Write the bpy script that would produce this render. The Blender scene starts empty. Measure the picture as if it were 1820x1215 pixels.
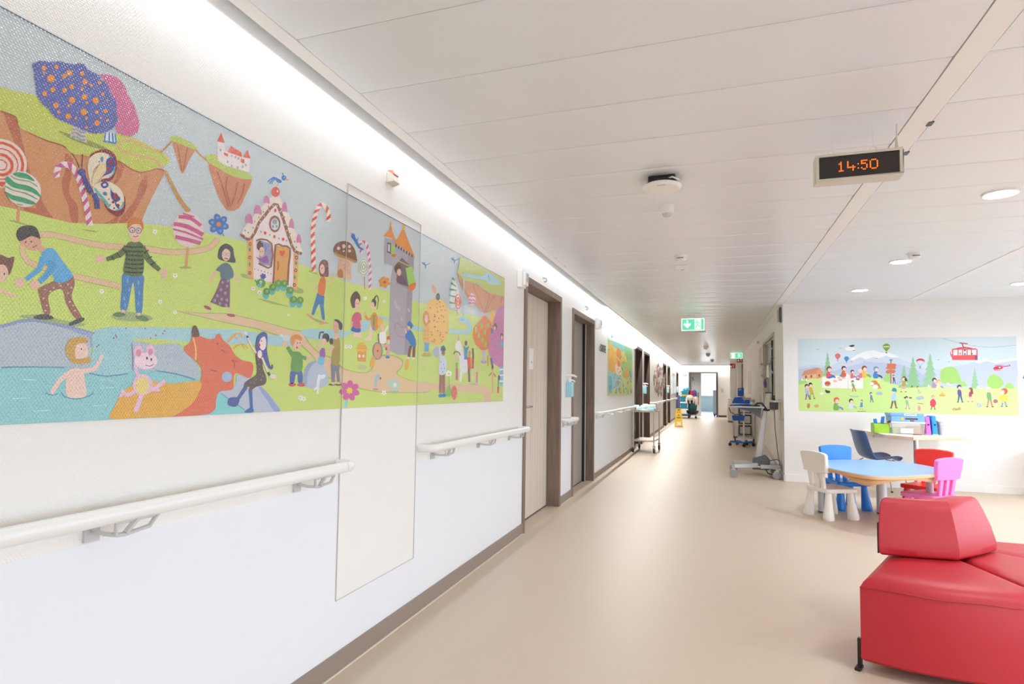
import bpy, bmesh, math, random
from mathutils import Vector, Matrix
MURAL_FAIRYTALE = (
'c3cdd1 cf9163 b96d4d a85a40 c1cb5d 8f9a50 d8b276 bd8d4c bf914f c98a5d b9c65b c98158 e9dfdc d9532f a8a0b4 dcb6b8 6aa9a2 dfe3e8 3f80bb cb6c93 5b64a8 e78f2e c7da72 abb070 dfbd95 dfbf98 a6cfd6 85b0be b3bfca 8b9dc2 9ba9c9 9ccdd4 b3c0cc 8fcace 6b93b0 b4dde0 b9c2d4 93a3cd 84cfd0 5f9bb5 e2a23c dc6e4e a3b8d4 6b4a3c e6b95c 8a3a2c e1ab43 e6bdd0 e8d27f efd3df d88fb0 503040 b06080 ebcabb c9a04f 60402a 4f9bb0 a8506a 7a5245 e4bba6 403030 9fb07a 9b6c5a d3b5a4 4f4c4c 58a4d6 62abdb 549fd2 d9a78e 47433f b0504a 4c82b9 6fa0cc 668552 5c7040 333c2c d17c37 e9c3aa 5580a8 a85560 7d5560 8f98c8 5c7382 49484d 8aa0b8 c04a3a eef0ea e8b84a d69a6c 9fae62 e5d3c8 d95431 e6d6cd 3b9c6a e6dbd4 c95a90 e3cfca c65c8a 7a9a4a 3b72b8 e08a34 6fa0d8 8a2632 e4d8bd e3cf9f 5fb0b4 3f4a98 4a90b8 3f7ab0 806a50 3f4590 342f50 e2aa63 ecdcdc ead9ce 8c5742 dcb9a4 cc7ca9 da4a30 f0c0b0 dd9f4e c0502c 9f96b8 6b3b38 8c5f9e 4f9ac8 ded9dd 8f98a8 4f9468 3f9468 8a3038 e8d8d0 8a5048 2f70b9 e0803a e0a040 f0f0f0 a2b060 66b3b0 5b9540 86b557 f2f2ee 203020 4a5ba2 38488c d85040 ecdcd2 da4c32 dbb594 c58f86 b9783f b98348 7f5439 dcc0b8 417cb3 db7834 e0a080 7f4c49 e8bda8 ead9da cf6aa0 d08a80 e2e0d2 7fae8e ebcdbd 2f60aa cb557f 5f4038 443c40 dd8c3d 6f9c42 5fa0cc aaa4ac 9a949e e08c38 e6b548 5f5a68 c8c2c4 6e6468 d8b060 8f8890 9dcb5c da7230 6b4a58 bcb4bb b97fa4 e0903a a85a2a 7d4048 e4e4ec 2f75be 7a4545 e2a2a2 eceae6 e2b952 d89c62 6f7fae da5a4a e8d0c0 c3c08a d9984c e8b344 c98a34 eadfc8 e2ab4c a9bdd1 404858 cf8878 b9cdc1 e6e9e2 a7b890 8fd0d6 cc559f f0c348 e9ba4e 6e4c2e b2bac9 4f9bc8 d8a050 e2ae54 d9863d d08a40 dba284 5a5a3a 9b6b59 2f7bc1 cfdaea 8fb0d8 8a5b49 3b5c6c f2f3ee e8b040 7aa84a 86bb50 db624c eda090 e7e9e6 d8a0b8 dfe2e6 70ab4c cb629c 408bc9 7a5038 7b5b49 da572f c98a4a 5f3838 e8d0c8 d982a2 e2c090 b9b98a ae92c4 c3b5cd e17b31 9fba4d 7cbad9 eef2f4 ca7dab a85a90 3f60a8 7a4a40 6fb8d8 4f60a2 c9944a 7a5a40 d9b384 60a048 ce8f61 b4704c b9c55f 4a6a90 c9a890 e6d0d8 e0e0dc e8dacf ebd6d2 404058 4c58a0 3c64ab 5d4d4a 97897e 4c589c ecd9d6 b84b3b 403040 4b64aa cb575d 619c4c d98d4c b8504a c6d8de d4e2e6 98abc9 b7c4d5 e6ebef 72bbda 9b5db1 4a484c 7b818c 555055 ab954d deac93 55555a 5f7fa8 5b6a80',
'0,0,0,150 1121 4135 0 0 946 -4135 0;1,1,1,846 1827 20 4 30 0 8 -21 18 -4 41 -3 39 3 24 -12 38 8 35 2 45 17 44 -9 31 4 41 24 30 4 -17 -44 -24 -56 -19 -'
'49 -14 -30 -62 -22 -97 -24 -57 -9 -34 3 -37 2 -31 -1 -40 -8;2,1,2,872 1830 14 0 15 -13 16 -53 18 -57 33 -63 24 -32 -26 -1 -24 38 -21 45 -17 57 -23 53;'
'2,1,2,1011 1788 18 -10 -9 -17 7 -21 -4 -30 3 -23 19 -21 4 -40 -16 -3 -10 36 -13 27 -5 31 6 26 -3 23;2,1,2,1231 1812 -21 -39 -7 -37 -27 -47 -19 -34 21 '
'6 26 41 16 37 15 37;2,1,3,1118 1640 27 23 17 27 -12 -39;2,1,3,1142 1816 21 -3 -10 -42 -17 -19 8 29;2,1,3,923 1625 24 5 22 1 19 -12 -52 -1;3,0,3,866 18'
'28 14 1 16 -1 2 -8 6 -11 27 -6 32 -3 21 2 17 1 15 -5 10 -6 1 3 -10 6 -15 5 -17 -1 -22 -2 -31 3 -26 6 -6 10 -3 9 -16 1 -15 -1;3,0,4,1143 1819 20 -5 25 '
'-5 16 0 15 4 21 12 20 13 17 3 12 0 2 3 -13 0 -18 -3 -21 -13 -21 -12 -14 -4 -15 0 -24 5 -20 5;4,1,5,844 1874 19 9 34 7 28 8 29 -4 28 -25 37 -5 42 -2 75'
' 30 33 7 56 1 48 -5 32 -13 -13 -20 -32 -22 -41 -24 -31 -4 -44 9 -45 -17 -35 -2 -38 -8 -24 12 -39 -3 -41 3 -18 4 -8 21 -30 0 -19 -7;0,0,1,150 1900 650 '
'0 0 167 -650 0;4,1,6,746 1809 55 49 62 25 13 3 3 -51 -13 -4 -63 -20 -56 -26;5,1,6,990 1837 34 3 55 3 36 -3 -35 -10 -55 -2;6,0,6,1274 1899 -21 -3 -27 -'
'2 -21 1 -20 -1 -20 -6 -15 -8 -10 -10 -1 -10 4 -9 13 -5 23 2 27 5 24 4 21 1 18 -6 12 -7 6 7 -13 8 -19 6 -23 -1 -25 -5 -27 -4 -22 -3 -9 4 -4 7 1 4 6 6 1'
'4 7 18 6 18 0 22 0 27 2 21 2;7,0,7,1273 1890 8 9 10 13 11 15 8 11 -5 2 -8 -11 -10 -14 -11 -13 -7 -9;7,0,1,1389 1948 8 -6 12 -7 16 -5 14 -3 3 6 -13 3 -'
'16 4 -12 7 -8 6;8,0,7,1285 1840 11 -17 16 -22 15 -20 15 -17 18 -14 14 -10 12 15 -14 8 -17 12 -16 16 -16 19 -16 21 -12 16;9,1,2,1310 1942 41 4 40 4 -19'
' -43 -22 -50 -20 34;3,0,3,1327 1936 18 -70 3 1 -19 70;3,0,3,1362 1943 -11 -75 3 1 11 74;10,1,4,1303 1953 35 11 54 -4 -1 -13 -40 -3 -41 -3;11,1,2,1440 '
'1930 34 -7 78 -3 78 18 -23 -66 -27 -52 -36 -22 -29 5 -37 44;3,0,3,1479 1908 10 -18 13 -24 15 -32 13 -27 5 3 -12 27 -16 32 -13 24 -10 18;3,0,4,1521 190'
'7 -4 -18 -1 -24 12 -30 12 -25 6 3 -13 25 -11 29 1 24 4 17;3,0,5,1565 1905 -2 -15 -4 -21 -8 -28 -7 -23 5 1 8 23 8 27 4 22 2 15;3,0,6,1595 1909 -2 -16 -'
'4 -20 -10 -23 -10 -18 5 -1 10 19 11 23 4 21 2 16;10,1,3,1433 1945 39 17 78 -3 79 -12 -5 -14 -72 -16 -78 5 -34 6;12,0,4,1477 2007 27 6 5 -27 17 10 52 1'
' 15 3 27 6 -2 -51 -103 -13 -35 4;13,0,5,1475 2008 15 35 16 -28;13,0,5,1518 1989 15 27 46 -4 3 -16;13,0,5,1588 1998 19 34 14 -27;13,0,5,1504 1982 19 3 '
'-1 -10 -16 -1;13,0,6,1578 1990 17 1 -2 -14 -16 1;14,1,5,1494 1986 -2 -4 -4 -2 -2 3 2 5 4 1;14,1,5,1525 1959 -1 -5 -5 -1 -2 3 2 4 4 2;14,1,5,1542 1985 '
'-2 -5 -4 -1 -2 3 2 4 4 2;14,1,6,1559 1987 -2 -4 -4 -2 -3 3 2 5 5 1;14,1,6,1572 1988 -2 -5 -5 -2 -2 3 2 5 4 2;14,1,5,1544 1951 -2 -4 -4 -2 -3 3 2 5 5 1'
';14,1,5,1570 1955 -2 -5 -5 -1 -2 3 2 5 4 1;14,1,5,1592 1966 -2 -5 -5 -1 -2 3 2 4 4 2;14,1,5,1606 1977 -2 -5 -4 -1 -3 3 2 5 5 1;15,0,7,1025 1862 29 8 6'
' -36 -43 -2;16,0,8,1022 1851 4 3 5 3 5 -2 7 -2 8 3 5 3 -1 3 -5 -3 -5 -2 -7 2 -6 2 -7 -4 -5 -3;16,0,9,1022 1841 4 4 5 3 6 -2 7 -3 7 3 5 3 0 4 -5 -3 -6 '
'-2 -6 2 -7 2 -7 -4 -4 -4;16,0,10,1023 1832 4 3 5 3 6 -2 6 -2 8 2 5 4 -1 3 -5 -3 -5 -2 -6 2 -7 2 -7 -3 -5 -4;17,0,6,1104 1883 29 8 5 -27 -37 -8;18,0,7,'
'1105 1882 -2 -23 4 1 2 23;18,0,7,1115 1885 1 -24 4 1 -1 25;18,0,7,1123 1887 4 -25 4 2 -3 25;18,0,7,1131 1889 4 -25 4 2 -4 26;18,0,8,1101 1854 36 8 0 5'
' -35 -8;19,0,7,1085 2027 3 5 5 0 3 5 5 -1 3 3 4 3 3 -3 4 4 3 -2 5 4 2 -4 5 5 2 -4 5 2 0 -4 5 2 1 -5 5 2 0 -5 3 -1 4 -1 -1 -5 5 -1 -2 -6 4 -1 -1 -5 2 -'
'4 5 2 -1 -6 6 1 -2 -6 5 1 0 -6 5 1 -1 -5 6 1 -2 -5 4 -2 -1 -5 5 0 -3 -6 5 0 -2 -6 5 -1 -2 -5 4 -1 -2 -5 5 -1 -2 -6 1 -2 4 -3 -5 -6 4 -3 -5 -5 2 -4 -3 '
'-4 0 -6 -7 -1 0 -6 -6 -2 -1 -5 -4 -1 -5 -5 -3 3 -4 -3 -4 2 -4 -6 -3 4 -5 -5 -3 4 -4 -3 -3 1 -5 1 2 6 -4 1 1 6 -4 1 1 5 -2 3 -3 3 4 5 -3 3 4 5 -3 2 3 5'
' -3 3 3 5 -2 3 3 5 0 4 -4 1 1 5 -5 0 2 6 -5 -1 2 7 -4 0 1 5 -4 0 1 6 -4 0 1 6 -4 0 2 6 -5 0 2 5 -5 0 2 6 -5 -1 0 5 -5 -2 0 5 -4 0 -1 4 -4 -2 -1 5;20,0'
',9,923 1969 1 5 3 0 2 4 3 0 2 5 3 -1 1 6 4 -2 3 4 2 -1 3 5 3 -4 3 5 2 -2 3 5 3 -3 2 5 3 -1 2 5 4 -1 2 5 3 -1 2 1 4 4 2 -3 3 5 2 -4 3 4 2 -3 3 4 3 -1 3'
' 4 3 -3 3 5 2 -2 4 2 2 5 3 -2 3 6 3 -2 2 5 4 -2 2 2 5 2 -1 -5 5 1 0 -4 4 1 0 -5 5 5 1 -4 4 3 2 -4 5 5 1 -5 4 5 2 -4 2 0 6 3 -2 -6 5 1 -1 -5 2 -2 5 3 0'
' -4 4 3 2 -4 5 4 0 -6 2 0 4 0 -2 -6 6 0 -3 -6 0 -4 6 3 -2 -6 5 2 0 -6 4 2 -1 -5 5 0 -1 -4 5 1 -1 -4 3 -2 -3 -5 5 -1 -5 -6 6 -1 -5 -6 4 -1 -3 -5 5 -1 -'
'4 -5 4 -1 -2 -5 4 -1 -2 -5 0 -2 2 -4 -5 -3 2 -4 -5 -3 2 -4 -5 -3 1 -5 -4 -2 -1 -6 -5 0 -2 -5 -5 -1 0 -6 -6 0 -2 -2 -3 -5 -4 1 -3 -6 -3 3 -3 -5 -4 1 -3'
' -5 -3 2 -4 -4 -3 4 -3 -4 -3 2 -4 -3 -3 2 -3 -3 -2 3 -5 -5 -2 4 -4 -3 -2 4 -4 -3 -2 4 -3 0 -4 -4 -1 4 -4 -3 -2 3 -3 -3 -2 3 -4 -4 -2 4 -2 0 -4 -3 -2 3'
' -3 -4 -2 4 -4 -3 -1 3 -4 -4 -1 4 -3 0 -4 -2 0 5 -4 -3 0 5 -4 -2 1 5 -4 -2 0 5 -3 -1 0 4 -2 2 -4 -4 0 6 -4 -3 -1 4 -4 -3 0 4 -2 1 -4 0 1 5 -4 -1 1 5 -'
'4 -1 1 6 -1 2 -4 0 3 4 -4 1 3 5 -3 1 2 4 -3 1 2 4 -3 1 2 5 -3 1 2 4 -4 1 3 5 -4 1 4 5 -4 0 3 6 -4 -1 2 5 -3 1 2 4 -4 0 2 5 -3 0;21,1,10,974 1961 -4 -1'
'1 -8 -4 -5 6 4 10 8 5;21,1,10,1014 1995 -3 -8 -6 -3 -4 4 3 9 7 3;21,1,10,981 1994 -2 -6 -4 -2 -3 3 2 6 5 2;21,1,10,954 1976 -3 -6 -5 -3 -3 4 3 6 5 3;2'
'1,1,10,953 1963 -2 -3 -2 -2 -2 2 1 4 3 1;21,1,10,1001 1981 -2 -6 -5 -3 -3 4 2 6 6 3;21,1,10,1044 2009 -3 -6 -5 -3 -3 4 2 6 6 3;21,1,10,1053 1993 -3 -8'
' -6 -4 -4 5 3 8 6 3;21,1,10,1066 1990 -1 -5 -4 -2 -2 3 1 5 4 1;21,1,10,1088 2008 -2 -5 -4 -2 -3 3 2 5 5 2;21,1,10,1020 1963 -3 -7 -5 -3 -3 4 2 7 6 3;2'
'1,1,10,1004 1946 -3 -7 -5 -3 -3 4 2 7 6 3;21,1,10,977 1934 -3 -7 -5 -3 -3 4 2 7 6 3;21,1,10,959 1916 -2 -7 -6 -2 -3 4 3 6 5 3;21,1,10,1044 1969 -2 -4 '
'-3 -2 -2 2 1 5 4 2;21,1,10,1025 1931 -4 -10 -7 -3 -4 5 3 9 8 4;21,1,10,1054 1953 -3 -8 -7 -3 -3 5 3 8 6 3;21,1,10,1085 1958 -4 -9 -8 -4 -5 5 4 10 8 4;'
'21,1,10,1098 1982 -2 -5 -4 -2 -2 3 2 5 4 2;21,1,10,1057 1939 -1 -4 -4 -1 -1 2 1 4 3 2;21,1,10,1109 1970 -1 -3 -3 -1 -1 2 1 3 3 1;21,1,10,987 1900 -3 -'
'8 -6 -3 -4 5 3 7 7 3;21,1,10,1013 1910 -1 -3 -3 -2 -2 2 1 4 3 2;21,1,10,991 1885 -1 -5 -4 -2 -2 3 1 5 4 1;21,1,10,1017 1885 -3 -8 -7 -3 -3 5 3 8 6 3;2'
'1,1,10,1055 1914 -3 -9 -8 -4 -5 6 4 9 8 4;21,1,10,1085 1927 -2 -5 -5 -2 -2 3 2 5 4 2;21,1,10,1109 1941 -3 -6 -5 -3 -3 4 3 6 5 2;21,1,10,1032 1887 -1 -'
'4 -4 -1 -1 2 1 4 3 2;21,1,11,1059 1899 -2 -4 -3 -2 -2 3 1 4 4 2;21,1,10,1090 1900 -3 -8 -7 -3 -4 5 3 8 7 3;21,1,10,1060 1875 -2 -4 -3 -1 -2 2 2 4 3 2;'
'21,1,10,1114 1918 -2 -4 -4 -2 -1 3 1 4 4 1;21,1,10,1096 1916 -2 -3 -2 -1 -2 2 1 3 3 1;22,0,4,656 1542 221 73 31 2 57 0 66 1 80 19 100 30 130 22 245 20'
' 321 -18 231 -9 100 -7 343 19 241 -12 151 -1 283 12 389 9 360 19 280 8 0 -206 0 -401 -2107 -1 -834 0 -440 0 -225 3;22,0,5,150 1121 720 0 0 539 -720 0;'
'23,0,5,1484 1696 -9 -15 -16 -17 -30 -15 -38 -13 -45 -12 -45 -9 -41 -3 -43 -4 -47 -10 -44 -9 -40 -2 -37 -1 -34 0 -30 -1 -25 -7 -21 -11 -14 -16 -6 -20 3'
' -20 12 -16 20 -7 26 -3 32 -4 35 -3 32 -2 32 -1 32 -2 26 -2 4 17 -26 2 -34 2 -31 1 -32 1 -35 3 -32 4 -25 2 -16 5 -8 11 -2 13 4 12 10 11 16 8 23 6 28 1'
' 33 0 38 0 41 2 46 9 45 9 41 3 43 3 47 9 47 12 42 14 36 18 23 23 11 18;24,0,6,1486 1695 -9 -15 -17 -17 -30 -15 -39 -14 -44 -12 -46 -9 -41 -3 -43 -3 -4'
'7 -10 -44 -9 -40 -3 -37 0 -34 0 -30 -2 -25 -6 -20 -11 -14 -16 -6 -19 3 -19 12 -16 20 -7 25 -2 32 -4 35 -4 33 -1 31 -1 33 -3 25 -2 3 15 -25 2 -34 2 -31'
' 1 -32 1 -35 3 -32 3 -25 3 -16 5 -9 12 -2 13 4 12 10 12 17 8 23 6 28 2 34 -1 37 0 41 2 46 9 45 10 42 3 42 3 47 8 47 12 41 15 35 17 23 23 12 17;23,1,5,'
'1360 1438 73 4 107 12 89 -3 108 -7 120 -11 71 -3 43 -39 72 -38 91 -17 82 -40 149 -14 64 24 37 52 132 20 124 -18 2 -38 -44 -41 206 -35 146 -2 3 -53 -29'
'3 -5 -258 6 -222 24 -115 23 -100 37 -45 53 -71 39 -53 24 -92 9 -113 14 -131 6 -108 9 -74 5;25,1,6,1368 1438 66 2 106 11 89 -3 108 -7 120 -12 65 -4 42 '
'-36 72 -40 91 -18 81 -40 157 -13 74 23 37 52 123 19 112 -17 1 -33 -43 -41 217 -39 147 -4 2 -42 -293 -6 -259 6 -221 25 -115 23 -93 34 -46 53 -70 40 -54'
' 26 -99 9 -112 13 -131 5 -108 8 -66 5;25,1,7,2755 1256 137 -10 596 -8 400 -5 128 -56 10 -55 -133 0 -19 47 -146 15 -500 18 -354 11 -117 2;26,1,7,1104 1'
'353 10 5 42 11 111 11 207 16 103 8 85 0 74 -3 114 0 21 -31 -133 -7 -118 -5 -121 -11 -142 1 -117 -3 -30 -7 -52 -7;26,1,7,1917 1430 39 11 73 10 101 5 11'
'6 3 0 -11 -43 -12 -71 -16 -90 -14 -58 -2 -36 7;26,1,8,2162 1438 40 17 58 12 95 55 123 36 93 -3 1 -15 -73 1 -96 -34 -18 -28 -124 -27 -74 -26;26,1,5,281'
'1 1551 129 -5 54 1 1 -19 -54 -2 -128 -1;26,0,5,3538 1640 21 -12 15 -14 -1 -12 -7 -7 -43 -6 -73 -4 -92 -5 -73 -3 -7 -28 74 3 93 4 80 5 76 11 44 28 3 26'
' -22 22 -24 13;26,1,6,3591 1665 -26 -19 -63 -13 -61 0 -25 12 24 18 60 13 64 1;27,1,7,3531 1658 -14 -6 -32 -6 -32 -2 -13 4 13 6 31 5 33 2;28,1,8,814 13'
'27 65 11 13 5 35 16 38 6 52 -5 38 -5 46 -9 12 -8 -14 -29 0 -57 -64 3 -138 -6 -79 -6;29,0,9,814 1326 36 6 43 8 21 8 14 7 17 4 19 2 26 -2 26 -3 19 -3 19'
' -3 31 -7 26 -5 3 9 -27 6 -31 6 -19 3 -19 2 -27 4 -26 1 -20 -2 -19 -5 -14 -7 -20 -8 -43 -9 -36 -6;30,1,10,1047 1354 63 -12 -11 -33 -7 27 -36 10;31,1,1'
'1,1100 1339 19 17 38 9 52 -19 8 -99 -73 -9 -47 5 6 57;32,1,12,1210 1333 76 -2 71 9 32 -22 52 -46 2 -36 -81 13 -66 6 -77 -2;33,0,13,818 1245 79 6 138 6'
' 62 -13 47 -4 60 7 15 7 71 2 72 -7 84 -14 51 -46 74 -17 77 -51 -148 0 -247 0 -194 0 -155 1 -79 1;34,0,14,897 1249 28 2 38 2 40 1 32 0 0 3 -32 0 -40 -1'
' -38 -2 -28 -2;34,0,14,1097 1242 20 -4 27 -3 33 4 27 5 -1 3 -27 -5 -32 -4 -27 3 -20 4;34,0,14,1290 1254 31 -3 40 -5 37 -8 27 -7 2 4 -28 7 -37 8 -40 5 '
'-32 3;34,0,14,1209 1329 2 -19 3 -22 1 -20 1 -14 4 0 -1 14 -1 20 -3 23 -3 18;35,0,14,942 1223 30 -1 0 2 -30 2;35,0,14,1127 1204 38 2 0 2 -38 -2;35,0,14'
',922 1179 37 1 0 2 -37 -1;35,0,14,969 1149 39 1 0 2 -40 -1;35,0,14,1111 1158 37 1 0 2 -37 -1;35,0,14,1126 1227 38 -4 0 2 -38 4;36,1,14,1597 1251 65 -1'
'0 58 -32 53 -39 43 -47 -124 0 -51 1 -39 29 -73 36 23 20 43 11;37,1,15,1704 1212 16 -3 26 -19 45 -41 25 -26 -32 0 -36 38 -35 34;38,1,15,1515 1191 17 -2'
' 44 -22 61 -34 4 -10 -84 -1 -69 -1 0 10;39,0,16,1531 1188 18 -9 26 -13 33 -18 28 -16 2 2 -28 16 -33 18 -26 13 -18 9;40,0,8,1558 1357 6 7 8 9 10 9 9 7 '
'9 0 8 -2 3 -5 2 -4 6 1 -2 6 -4 6 -11 4 -14 -1 -12 -7 -11 -9 -9 -10 -7 -7;40,0,9,1581 1336 7 7 9 7 14 4 13 1 10 -6 7 -7 4 2 -7 8 -12 8 -16 -1 -17 -4 -1'
'1 -8 -8 -6;40,0,9,1577 1380 18 -10 3 2 -16 12;40,0,10,1615 1354 10 -14 3 1 -7 15;41,1,17,1409 1369 10 6 13 -4 41 -8 25 5 6 12 15 2 13 -17 30 -18 24 -2'
'8 32 -16 50 -10 -2 -43 -20 -7 -57 14 -5 -47 -15 -10 -44 -5 -12 -28 -3 -29 -31 -14 -67 -3 -74 1 36 10 43 25 25 33 5 33 4 44 -28 26 -33 20 -8 16 22 18;4'
'2,1,18,1576 1244 -6 -12 -15 -5 -16 4 -7 12 6 12 15 6 16 -5;43,1,18,1409 1366 2 30 13 2 13 -28;44,0,18,1410 1363 5 -14 6 -18 2 -21 0 -17 6 0 0 18 -2 21'
' -6 19 -6 14;45,0,18,1525 1330 3 0 5 -1 4 -3 3 -3 2 2 -3 3 -5 3 -5 1 -4 0;45,0,18,1570 1299 6 -2 6 -5 2 -10 -1 -9 3 0 1 9 -2 11 -7 6 -7 2;45,0,18,1484'
' 1263 27 -3 0 3 -27 2;45,0,18,1503 1350 10 -1 1 3 -11 0;45,0,19,1576 1300 22 -5 1 2 -23 5;46,1,18,1161 1124 7 29 23 42 35 22 49 9 64 -7 107 9 -4 -38 -'
'25 -33 -43 -25 -30 -10 -91 0;47,0,19,1228 1205 -11 -8 -11 -5 -8 4 -9 6 -7 -8 10 -8 15 -6 17 7 12 9;47,0,20,1241 1197 -2 -10 -4 -14 -6 -17 -5 -14 14 -5'
' 5 14 6 18 4 14 3 10;47,0,19,1272 1195 10 3 14 5 16 11 13 11 -9 8 -12 -10 -15 -10 -12 -5 -9 -2;47,0,14,1245 1238 -7 8 -6 10 -1 12 0 11 -11 0 0 -12 2 -'
'14 8 -13 7 -8;47,0,20,1188 1193 -9 -9 6 -5 9 9;47,0,20,1276 1196 29 0 -1 9 -28 0;47,1,21,1281 1216 -9 -22 -22 -8 -22 8 -10 21 8 21 21 9 23 -8;48,1,22,'
'1269 1213 -6 -17 -14 -7 -15 7 -7 17 5 16 15 7 15 -6;47,1,15,1246 1307 -4 -14 -10 -6 -11 5 -5 13 4 14 10 6 11 -5;47,1,13,1284 1313 -4 -14 -10 -6 -11 5 '
'-4 13 3 14 10 6 11 -5;49,1,16,1293 1284 -10 -17 -26 -8 -25 6 -11 16 9 17 25 8 26 -5;50,1,17,1240 1304 -2 -8 -5 -3 -6 3 -2 7 1 8 6 3 5 -2;50,1,17,1276 '
'1309 -2 -7 -4 -4 -5 3 -3 7 2 7 5 3 5 -2;51,1,17,1262 1290 -1 -3 -3 0 -2 3 1 4 3 0;51,1,17,1275 1288 -1 -4 -3 0 -1 4 1 3 3 0;52,0,17,1255 1269 7 -1 8 -'
'1 7 3 4 3 -1 2 -5 -3 -6 -3 -7 1 -6 1;53,0,15,1047 1250 -13 -9 -14 -13 -10 -19 -6 -16 8 -5 7 15 10 17 13 11 13 7;53,0,15,1079 1243 15 1 20 7 12 21 7 19'
' -8 3 -8 -18 -10 -17 -15 -3 -14 0;53,1,16,1041 1237 11 16 27 -1 9 -34 4 -31 -23 -7 -26 7;53,1,16,1091 1297 -5 -20 -14 -9 -14 8 -7 19 5 20 13 9 15 -7;5'
'4,1,17,1035 1305 7 20 19 8 22 0 6 -11 -27 -7 -4 -22 7 -14 30 5 4 -13 -30 -5 -18 4 -13 18;55,1,18,1075 1304 0 -2 -2 0 -1 2 1 2 1 0;56,0,17,1029 1193 3 '
'-5 6 -6 15 -4 16 -2 17 3 15 5 7 5 3 5 -2 2 -3 -5 -7 -5 -13 -5 -17 -3 -16 2 -14 5 -5 5 -3 4;56,0,16,993 1191 8 -2 9 -3 7 2 5 2 -1 2 -4 -2 -7 -2 -9 3 -7'
' 2;57,1,12,1165 1347 -1 -2 -2 0 -1 2 1 2 2 0;57,1,12,1167 1343 0 -3 -2 0 -1 2 0 2 2 1;57,1,8,1194 1369 -1 -2 -2 0 -1 2 1 2 2 0;57,1,8,1252 1375 -1 -2 '
'-2 -1 -1 2 1 3 2 0;57,1,8,1270 1349 -1 -2 -2 -1 -1 2 1 3 2 0;57,1,8,1287 1358 -1 -2 -2 -1 -2 3 1 2 3 0;57,1,8,1310 1365 -1 -2 -3 0 -1 2 1 2 2 0;57,1,1'
'2,1116 1313 -1 -2 -2 0 -1 1 1 3 2 0;57,1,12,1120 1318 0 -2 -2 -1 -1 2 0 2 2 1;57,1,12,1160 1340 -1 -3 -2 0 -1 2 1 2 2 1;57,1,8,1315 1373 -1 -2 -2 0 -2'
' 2 2 2 2 1;58,1,6,863 1497 20 8 15 -4 12 5 -2 -23 -6 -20 -13 0 -25 11;59,1,7,864 1474 24 9 9 -6 3 -14 -6 -15 -28 -7;59,0,6,866 1427 9 -3 12 -3 9 -4 9 '
'-3 9 -1 6 1 1 5 -6 0 -8 1 -9 4 -9 4 -12 4 -9 3;60,1,8,893 1464 0 -3 -2 0 0 2 0 2 2 1;61,1,10,927 1371 56 10 33 -8 65 -4 -26 -9 -79 6;62,1,7,1003 1467 '
'17 0 22 19 7 -20 -5 -37 28 -45 -18 -3 -23 33 -13 34 -29 -19 6 -42 -14 -4 -14 44 -2 14 18 14;63,1,8,982 1442 -1 -2 -2 -1 -1 2 1 2 2 0;63,1,8,1002 1449 '
'-1 -2 -2 0 -2 2 2 2 2 0;63,1,8,1018 1456 -1 -2 -2 0 -2 2 2 2 2 0;63,1,8,1035 1464 -1 -3 -3 0 -1 2 1 2 3 0;63,1,8,980 1420 -1 -2 -3 0 -1 1 1 2 2 1;63,1'
',8,988 1404 -1 -2 -2 0 -1 1 1 2 2 1;63,1,8,1036 1442 -1 -2 -3 -1 -1 2 1 2 3 0;63,1,8,1042 1420 -2 -2 -2 0 -2 2 2 2 2 0;63,1,8,1056 1400 -2 -2 -2 -1 -2'
' 2 2 2 2 1;63,1,8,1014 1462 -1 -2 -3 0 -1 1 1 2 3 1;63,1,8,995 1439 -1 -2 -3 0 -1 2 1 2 2 0;63,1,8,985 1391 -1 -2 -2 0 -2 1 2 2 2 1;63,1,8,1044 1456 -'
'1 -2 -3 0 -1 1 1 3 3 0;63,1,8,1051 1413 -2 -2 -2 -1 -2 2 2 2 2 0;64,1,11,959 1374 20 8 21 -3 -2 -8 -34 -3;64,1,11,1040 1366 19 13 16 6 0 -9 -29 -15;65'
',0,8,964 1519 -1 -13 -4 -15 -13 -16 -12 -13 6 -8 13 13 16 17 7 20 4 15;66,1,9,968 1531 11 10 16 2 22 -25 25 -31 -22 -21 -18 2 -30 45;67,0,10,984 1514 '
'0 -11 -2 -12 -10 -16 -10 -14 9 -8 11 14 13 18 5 18 1 13;65,1,10,1002 1475 21 -4 19 18 -2 -9 -20 -15 -19 -1;59,1,9,935 1451 -3 -8 -7 -5 -8 2 -4 7 3 8 8'
' 4 8 -1;59,1,11,968 1451 -3 -8 -8 -5 -8 2 -4 7 3 9 8 4 8 -2;68,1,7,917 1550 22 13 21 2 7 -20 -6 -10 -13 -6 -15 4 -12 8;68,1,10,957 1539 14 5 2 -10 -8 '
'-4;69,1,8,911 1558 5 17 18 11 19 -1 10 -23 -7 0 -14 0 -18 -15 -7 -1;60,1,9,933 1546 0 -2 -2 0 -1 1 1 2 2 1;60,1,9,945 1550 0 -2 -2 0 -1 1 1 2 2 0;70,0'
',8,948 1535 9 8 -1 2 -9 -8;61,1,8,1150 1400 34 14 70 -1 17 -11 -54 -11 -52 -1;71,1,7,1178 1520 56 5 4 -37 -1 -70 -17 -3 -8 59 -6 24 -6 -31 -8 -47 -18 '
'-2 0 55;72,1,8,1193 1500 -1 -6 -3 0 -2 5 1 7 3 0;72,1,8,1200 1477 -2 -6 -3 -1 -2 6 2 6 3 1;72,1,8,1186 1451 -2 -7 -3 0 -2 6 2 6 3 0;72,1,8,1225 1501 -'
'1 -6 -4 -1 -1 6 1 6 3 1;72,1,8,1229 1472 -1 -6 -3 -1 -2 6 1 6 3 1;72,1,8,1228 1442 -1 -6 -3 -1 -2 6 1 6 3 1;72,1,8,1189 1432 -1 -6 -3 -1 -2 6 1 6 3 0;'
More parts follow.
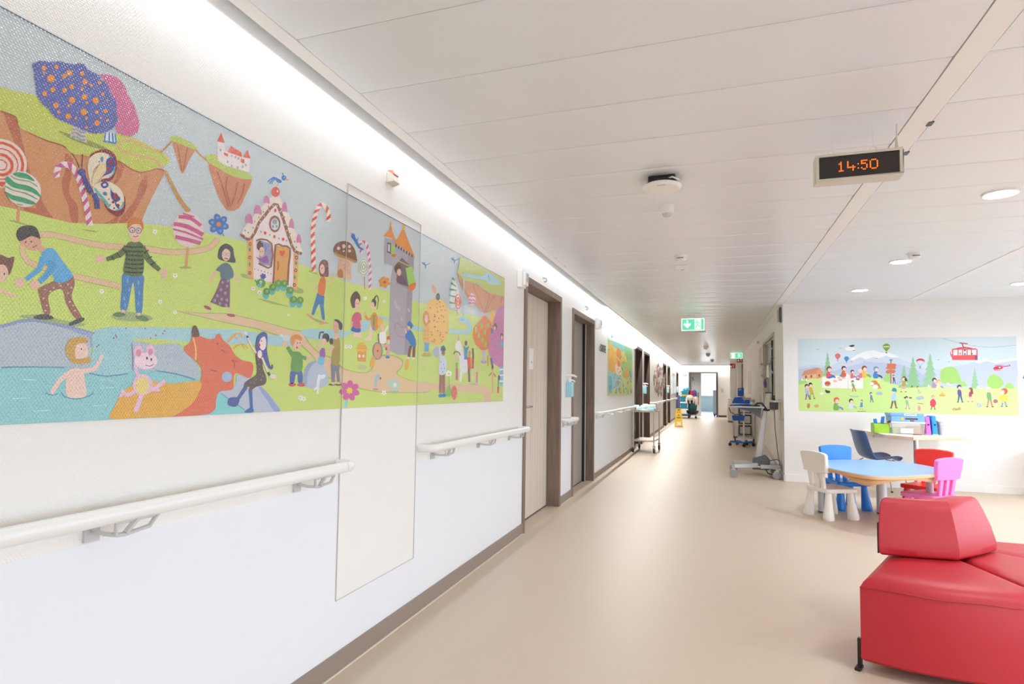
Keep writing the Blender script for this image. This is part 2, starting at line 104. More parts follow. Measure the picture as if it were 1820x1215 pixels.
'73,1,9,1189 1406 -5 -5 -13 -4 -13 1 -5 4 5 5 12 4 13 -1;73,1,9,1260 1400 -7 -5 -16 0 -14 4 -5 6 7 5 16 0 14 -4;59,0,9,1177 1419 -2 -8 10 0 2 7;59,0,10'
',1222 1415 1 -8 11 2 -1 8;74,0,7,1176 1597 -7 -11 -10 -12 -18 -13 -16 -10 4 -10 17 8 22 12 15 15 10 10;74,0,7,1216 1594 11 -14 17 -16 21 -13 18 -8 8 1'
'1 -15 10 -18 13 -13 17 -9 15;74,1,8,1180 1595 15 16 21 5 16 -9 4 -34 -5 -50 -53 -5 2 43;75,0,9,1178 1591 11 1 14 2 16 4 13 3 -1 4 -12 -3 -16 -4 -14 -2'
' -11 -1;75,0,10,1178 1579 11 1 15 2 16 4 12 3 0 4 -13 -3 -15 -4 -14 -2 -11 -1;75,0,11,1179 1568 11 1 15 2 15 3 13 3 -1 4 -12 -3 -15 -3 -15 -2 -11 -2;7'
'5,0,12,1180 1556 11 1 14 2 16 3 12 3 0 4 -12 -3 -16 -3 -14 -2 -11 -1;75,0,13,1180 1544 11 1 15 2 16 3 12 3 0 4 -13 -3 -15 -3 -15 -2 -10 -1;75,0,14,118'
'1 1533 11 1 14 1 16 4 13 2 -1 4 -12 -2 -16 -4 -14 -1 -11 -1;75,0,9,1182 1521 10 1 15 2 16 3 12 3 0 3 -12 -2 -16 -3 -14 -2 -11 -1;75,0,12,1169 1585 13 '
'-12 3 3 -14 11;75,0,8,1155 1568 10 -10 3 3 -11 10;75,0,8,1140 1557 7 -9 3 2 -7 9;75,0,9,1236 1584 14 14 -2 2 -15 -13;75,0,8,1246 1569 15 12 -2 3 -15 -'
'12;75,0,9,1258 1556 15 11 -2 3 -15 -11;59,1,7,1125 1546 -4 -7 -9 -5 -9 1 -4 6 3 7 9 5 10 -1;59,1,8,1311 1547 1 -10 -5 -7 -9 0 -7 7 -1 10 5 7 9 0;59,0,'
'8,1107 1548 -8 3 -2 -4 8 -3;59,0,8,1104 1542 -6 -5 2 -3 6 4;59,0,9,1295 1534 -2 -11 6 0 1 12;59,0,9,1303 1533 5 -6 5 3 -5 7;59,0,9,1309 1546 5 7 -4 2 '
'-6 -7;59,1,9,1198 1625 16 3 2 -13 -19 -5;76,1,7,1230 1663 -6 -19 -17 -11 -18 2 -8 15 6 18 17 12 18 -2;77,1,10,1226 1647 -6 -18 -14 -11 -15 4 -7 15 5 1'
'8 14 11 16 -3;76,1,11,1183 1645 6 22 18 12 19 -5 3 -17 -11 7 -21 -5;78,0,12,1205 1645 -1 -3 -1 -3 -3 -3 -2 -1 -4 -1 -3 0 -2 1 -2 3 0 2 0 3 1 3 3 3 3 2'
' 3 0 3 0 2 -1 2 -2 1 -3 -3 -1 0 2 -2 2 -1 1 -3 0 -2 -1 -2 -1 -2 -2 -1 -2 0 -2 1 -2 1 -2 2 0 2 -1 2 1 2 1 2 2 1 2 0 2;78,0,12,1224 1648 0 -3 -2 -3 -2 -'
'3 -3 -1 -3 -1 -3 0 -3 1 -1 3 -1 2 0 3 2 3 2 3 3 2 3 1 3 -1 3 -1 2 -2 0 -3 -2 -1 -1 2 -1 2 -2 1 -2 0 -2 0 -3 -2 -1 -2 -1 -2 -1 -2 1 -2 1 -2 2 0 2 -1 3 '
'1 2 1 1 2 1 2 1 2;60,1,13,1198 1642 0 -2 -2 -1 -1 2 1 2 1 1;60,1,13,1216 1646 -1 -2 -2 0 -1 2 1 2 2 0;70,0,11,1198 1626 4 -1 5 0 5 3 4 3 -2 1 -3 -2 -4'
' -3 -4 0 -3 1;59,0,7,1482 1483 -17 -14 6 -4 17 13;59,0,6,1549 1475 3 -23 9 1 -3 23;79,1,8,1480 1458 -6 -2 -12 1 -10 4 -2 5 6 2 11 -1 10 -4;79,1,7,1581'
' 1450 -6 -4 -13 -2 -13 2 -5 3 5 4 14 2 13 -1;59,0,7,1492 1591 -7 -9 -9 -12 -6 -13 -3 -10 8 -1 4 10 6 11 9 11 8 8;59,0,5,1555 1588 9 -8 13 -9 12 -2 8 1'
' 2 7 -7 0 -8 2 -10 9 -8 8;80,0,8,1515 1569 36 5 3 -45 1 -53 -30 -4 -51 9 21 38;81,1,9,1527 1554 -3 -5 -6 -1 -3 4 3 5 6 1;81,1,9,1546 1545 -3 -5 -6 -1 '
'-3 4 3 5 6 1;81,1,9,1521 1529 -3 -5 -6 -1 -3 4 3 5 5 1;81,1,9,1540 1521 -3 -5 -6 -1 -3 4 3 5 5 1;81,1,9,1507 1507 -2 -5 -6 -1 -3 4 2 5 6 1;81,1,9,1526'
' 1498 -3 -5 -6 -1 -3 4 3 5 6 1;81,1,9,1548 1498 -2 -5 -6 0 -4 4 3 5 6 1;81,1,9,1497 1491 -2 -5 -6 -1 -3 4 2 5 6 1;81,1,9,1546 1480 -3 -5 -6 0 -3 4 2 5'
' 6 1;81,1,9,1519 1483 -2 -5 -6 -1 -3 4 2 5 6 1;81,1,9,1549 1563 -3 -5 -6 -1 -3 4 3 5 6 1;82,1,10,1491 1589 28 27 25 3 20 -20 -3 -25 -46 -8 -7 19;83,1,'
'7,1496 1641 8 25 25 18 29 -7 7 -24 7 -23 -33 -5 -37 1;77,1,8,1549 1651 -5 -16 -12 -9 -13 4 -6 13 5 16 12 9 13 -3;83,0,9,1514 1651 6 9 7 7 10 -1 11 -3 '
'5 9 -12 3 -16 0 -13 -11 -6 -10;84,0,10,1531 1650 0 -3 -2 -2 -2 -2 -2 -1 -3 0 -2 0 -2 1 -2 1 0 2 0 2 1 2 2 2 3 2 2 0 3 0 2 -1 2 -1 0 -2 -2 -1 -1 1 -1 2'
' -1 0 -2 0 -2 0 -2 -1 -1 -1 -1 -2 0 -1 0 -2 1 -1 2 -1 2 0 2 1 1 1 2 1 1 1 0 2;84,0,10,1548 1651 -1 -2 -1 -3 -2 -1 -3 -2 -2 0 -3 0 -2 1 -1 1 -1 2 0 3 2'
' 2 2 2 2 1 3 0 2 0 3 -1 1 -1 1 -2 -3 -1 0 2 -1 1 -2 0 -2 1 -1 -1 -2 -1 -2 -1 -1 -2 0 -1 1 -2 1 -1 1 0 2 0 2 0 2 1 1 1 1 2 0 1;85,0,9,1524 1632 15 1 0 '
'4 -15 -1;86,1,5,1126 1458 -2 -2 -3 1 -1 2 2 2 3 0;86,1,6,1119 1452 -2 1 0 3 2 2 2 -1 0 -3;86,1,7,1112 1456 1 2 3 2 2 -1 -1 -3 -3 -1;86,1,5,1114 1464 3'
' 1 2 -2 -1 -3 -2 0 -2 2;86,1,6,1123 1466 1 -2 -2 -3 -2 -1 -1 3 1 2;87,1,8,1121 1460 -1 -2 -2 -1 -1 2 1 2 2 0;86,1,7,1274 1656 -2 -3 -3 0 -2 3 3 2 3 0;'
'86,1,8,1267 1648 -3 1 0 3 2 2 3 0 0 -4;86,1,9,1258 1651 1 3 3 2 3 -1 -1 -3 -3 -2;86,1,7,1261 1661 3 1 2 -2 -1 -3 -3 -1 -2 2;86,1,8,1271 1663 1 -2 -2 -'
'3 -3 -1 -1 2 2 4;87,1,10,1269 1656 -2 -2 -2 0 -2 1 2 2 2 1;86,1,7,1349 1542 -3 -3 -3 1 -1 2 2 2 4 0;86,1,8,1340 1534 -2 1 -1 4 3 2 3 -1 0 -3;86,1,9,13'
'31 1538 1 3 4 2 2 -1 0 -3 -4 -2;86,1,7,1334 1548 3 0 3 -2 -1 -3 -3 0 -3 2;86,1,7,1345 1550 1 -3 -2 -3 -3 0 -1 2 2 3;87,1,10,1343 1543 -2 -2 -2 -1 -2 2'
' 1 2 3 1;86,1,5,1301 1455 -2 -2 -3 1 -1 2 2 2 3 -1;86,1,6,1294 1449 -2 1 0 3 2 2 2 -1 0 -3;86,1,7,1287 1453 0 2 3 2 3 -1 -1 -3 -3 -1;86,1,5,1289 1461 '
'3 1 2 -2 -1 -3 -3 0 -2 2;86,1,6,1298 1463 1 -3 -2 -2 -2 -1 -1 3 1 2;87,1,8,1296 1457 -1 -2 -2 -1 -2 2 2 2 2 0;86,1,5,1353 1431 -2 -2 -3 1 -1 2 2 1 3 0'
';86,1,6,1346 1426 -2 1 0 2 2 2 2 -1 0 -3;86,1,7,1339 1429 1 2 2 1 3 -1 -1 -2 -3 -1;86,1,5,1341 1436 3 1 2 -2 -1 -2 -3 -1 -1 2;86,1,5,1350 1437 1 -1 -2'
' -3 -3 0 0 2 1 2;87,1,8,1348 1432 -1 -2 -2 0 -1 2 1 1 2 1;86,1,5,1668 1554 -3 -2 -4 0 -1 3 3 2 4 -1;86,1,6,1659 1547 -3 2 0 3 3 2 2 -2 1 -3;86,1,7,164'
'9 1551 1 3 4 1 3 -1 -1 -3 -4 -1;86,1,5,1652 1560 4 0 2 -2 -1 -2 -3 -1 -3 2;86,1,6,1664 1562 1 -3 -2 -2 -4 -1 -1 2 2 3;87,1,8,1661 1555 -1 -2 -3 0 -1 1'
' 1 2 3 1;86,1,5,1698 1546 -2 -2 -4 1 -2 2 3 2 4 0;86,1,6,1689 1540 -3 1 0 3 3 2 3 -1 0 -3;86,1,7,1679 1543 1 3 4 2 3 -2 -1 -2 -4 -2;86,1,8,1682 1552 4'
' 1 2 -2 -1 -3 -3 -1 -3 2;86,1,6,1694 1554 1 -2 -2 -3 -3 -1 -2 3 3 3;87,1,9,1692 1548 -2 -3 -3 0 -1 2 1 2 3 0;86,1,7,2240 1389 -5 -2 -7 1 -2 3 5 2 6 0;'
'86,1,8,2224 1381 -5 2 0 4 4 2 5 -1 1 -4;86,1,9,2207 1387 2 3 6 2 5 -2 -1 -3 -7 -2;86,1,7,2213 1398 6 1 4 -3 -2 -4 -6 0 -4 3;86,1,7,2233 1400 2 -3 -4 -'
'4 -6 0 -2 3 4 3;87,1,10,2228 1391 -2 -2 -5 -1 -3 3 3 2 4 1;86,1,7,2270 1391 -5 -2 -7 1 -2 3 5 2 7 0;86,1,8,2254 1383 -5 2 0 4 4 2 6 -1 0 -4;86,1,9,223'
'7 1389 2 3 6 2 5 -2 -1 -3 -7 -2;86,1,7,2243 1401 6 0 4 -3 -2 -3 -6 -1 -4 3;86,1,7,2263 1402 2 -3 -4 -4 -6 0 -2 3 4 4;87,1,10,2258 1394 -2 -3 -5 0 -3 2'
' 3 3 5 0;86,1,5,1943 1167 -4 -2 -6 1 -2 4 4 2 6 -1;86,1,6,1929 1160 -5 2 0 5 4 2 5 -2 0 -5;86,1,7,1913 1167 2 4 6 1 4 -2 -1 -3 -6 -2;86,1,5,1918 1179 '
'6 0 4 -4 -2 -3 -5 0 -4 3;86,1,5,1937 1179 2 -4 -4 -3 -5 0 -2 3 3 4;87,1,8,1933 1170 -3 -2 -4 0 -3 3 3 2 4 0;86,1,5,1964 1163 -5 -2 -6 1 -2 3 4 3 7 -2;'
'86,1,6,1949 1156 -5 2 0 4 4 2 5 -2 0 -4;86,1,7,1933 1163 2 3 6 2 5 -3 -2 -3 -6 -1;86,1,8,1938 1174 6 0 4 -3 -2 -4 -5 0 -4 4;86,1,6,1957 1174 2 -3 -4 -'
'4 -5 0 -2 4 3 3;87,1,9,1953 1166 -2 -3 -5 0 -3 3 3 3 4 0;86,1,5,2378 1626 -5 -3 -6 0 -2 3 5 3 6 -1;86,1,6,2363 1617 -4 1 -1 4 5 3 4 -2 1 -3;86,1,7,234'
'8 1621 1 3 6 2 5 -1 -1 -3 -6 -2;86,1,5,2353 1632 5 1 4 -3 -1 -3 -6 -1 -4 3;86,1,6,2371 1635 2 -3 -3 -4 -6 0 -2 2 4 4;87,1,8,2367 1627 -2 -3 -5 0 -2 1 '
'2 3 5 1;86,1,5,1852 1484 -2 -2 -3 1 -1 1 2 2 3 0;86,1,6,1845 1479 -3 1 0 2 2 1 3 0 0 -3;86,1,7,1836 1482 1 2 3 1 3 -1 -1 -2 -3 -1;86,1,5,1839 1488 3 1'
' 2 -2 -1 -2 -3 0 -2 1;86,1,6,1849 1490 1 -2 -2 -2 -3 -1 -1 2 2 2;87,1,8,1847 1485 -1 -2 -3 0 -1 1 1 2 2 0;86,1,6,2573 1184 -7 -3 -10 2 -3 4 7 3 10 -2;'
'86,1,7,2550 1175 -8 2 0 6 7 3 7 -3 1 -6;86,1,8,2525 1184 3 4 9 2 8 -3 -3 -4 -9 -2;86,1,7,2533 1198 9 1 6 -5 -2 -4 -9 0 -6 4;86,1,7,2563 1199 3 -5 -6 -'
'4 -9 0 -3 4 6 5;87,1,9,2556 1188 -3 -3 -8 0 -4 3 4 3 7 0;86,1,9,2371 1623 -4 -2 -6 0 -1 2 4 3 6 -1;86,1,10,2358 1615 -5 1 0 3 4 3 5 -1 0 -4;86,1,11,23'
'43 1619 2 3 5 1 5 -1 -2 -3 -5 -2;86,1,8,2348 1629 5 0 4 -2 -2 -3 -5 -1 -3 3;86,1,10,2365 1631 2 -2 -3 -4 -5 0 -2 2 3 4;87,1,12,2361 1624 -2 -3 -4 0 -2'
' 2 2 2 4 1;86,1,5,2546 1636 -4 -3 -7 0 -2 3 5 2 6 0;86,1,6,2531 1627 -5 1 0 4 4 2 5 -1 0 -3;86,1,7,2515 1631 1 3 7 2 4 -1 -1 -3 -7 -2;86,1,5,2520 1641'
' 6 1 4 -2 -2 -3 -6 -1 -4 2;86,1,6,2539 1644 2 -2 -3 -4 -6 -1 -2 3 3 4;87,1,8,2535 1637 -2 -3 -5 -1 -3 2 3 3 4 0;88,0,5,910 1626 -1 -38 7 1 1 38;89,1,9'
',894 1587 16 3 24 -4 -22 -1;90,1,7,923 1709 -14 -29 -25 -20 -26 -5 -23 10 -13 21 0 28 13 28 22 20 27 7 24 -8 15 -22;91,0,8,918 1709 -8 -18 -12 -15 -15'
' -10 -16 -5 -16 2 -13 7 -8 11 -5 16 2 17 6 17 11 14 14 11 16 6 16 0 14 -7 10 -12 5 -16 -1 -18 -6 0 1 16 -4 14 -9 11 -12 5 -14 1 -15 -5 -12 -10 -10 -13'
' -6 -15 -1 -14 4 -14 8 -10 12 -6 13 -1 15 4 13 9 11 13 6 15;91,0,9,906 1708 -5 -13 -9 -11 -12 -8 -12 -4 -12 1 -10 5 -7 9 -3 12 1 12 5 13 8 11 11 8 12 '
'4 13 0 10 -5 8 -9 3 -12 -1 -13 -2 0 1 12 -4 11 -7 8 -10 5 -11 0 -11 -4 -11 -7 -7 -10 -5 -12 -1 -11 4 -11 6 -8 9 -5 11 -1 12 4 10 7 9 10 5 12;91,0,10,8'
'97 1706 -4 -9 -7 -8 -8 -6 -9 -2 -9 0 -7 4 -5 7 -3 8 1 9 4 9 6 8 8 6 9 3 9 0 7 -4 6 -6 2 -9 0 -10 -6 1 0 7 -2 6 -4 5 -6 3 -7 0 -7 -2 -6 -4 -5 -6 -3 -7 '
'0 -7 2 -6 4 -5 6 -3 7 0 7 2 6 4 5 6 3 7;91,0,11,884 1707 -1 -5 -3 -4 -4 -2 -5 -2 -4 1 -3 1 -3 4 -1 4 1 4 1 5 3 3 4 3 4 2 5 -1 3 -1 3 -3 1 -5 -1 -4 -2 '
'0 1 4 -1 3 -3 2 -2 2 -4 0 -3 -1 -3 -2 -3 -3 -1 -4 -1 -4 1 -3 2 -2 3 -2 4 0 3 1 3 2 3 3 1 4;91,0,9,871 1660 8 -1 1 5 -8 0;92,1,12,952 1648 -15 -16 -19 '
'-6 -19 5 -13 14 -4 20 6 21 14 16 19 7 19 -5 14 -14 4 -21;93,1,13,896 1696 13 8 20 1 14 -11 -18 0 -19 -2;93,1,13,883 1682 5 4 16 -9 25 2 19 -5 12 -15 -'
'18 6 -21 1 -22 -1 -15 7;93,1,13,884 1650 16 -3 22 1 25 -4 -7 -7 -23 -1 -23 1;93,0,14,892 1689 6 -3 8 -1 13 2 12 2 11 -3 7 -4 1 2 -7 4 -11 3 -13 -2 -12'
' -2 -9 1 -5 3;93,0,14,881 1662 7 -3 11 -2 12 1 13 0 15 -3 12 -3 1 2 -12 4 -15 3 -13 -1 -12 -1 -11 3 -7 2;93,0,13,908 1628 13 1 0 2 -13 -1;94,0,7,999 1'
'724 -1 6 0 6 2 6 3 6 5 3 7 2 4 -1 6 -3 6 -6 5 -9 6 -12 5 -14 5 -15 5 -15 4 -14 4 -15 3 -16 3 -13 16 7 -3 13 -4 16 -4 15 -4 15 -5 16 -5 15 -6 15 -6 13 '
'-7 11 -8 7 -8 5 -10 1 -11 -3 -11 -8 -7 -11 -4 -12 0 -11 2 -7;95,0,8,986 1717 -2 11 15 13 -2 -7;95,0,8,987 1746 11 14 14 -7 -8 -4;95,0,8,1013 1768 13 0'
' 0 -20 -7 5;95,0,8,1038 1761 7 -8 -7 -21 -5 8;95,0,9,1051 1742 5 -10 -10 -20 -4 9;95,0,10,1060 1720 4 -10 -10 -20 -4 10;95,0,11,1068 1697 3 -10 -11 -1'
'9 -3 10;95,0,12,1075 1674 3 -11 -12 -18 -3 10;95,0,13,1081 1650 2 -10 -12 -19 -2 11;89,1,7,1059 1609 19 3 26 3 -21 -6;88,0,7,1375 1636 -3 -61 10 1 3 6'
'2;89,1,8,1398 1578 -6 -4 -16 -4 -16 -2 -6 1 6 4 16 4 15 2;96,1,8,1432 1718 3 -29 -13 -27 -25 -20 -29 -5 -25 8 -16 21 -3 26 12 27 23 20 29 7 27 -8;97,0'
',9,1342 1716 20 4 23 3 20 -6 16 -7 9 11 -17 7 -24 7 -26 -3 -21 -5;97,0,9,1326 1689 21 3 27 1 31 -5 26 -6 8 14 -27 6 -33 5 -30 -2 -21 -3;97,0,10,1325 1'
'676 19 1 26 0 35 -2 29 -3 3 7 -30 2 -35 3 -27 -1 -19 -1;97,0,9,1333 1652 15 1 23 1 29 0 25 0 4 13 -25 0 -30 -1 -23 -1 -16 -1;97,0,10,1356 1733 43 2 1 '
'4 -43 -1;98,0,5,1503 1721 13 -16 5 3 -13 16;99,1,1,1538 1740 -12 -10 -18 -1 -5 11 11 10 18 1;99,1,6,1506 1708 -14 1 -5 13 10 12 14 -2 5 -12;99,1,7,146'
'5 1708 -3 11 12 13 15 1 2 -11 -12 -13;99,1,8,1454 1739 11 10 16 0 6 -10 -12 -10 -16 0;99,1,9,1483 1771 14 -1 5 -13 -9 -12 -14 1 -5 13;99,1,10,1526 177'
'2 2 -12 -12 -13 -16 -2 -2 12 13 13;100,1,11,1504 1742 -4 -8 -10 -2 -5 5 5 8 9 2;101,1,2,1528 1742 -3 -5 -7 -2 -3 3 3 5 6 2;101,1,7,1508 1721 -3 -5 -6 '
'-1 -3 3 3 5 6 2;101,1,8,1482 1721 -3 -5 -6 -1 -3 3 3 5 6 1;101,1,9,1475 1740 -3 -5 -6 -1 -3 3 3 5 6 2;101,1,10,1494 1761 -3 -5 -6 -2 -3 3 2 5 6 2;101,'
'1,11,1520 1761 -3 -5 -6 -1 -3 3 3 5 6 2;102,1,8,1070 1801 18 24 26 14 22 -7 7 -26 -6 -31 -12 -18 -24 -11 12 20 16 34;103,1,9,1065 1773 5 27 23 22 26 4'
' 16 -12 2 -26 -13 -22 -21 -12 -24 -28 -9 21;104,1,10,1086 1781 23 17 3 -19 -14 -22 -18 -25 -3 20;105,0,10,1117 1822 6 -3 7 -4 3 -8 1 -9 0 -9 -2 -9 -5 '
'-7 -5 -6 2 -1 5 5 6 9 3 9 0 10 -1 11 -4 9 -7 5 -6 2;106,1,11,1138 1810 -3 -12 -10 -8 -9 1 -4 10 3 12 9 8 9 -1;102,1,12,1130 1809 -1 -6 -4 -4 -4 1 -2 4'
' 1 6 4 4 4 -1;106,1,12,1114 1795 20 3 -4 -15 -11 -10 -15 -11 10 18;102,1,13,1116 1794 10 -5 -11 -13;107,1,10,1105 1809 -1 -6 -2 -3 -4 1 -1 5 1 5 3 3 3'
' -1;106,1,11,1096 1799 -1 -2 -2 -1 -1 1 1 2 2 1;102,1,10,1114 1692 10 -15 26 -9 19 17 3 30 -7 13 -26 -40;103,1,11,1081 1725 20 21 26 8 28 -9 12 -22 -3'
' -28 -20 -13 -22 4 -12 14 -20 7;105,0,12,1083 1722 6 -7 9 -8 8 -6 8 -6 5 -7 3 -5 8 6 -4 5 -6 7 -8 6 -9 7 -9 7 -7 6;105,0,12,1145 1682 7 3 9 6 5 12 2 1'
'0 -4 0 -2 -9 -4 -11 -7 -5 -7 -3;106,0,12,1122 1746 0 -4 -2 -3 -3 -3 -3 -2 -4 -2 -3 0 -3 1 -2 3 -1 2 0 4 2 3 3 3 3 2 4 2 3 0 3 -1 2 -3 1 -2 -6 -2 0 1 -'
'1 1 -1 0 -2 0 -2 -1 -1 -1 -1 -1 -1 -1 0 -2 0 -1 1 -1 1 0 2 0 1 1 2 1 1 1 1 1 0 2;108,1,13,1119 1717 -3 -3 -5 0 -3 2 0 4 3 3 5 1 3 -3;106,1,13,1128 173'
'9 6 -9 20 -7 1 -9 -12 -8 -12 8;102,1,14,1149 1726 1 -8 -3 -5 -6 -1 -5 5 -1 7 4 5 5 1;102,1,14,1141 1704 -2 -3 -4 -2 -2 3 2 4 4 1;102,1,13,1156 1699 -3'
' -5 -5 -2 -3 4 2 5 6 2;106,0,14,1142 1706 0 -5 2 -6 5 -4 5 -2 2 4 -4 2 -4 2 -2 5 0 5;106,1,13,1127 1708 -1 -2 -2 -1 -1 1 1 3 2 1;106,1,13,1131 1694 -1'
' -2 -2 -1 -1 2 1 2 2 1;106,1,15,1143 1689 -1 -3 -3 -1 -1 2 1 3 3 0;109,0,12,1079 1729 -1 10 1 13 6 18 6 14 -1 0 -6 -14 -6 -18 -1 -14 1 -9;109,0,13,108'
'3 1731 8 11 10 13 6 9 4 6 -1 0 -4 -6 -6 -8 -9 -13 -9 -12;109,0,14,1078 1758 2 6 3 9 7 10 7 10 -1 0 -7 -9 -7 -11 -3 -9 -1 -6;110,0,14,1047 1748 6 -10 7'
' -14 8 -11 7 -9 9 8 -6 9 -8 12 -7 13 -5 11;110,0,15,1079 1705 4 -7 4 -8 1 -10 0 -9 14 4 -1 9 -1 12 -5 11 -5 7;110,1,15,1060 1757 -2 -7 -7 -6 -7 1 -4 5'
' 3 8 7 5 7 0;111,0,9,1045 1764 -4 9 -6 10 -6 7 -4 4 -1 -2 4 -4 6 -6 5 -10 4 -9;111,0,16,1051 1762 0 39 -2 0 0 -39;111,0,15,1055 1733 0 -5 0 -5 -1 -1 -'
'2 0 0 -2 2 1 3 2 0 6 -1 5;111,0,15,1059 1724 2 -4 2 -4 -2 -1 -3 -1 1 -2 3 1 2 4 -1 4 -2 4;111,0,15,1068 1715 0 -3 -1 -2 -1 -2 -2 -1 0 -2 2 2 3 2 0 4 1'
' 2;89,1,6,1596 1596 33 2 29 -9 -45 -4;89,1,5,1886 1599 39 -7 -10 -14 -49 -1;112,0,7,1620 1719 29 13 9 -143 -30 2;112,0,6,1857 1729 34 -4 -3 -140 -33 5'
';113,0,8,1751 1887 85 -121 24 -36 3 -142 -32 6 -174 -4 -9 142 23 47;114,0,9,1743 1919 26 1 66 -61 41 -64 38 -53 -12 -13 -33 2 -33 35 -85 121 -80 -108 '
'-13 -25 -30 -34 -39 10 15 27 59 75 63 68;115,0,10,1586 1727 16 -7 24 -4 21 15 14 21 9 19 7 18 12 15 16 20 24 31 23 25 4 -1 8 -10 14 -16 14 -21 14 -26 '
'15 -26 18 -27 20 -22 26 -5 21 2 3 12 -18 -2 -20 3 -18 19 -17 27 -15 26 -15 26 -14 22 -14 16 -11 13 -23 -3 -26 -28 -25 -32 -16 -19 -12 -18 -8 -19 -8 -1'
'7 -12 -18 -12 -10 -15 3 -15 8;116,1,11,1600 1734 -1 -3 -3 0 -2 2 2 3 2 1;116,1,11,1614 1728 -1 -4 -3 0 -1 2 1 3 3 1;116,1,11,1636 1730 -1 -3 -3 -1 -1 '
'3 1 3 3 1;116,1,11,1653 1750 -2 -3 -3 -1 -1 3 1 3 3 1;116,1,11,1670 1778 -2 -3 -2 -1 -2 3 1 3 3 1;116,1,11,1682 1801 -1 -3 -3 -1 -2 2 2 4 2 1;116,1,11'
',1701 1825 -2 -3 -3 -1 -1 2 1 4 3 1;116,1,11,1722 1852 -2 -4 -3 -1 -1 3 1 3 3 1;116,1,11,1742 1876 -1 -4 -3 -1 -2 3 2 3 3 1;116,1,11,1764 1880 -1 -3 -'
'3 -1 -2 2 1 4 4 1;116,1,11,1783 1865 -2 -4 -3 -1 -2 3 2 4 3 1;116,1,11,1794 1848 -2 -4 -3 -1 -2 3 2 3 3 1;116,1,11,1810 1822 -2 -3 -3 -1 -2 2 2 4 3 1;'
'116,1,11,1821 1802 -2 -4 -3 0 -2 2 2 4 3 1;116,1,11,1835 1780 -1 -3 -4 -1 -1 3 1 3 4 1;116,1,11,1852 1759 -1 -4 -4 -1 -2 3 2 4 3 0;116,1,11,1872 1738 '
'-2 -4 -3 -1 -2 3 2 4 3 0;116,1,11,1895 1733 -1 -3 -4 -1 -2 3 2 3 3 1;117,1,11,1692 1871 2 19 11 11 13 -5 4 -19 -15 -2;117,1,11,1649 1819 2 23 14 13 14'
' -7 5 -23 -18 -1;117,1,11,1610 1775 2 24 13 13 14 -7 4 -24 -17 -1;117,1,11,1788 1867 1 27 11 13 12 -8 5 -27 -15 -1;117,1,11,1830 1817 1 25 11 13 11 -9'
' 4 -26 -13 0;117,1,11,1874 1771 1 23 11 12 12 -8 4 -24 -14 0;118,1,10,1772 1936 -6 -15 -15 -11 -15 1 -7 11 6 15 14 11 16 -1;119,1,11,1765 1937 -2 -5 -'
'5 -2 -2 4 2 5 4 1;120,0,11,1759 1732 78 6 -4 -143 -78 -4;115,0,12,1760 1591 1 32 1 40 0 40 3 31 11 3 20 -2 23 4 15 -3 1 -26 -5 -37 -1 -43 -1 -35 10 2 '
'1 34 1 43 5 38 -1 29 -22 6 -23 -5 -22 2 -21 -10 -4 -32 1 -40 -1 -40 -2 -32;118,1,13,1797 1699 -14 9 3 11 11 -2 9 7 5 -9;121,0,13,1772 1676 1 -6 2 -8 -'
'1 -11 -1 -8 7 0 1 9 0 11 -1 9 -2 6;122,0,11,1679 1732 61 0 1 -81 -60 -4;115,0,13,1665 1723 7 5 14 6 26 4 24 -6 6 -41 -5 -41 -11 -6 -16 3 -17 2 -13 2 -'
'4 -6 13 -2 18 -2 19 -3 19 11 6 43 -7 44 -29 8 -30 -4 -16 -7 -9 -7;123,1,14,1698 1716 -4 -14 -11 -8 -12 3 -5 11 4 14 11 8 12 -3;59,1,15,1704 1695 -3 -1'
'3 -9 -8 -9 4 -5 11 3 14 9 7 10 -3;124,1,16,1664 1669 25 -1 29 17 9 -24 -32 -5;125,0,16,1684 1726 10 -3 11 -5 3 -11 0 -11 6 2 0 11 -4 13 -12 6 -11 2;60'
',1,16,1686 1694 0 -2 -2 -1 -1 2 1 2 1 1;60,1,17,1696 1696 0 -2 -2 0 -1 1 1 2 1 1;115,1,11,1782 1818 -7 -24 -21 -15 -22 4 -9 19 7 24 20 15 22 -3;126,1,'
'12,1773 1815 -5 -18 -15 -10 -15 3 -6 13 5 18 14 10 15 -2;127,1,13,1765 1822 -3 -8 -10 -6 -10 0 -4 6 4 8 9 6 10 -1;127,1,13,1749 1799 -3 -6 -5 -1 -3 4 '
'2 6 6 2;127,1,14,1768 1805 -3 -6 -6 -2 -3 5 3 6 5 2;118,1,11,1759 1863 -3 -7 -7 -2 -3 5 3 6 7 2;118,1,11,1712 1766 -3 -6 -7 -2 -4 5 3 6 7 1;118,1,11,1'
'759 1765 -3 -7 -7 -1 -3 4 3 6 7 2;118,1,11,1807 1766 -4 -6 -7 -2 -4 5 4 6 7 2;128,1,11,1720 1865 -1 -4 -3 -1 -2 3 1 3 3 1;128,1,11,1695 1839 -1 -4 -3 '
'-1 -2 3 1 3 3 1;128,1,11,1674 1813 -1 -3 -3 -1 -1 3 1 3 3 1;128,1,11,1655 1793 -1 -4 -3 0 -2 2 2 3 2 1;128,1,11,1649 1768 -2 -3 -2 -1 -2 3 1 3 3 1;128'
',1,11,1627 1746 -1 -4 -3 0 -1 2 1 3 3 1;128,1,11,1612 1749 -1 -3 -3 -1 -2 3 2 3 2 1;128,1,11,1787 1877 -1 -4 -3 -1 -2 3 1 4 3 0;128,1,11,1806 1851 -1 '
'-3 -3 -1 -2 2 1 4 3 1;128,1,11,1825 1818 -2 -4 -3 -1 -2 3 2 4 3 1;128,1,11,1840 1795 -2 -3 -3 -1 -2 3 2 3 3 1;128,1,11,1868 1772 -2 -4 -3 -1 -2 3 2 4 '
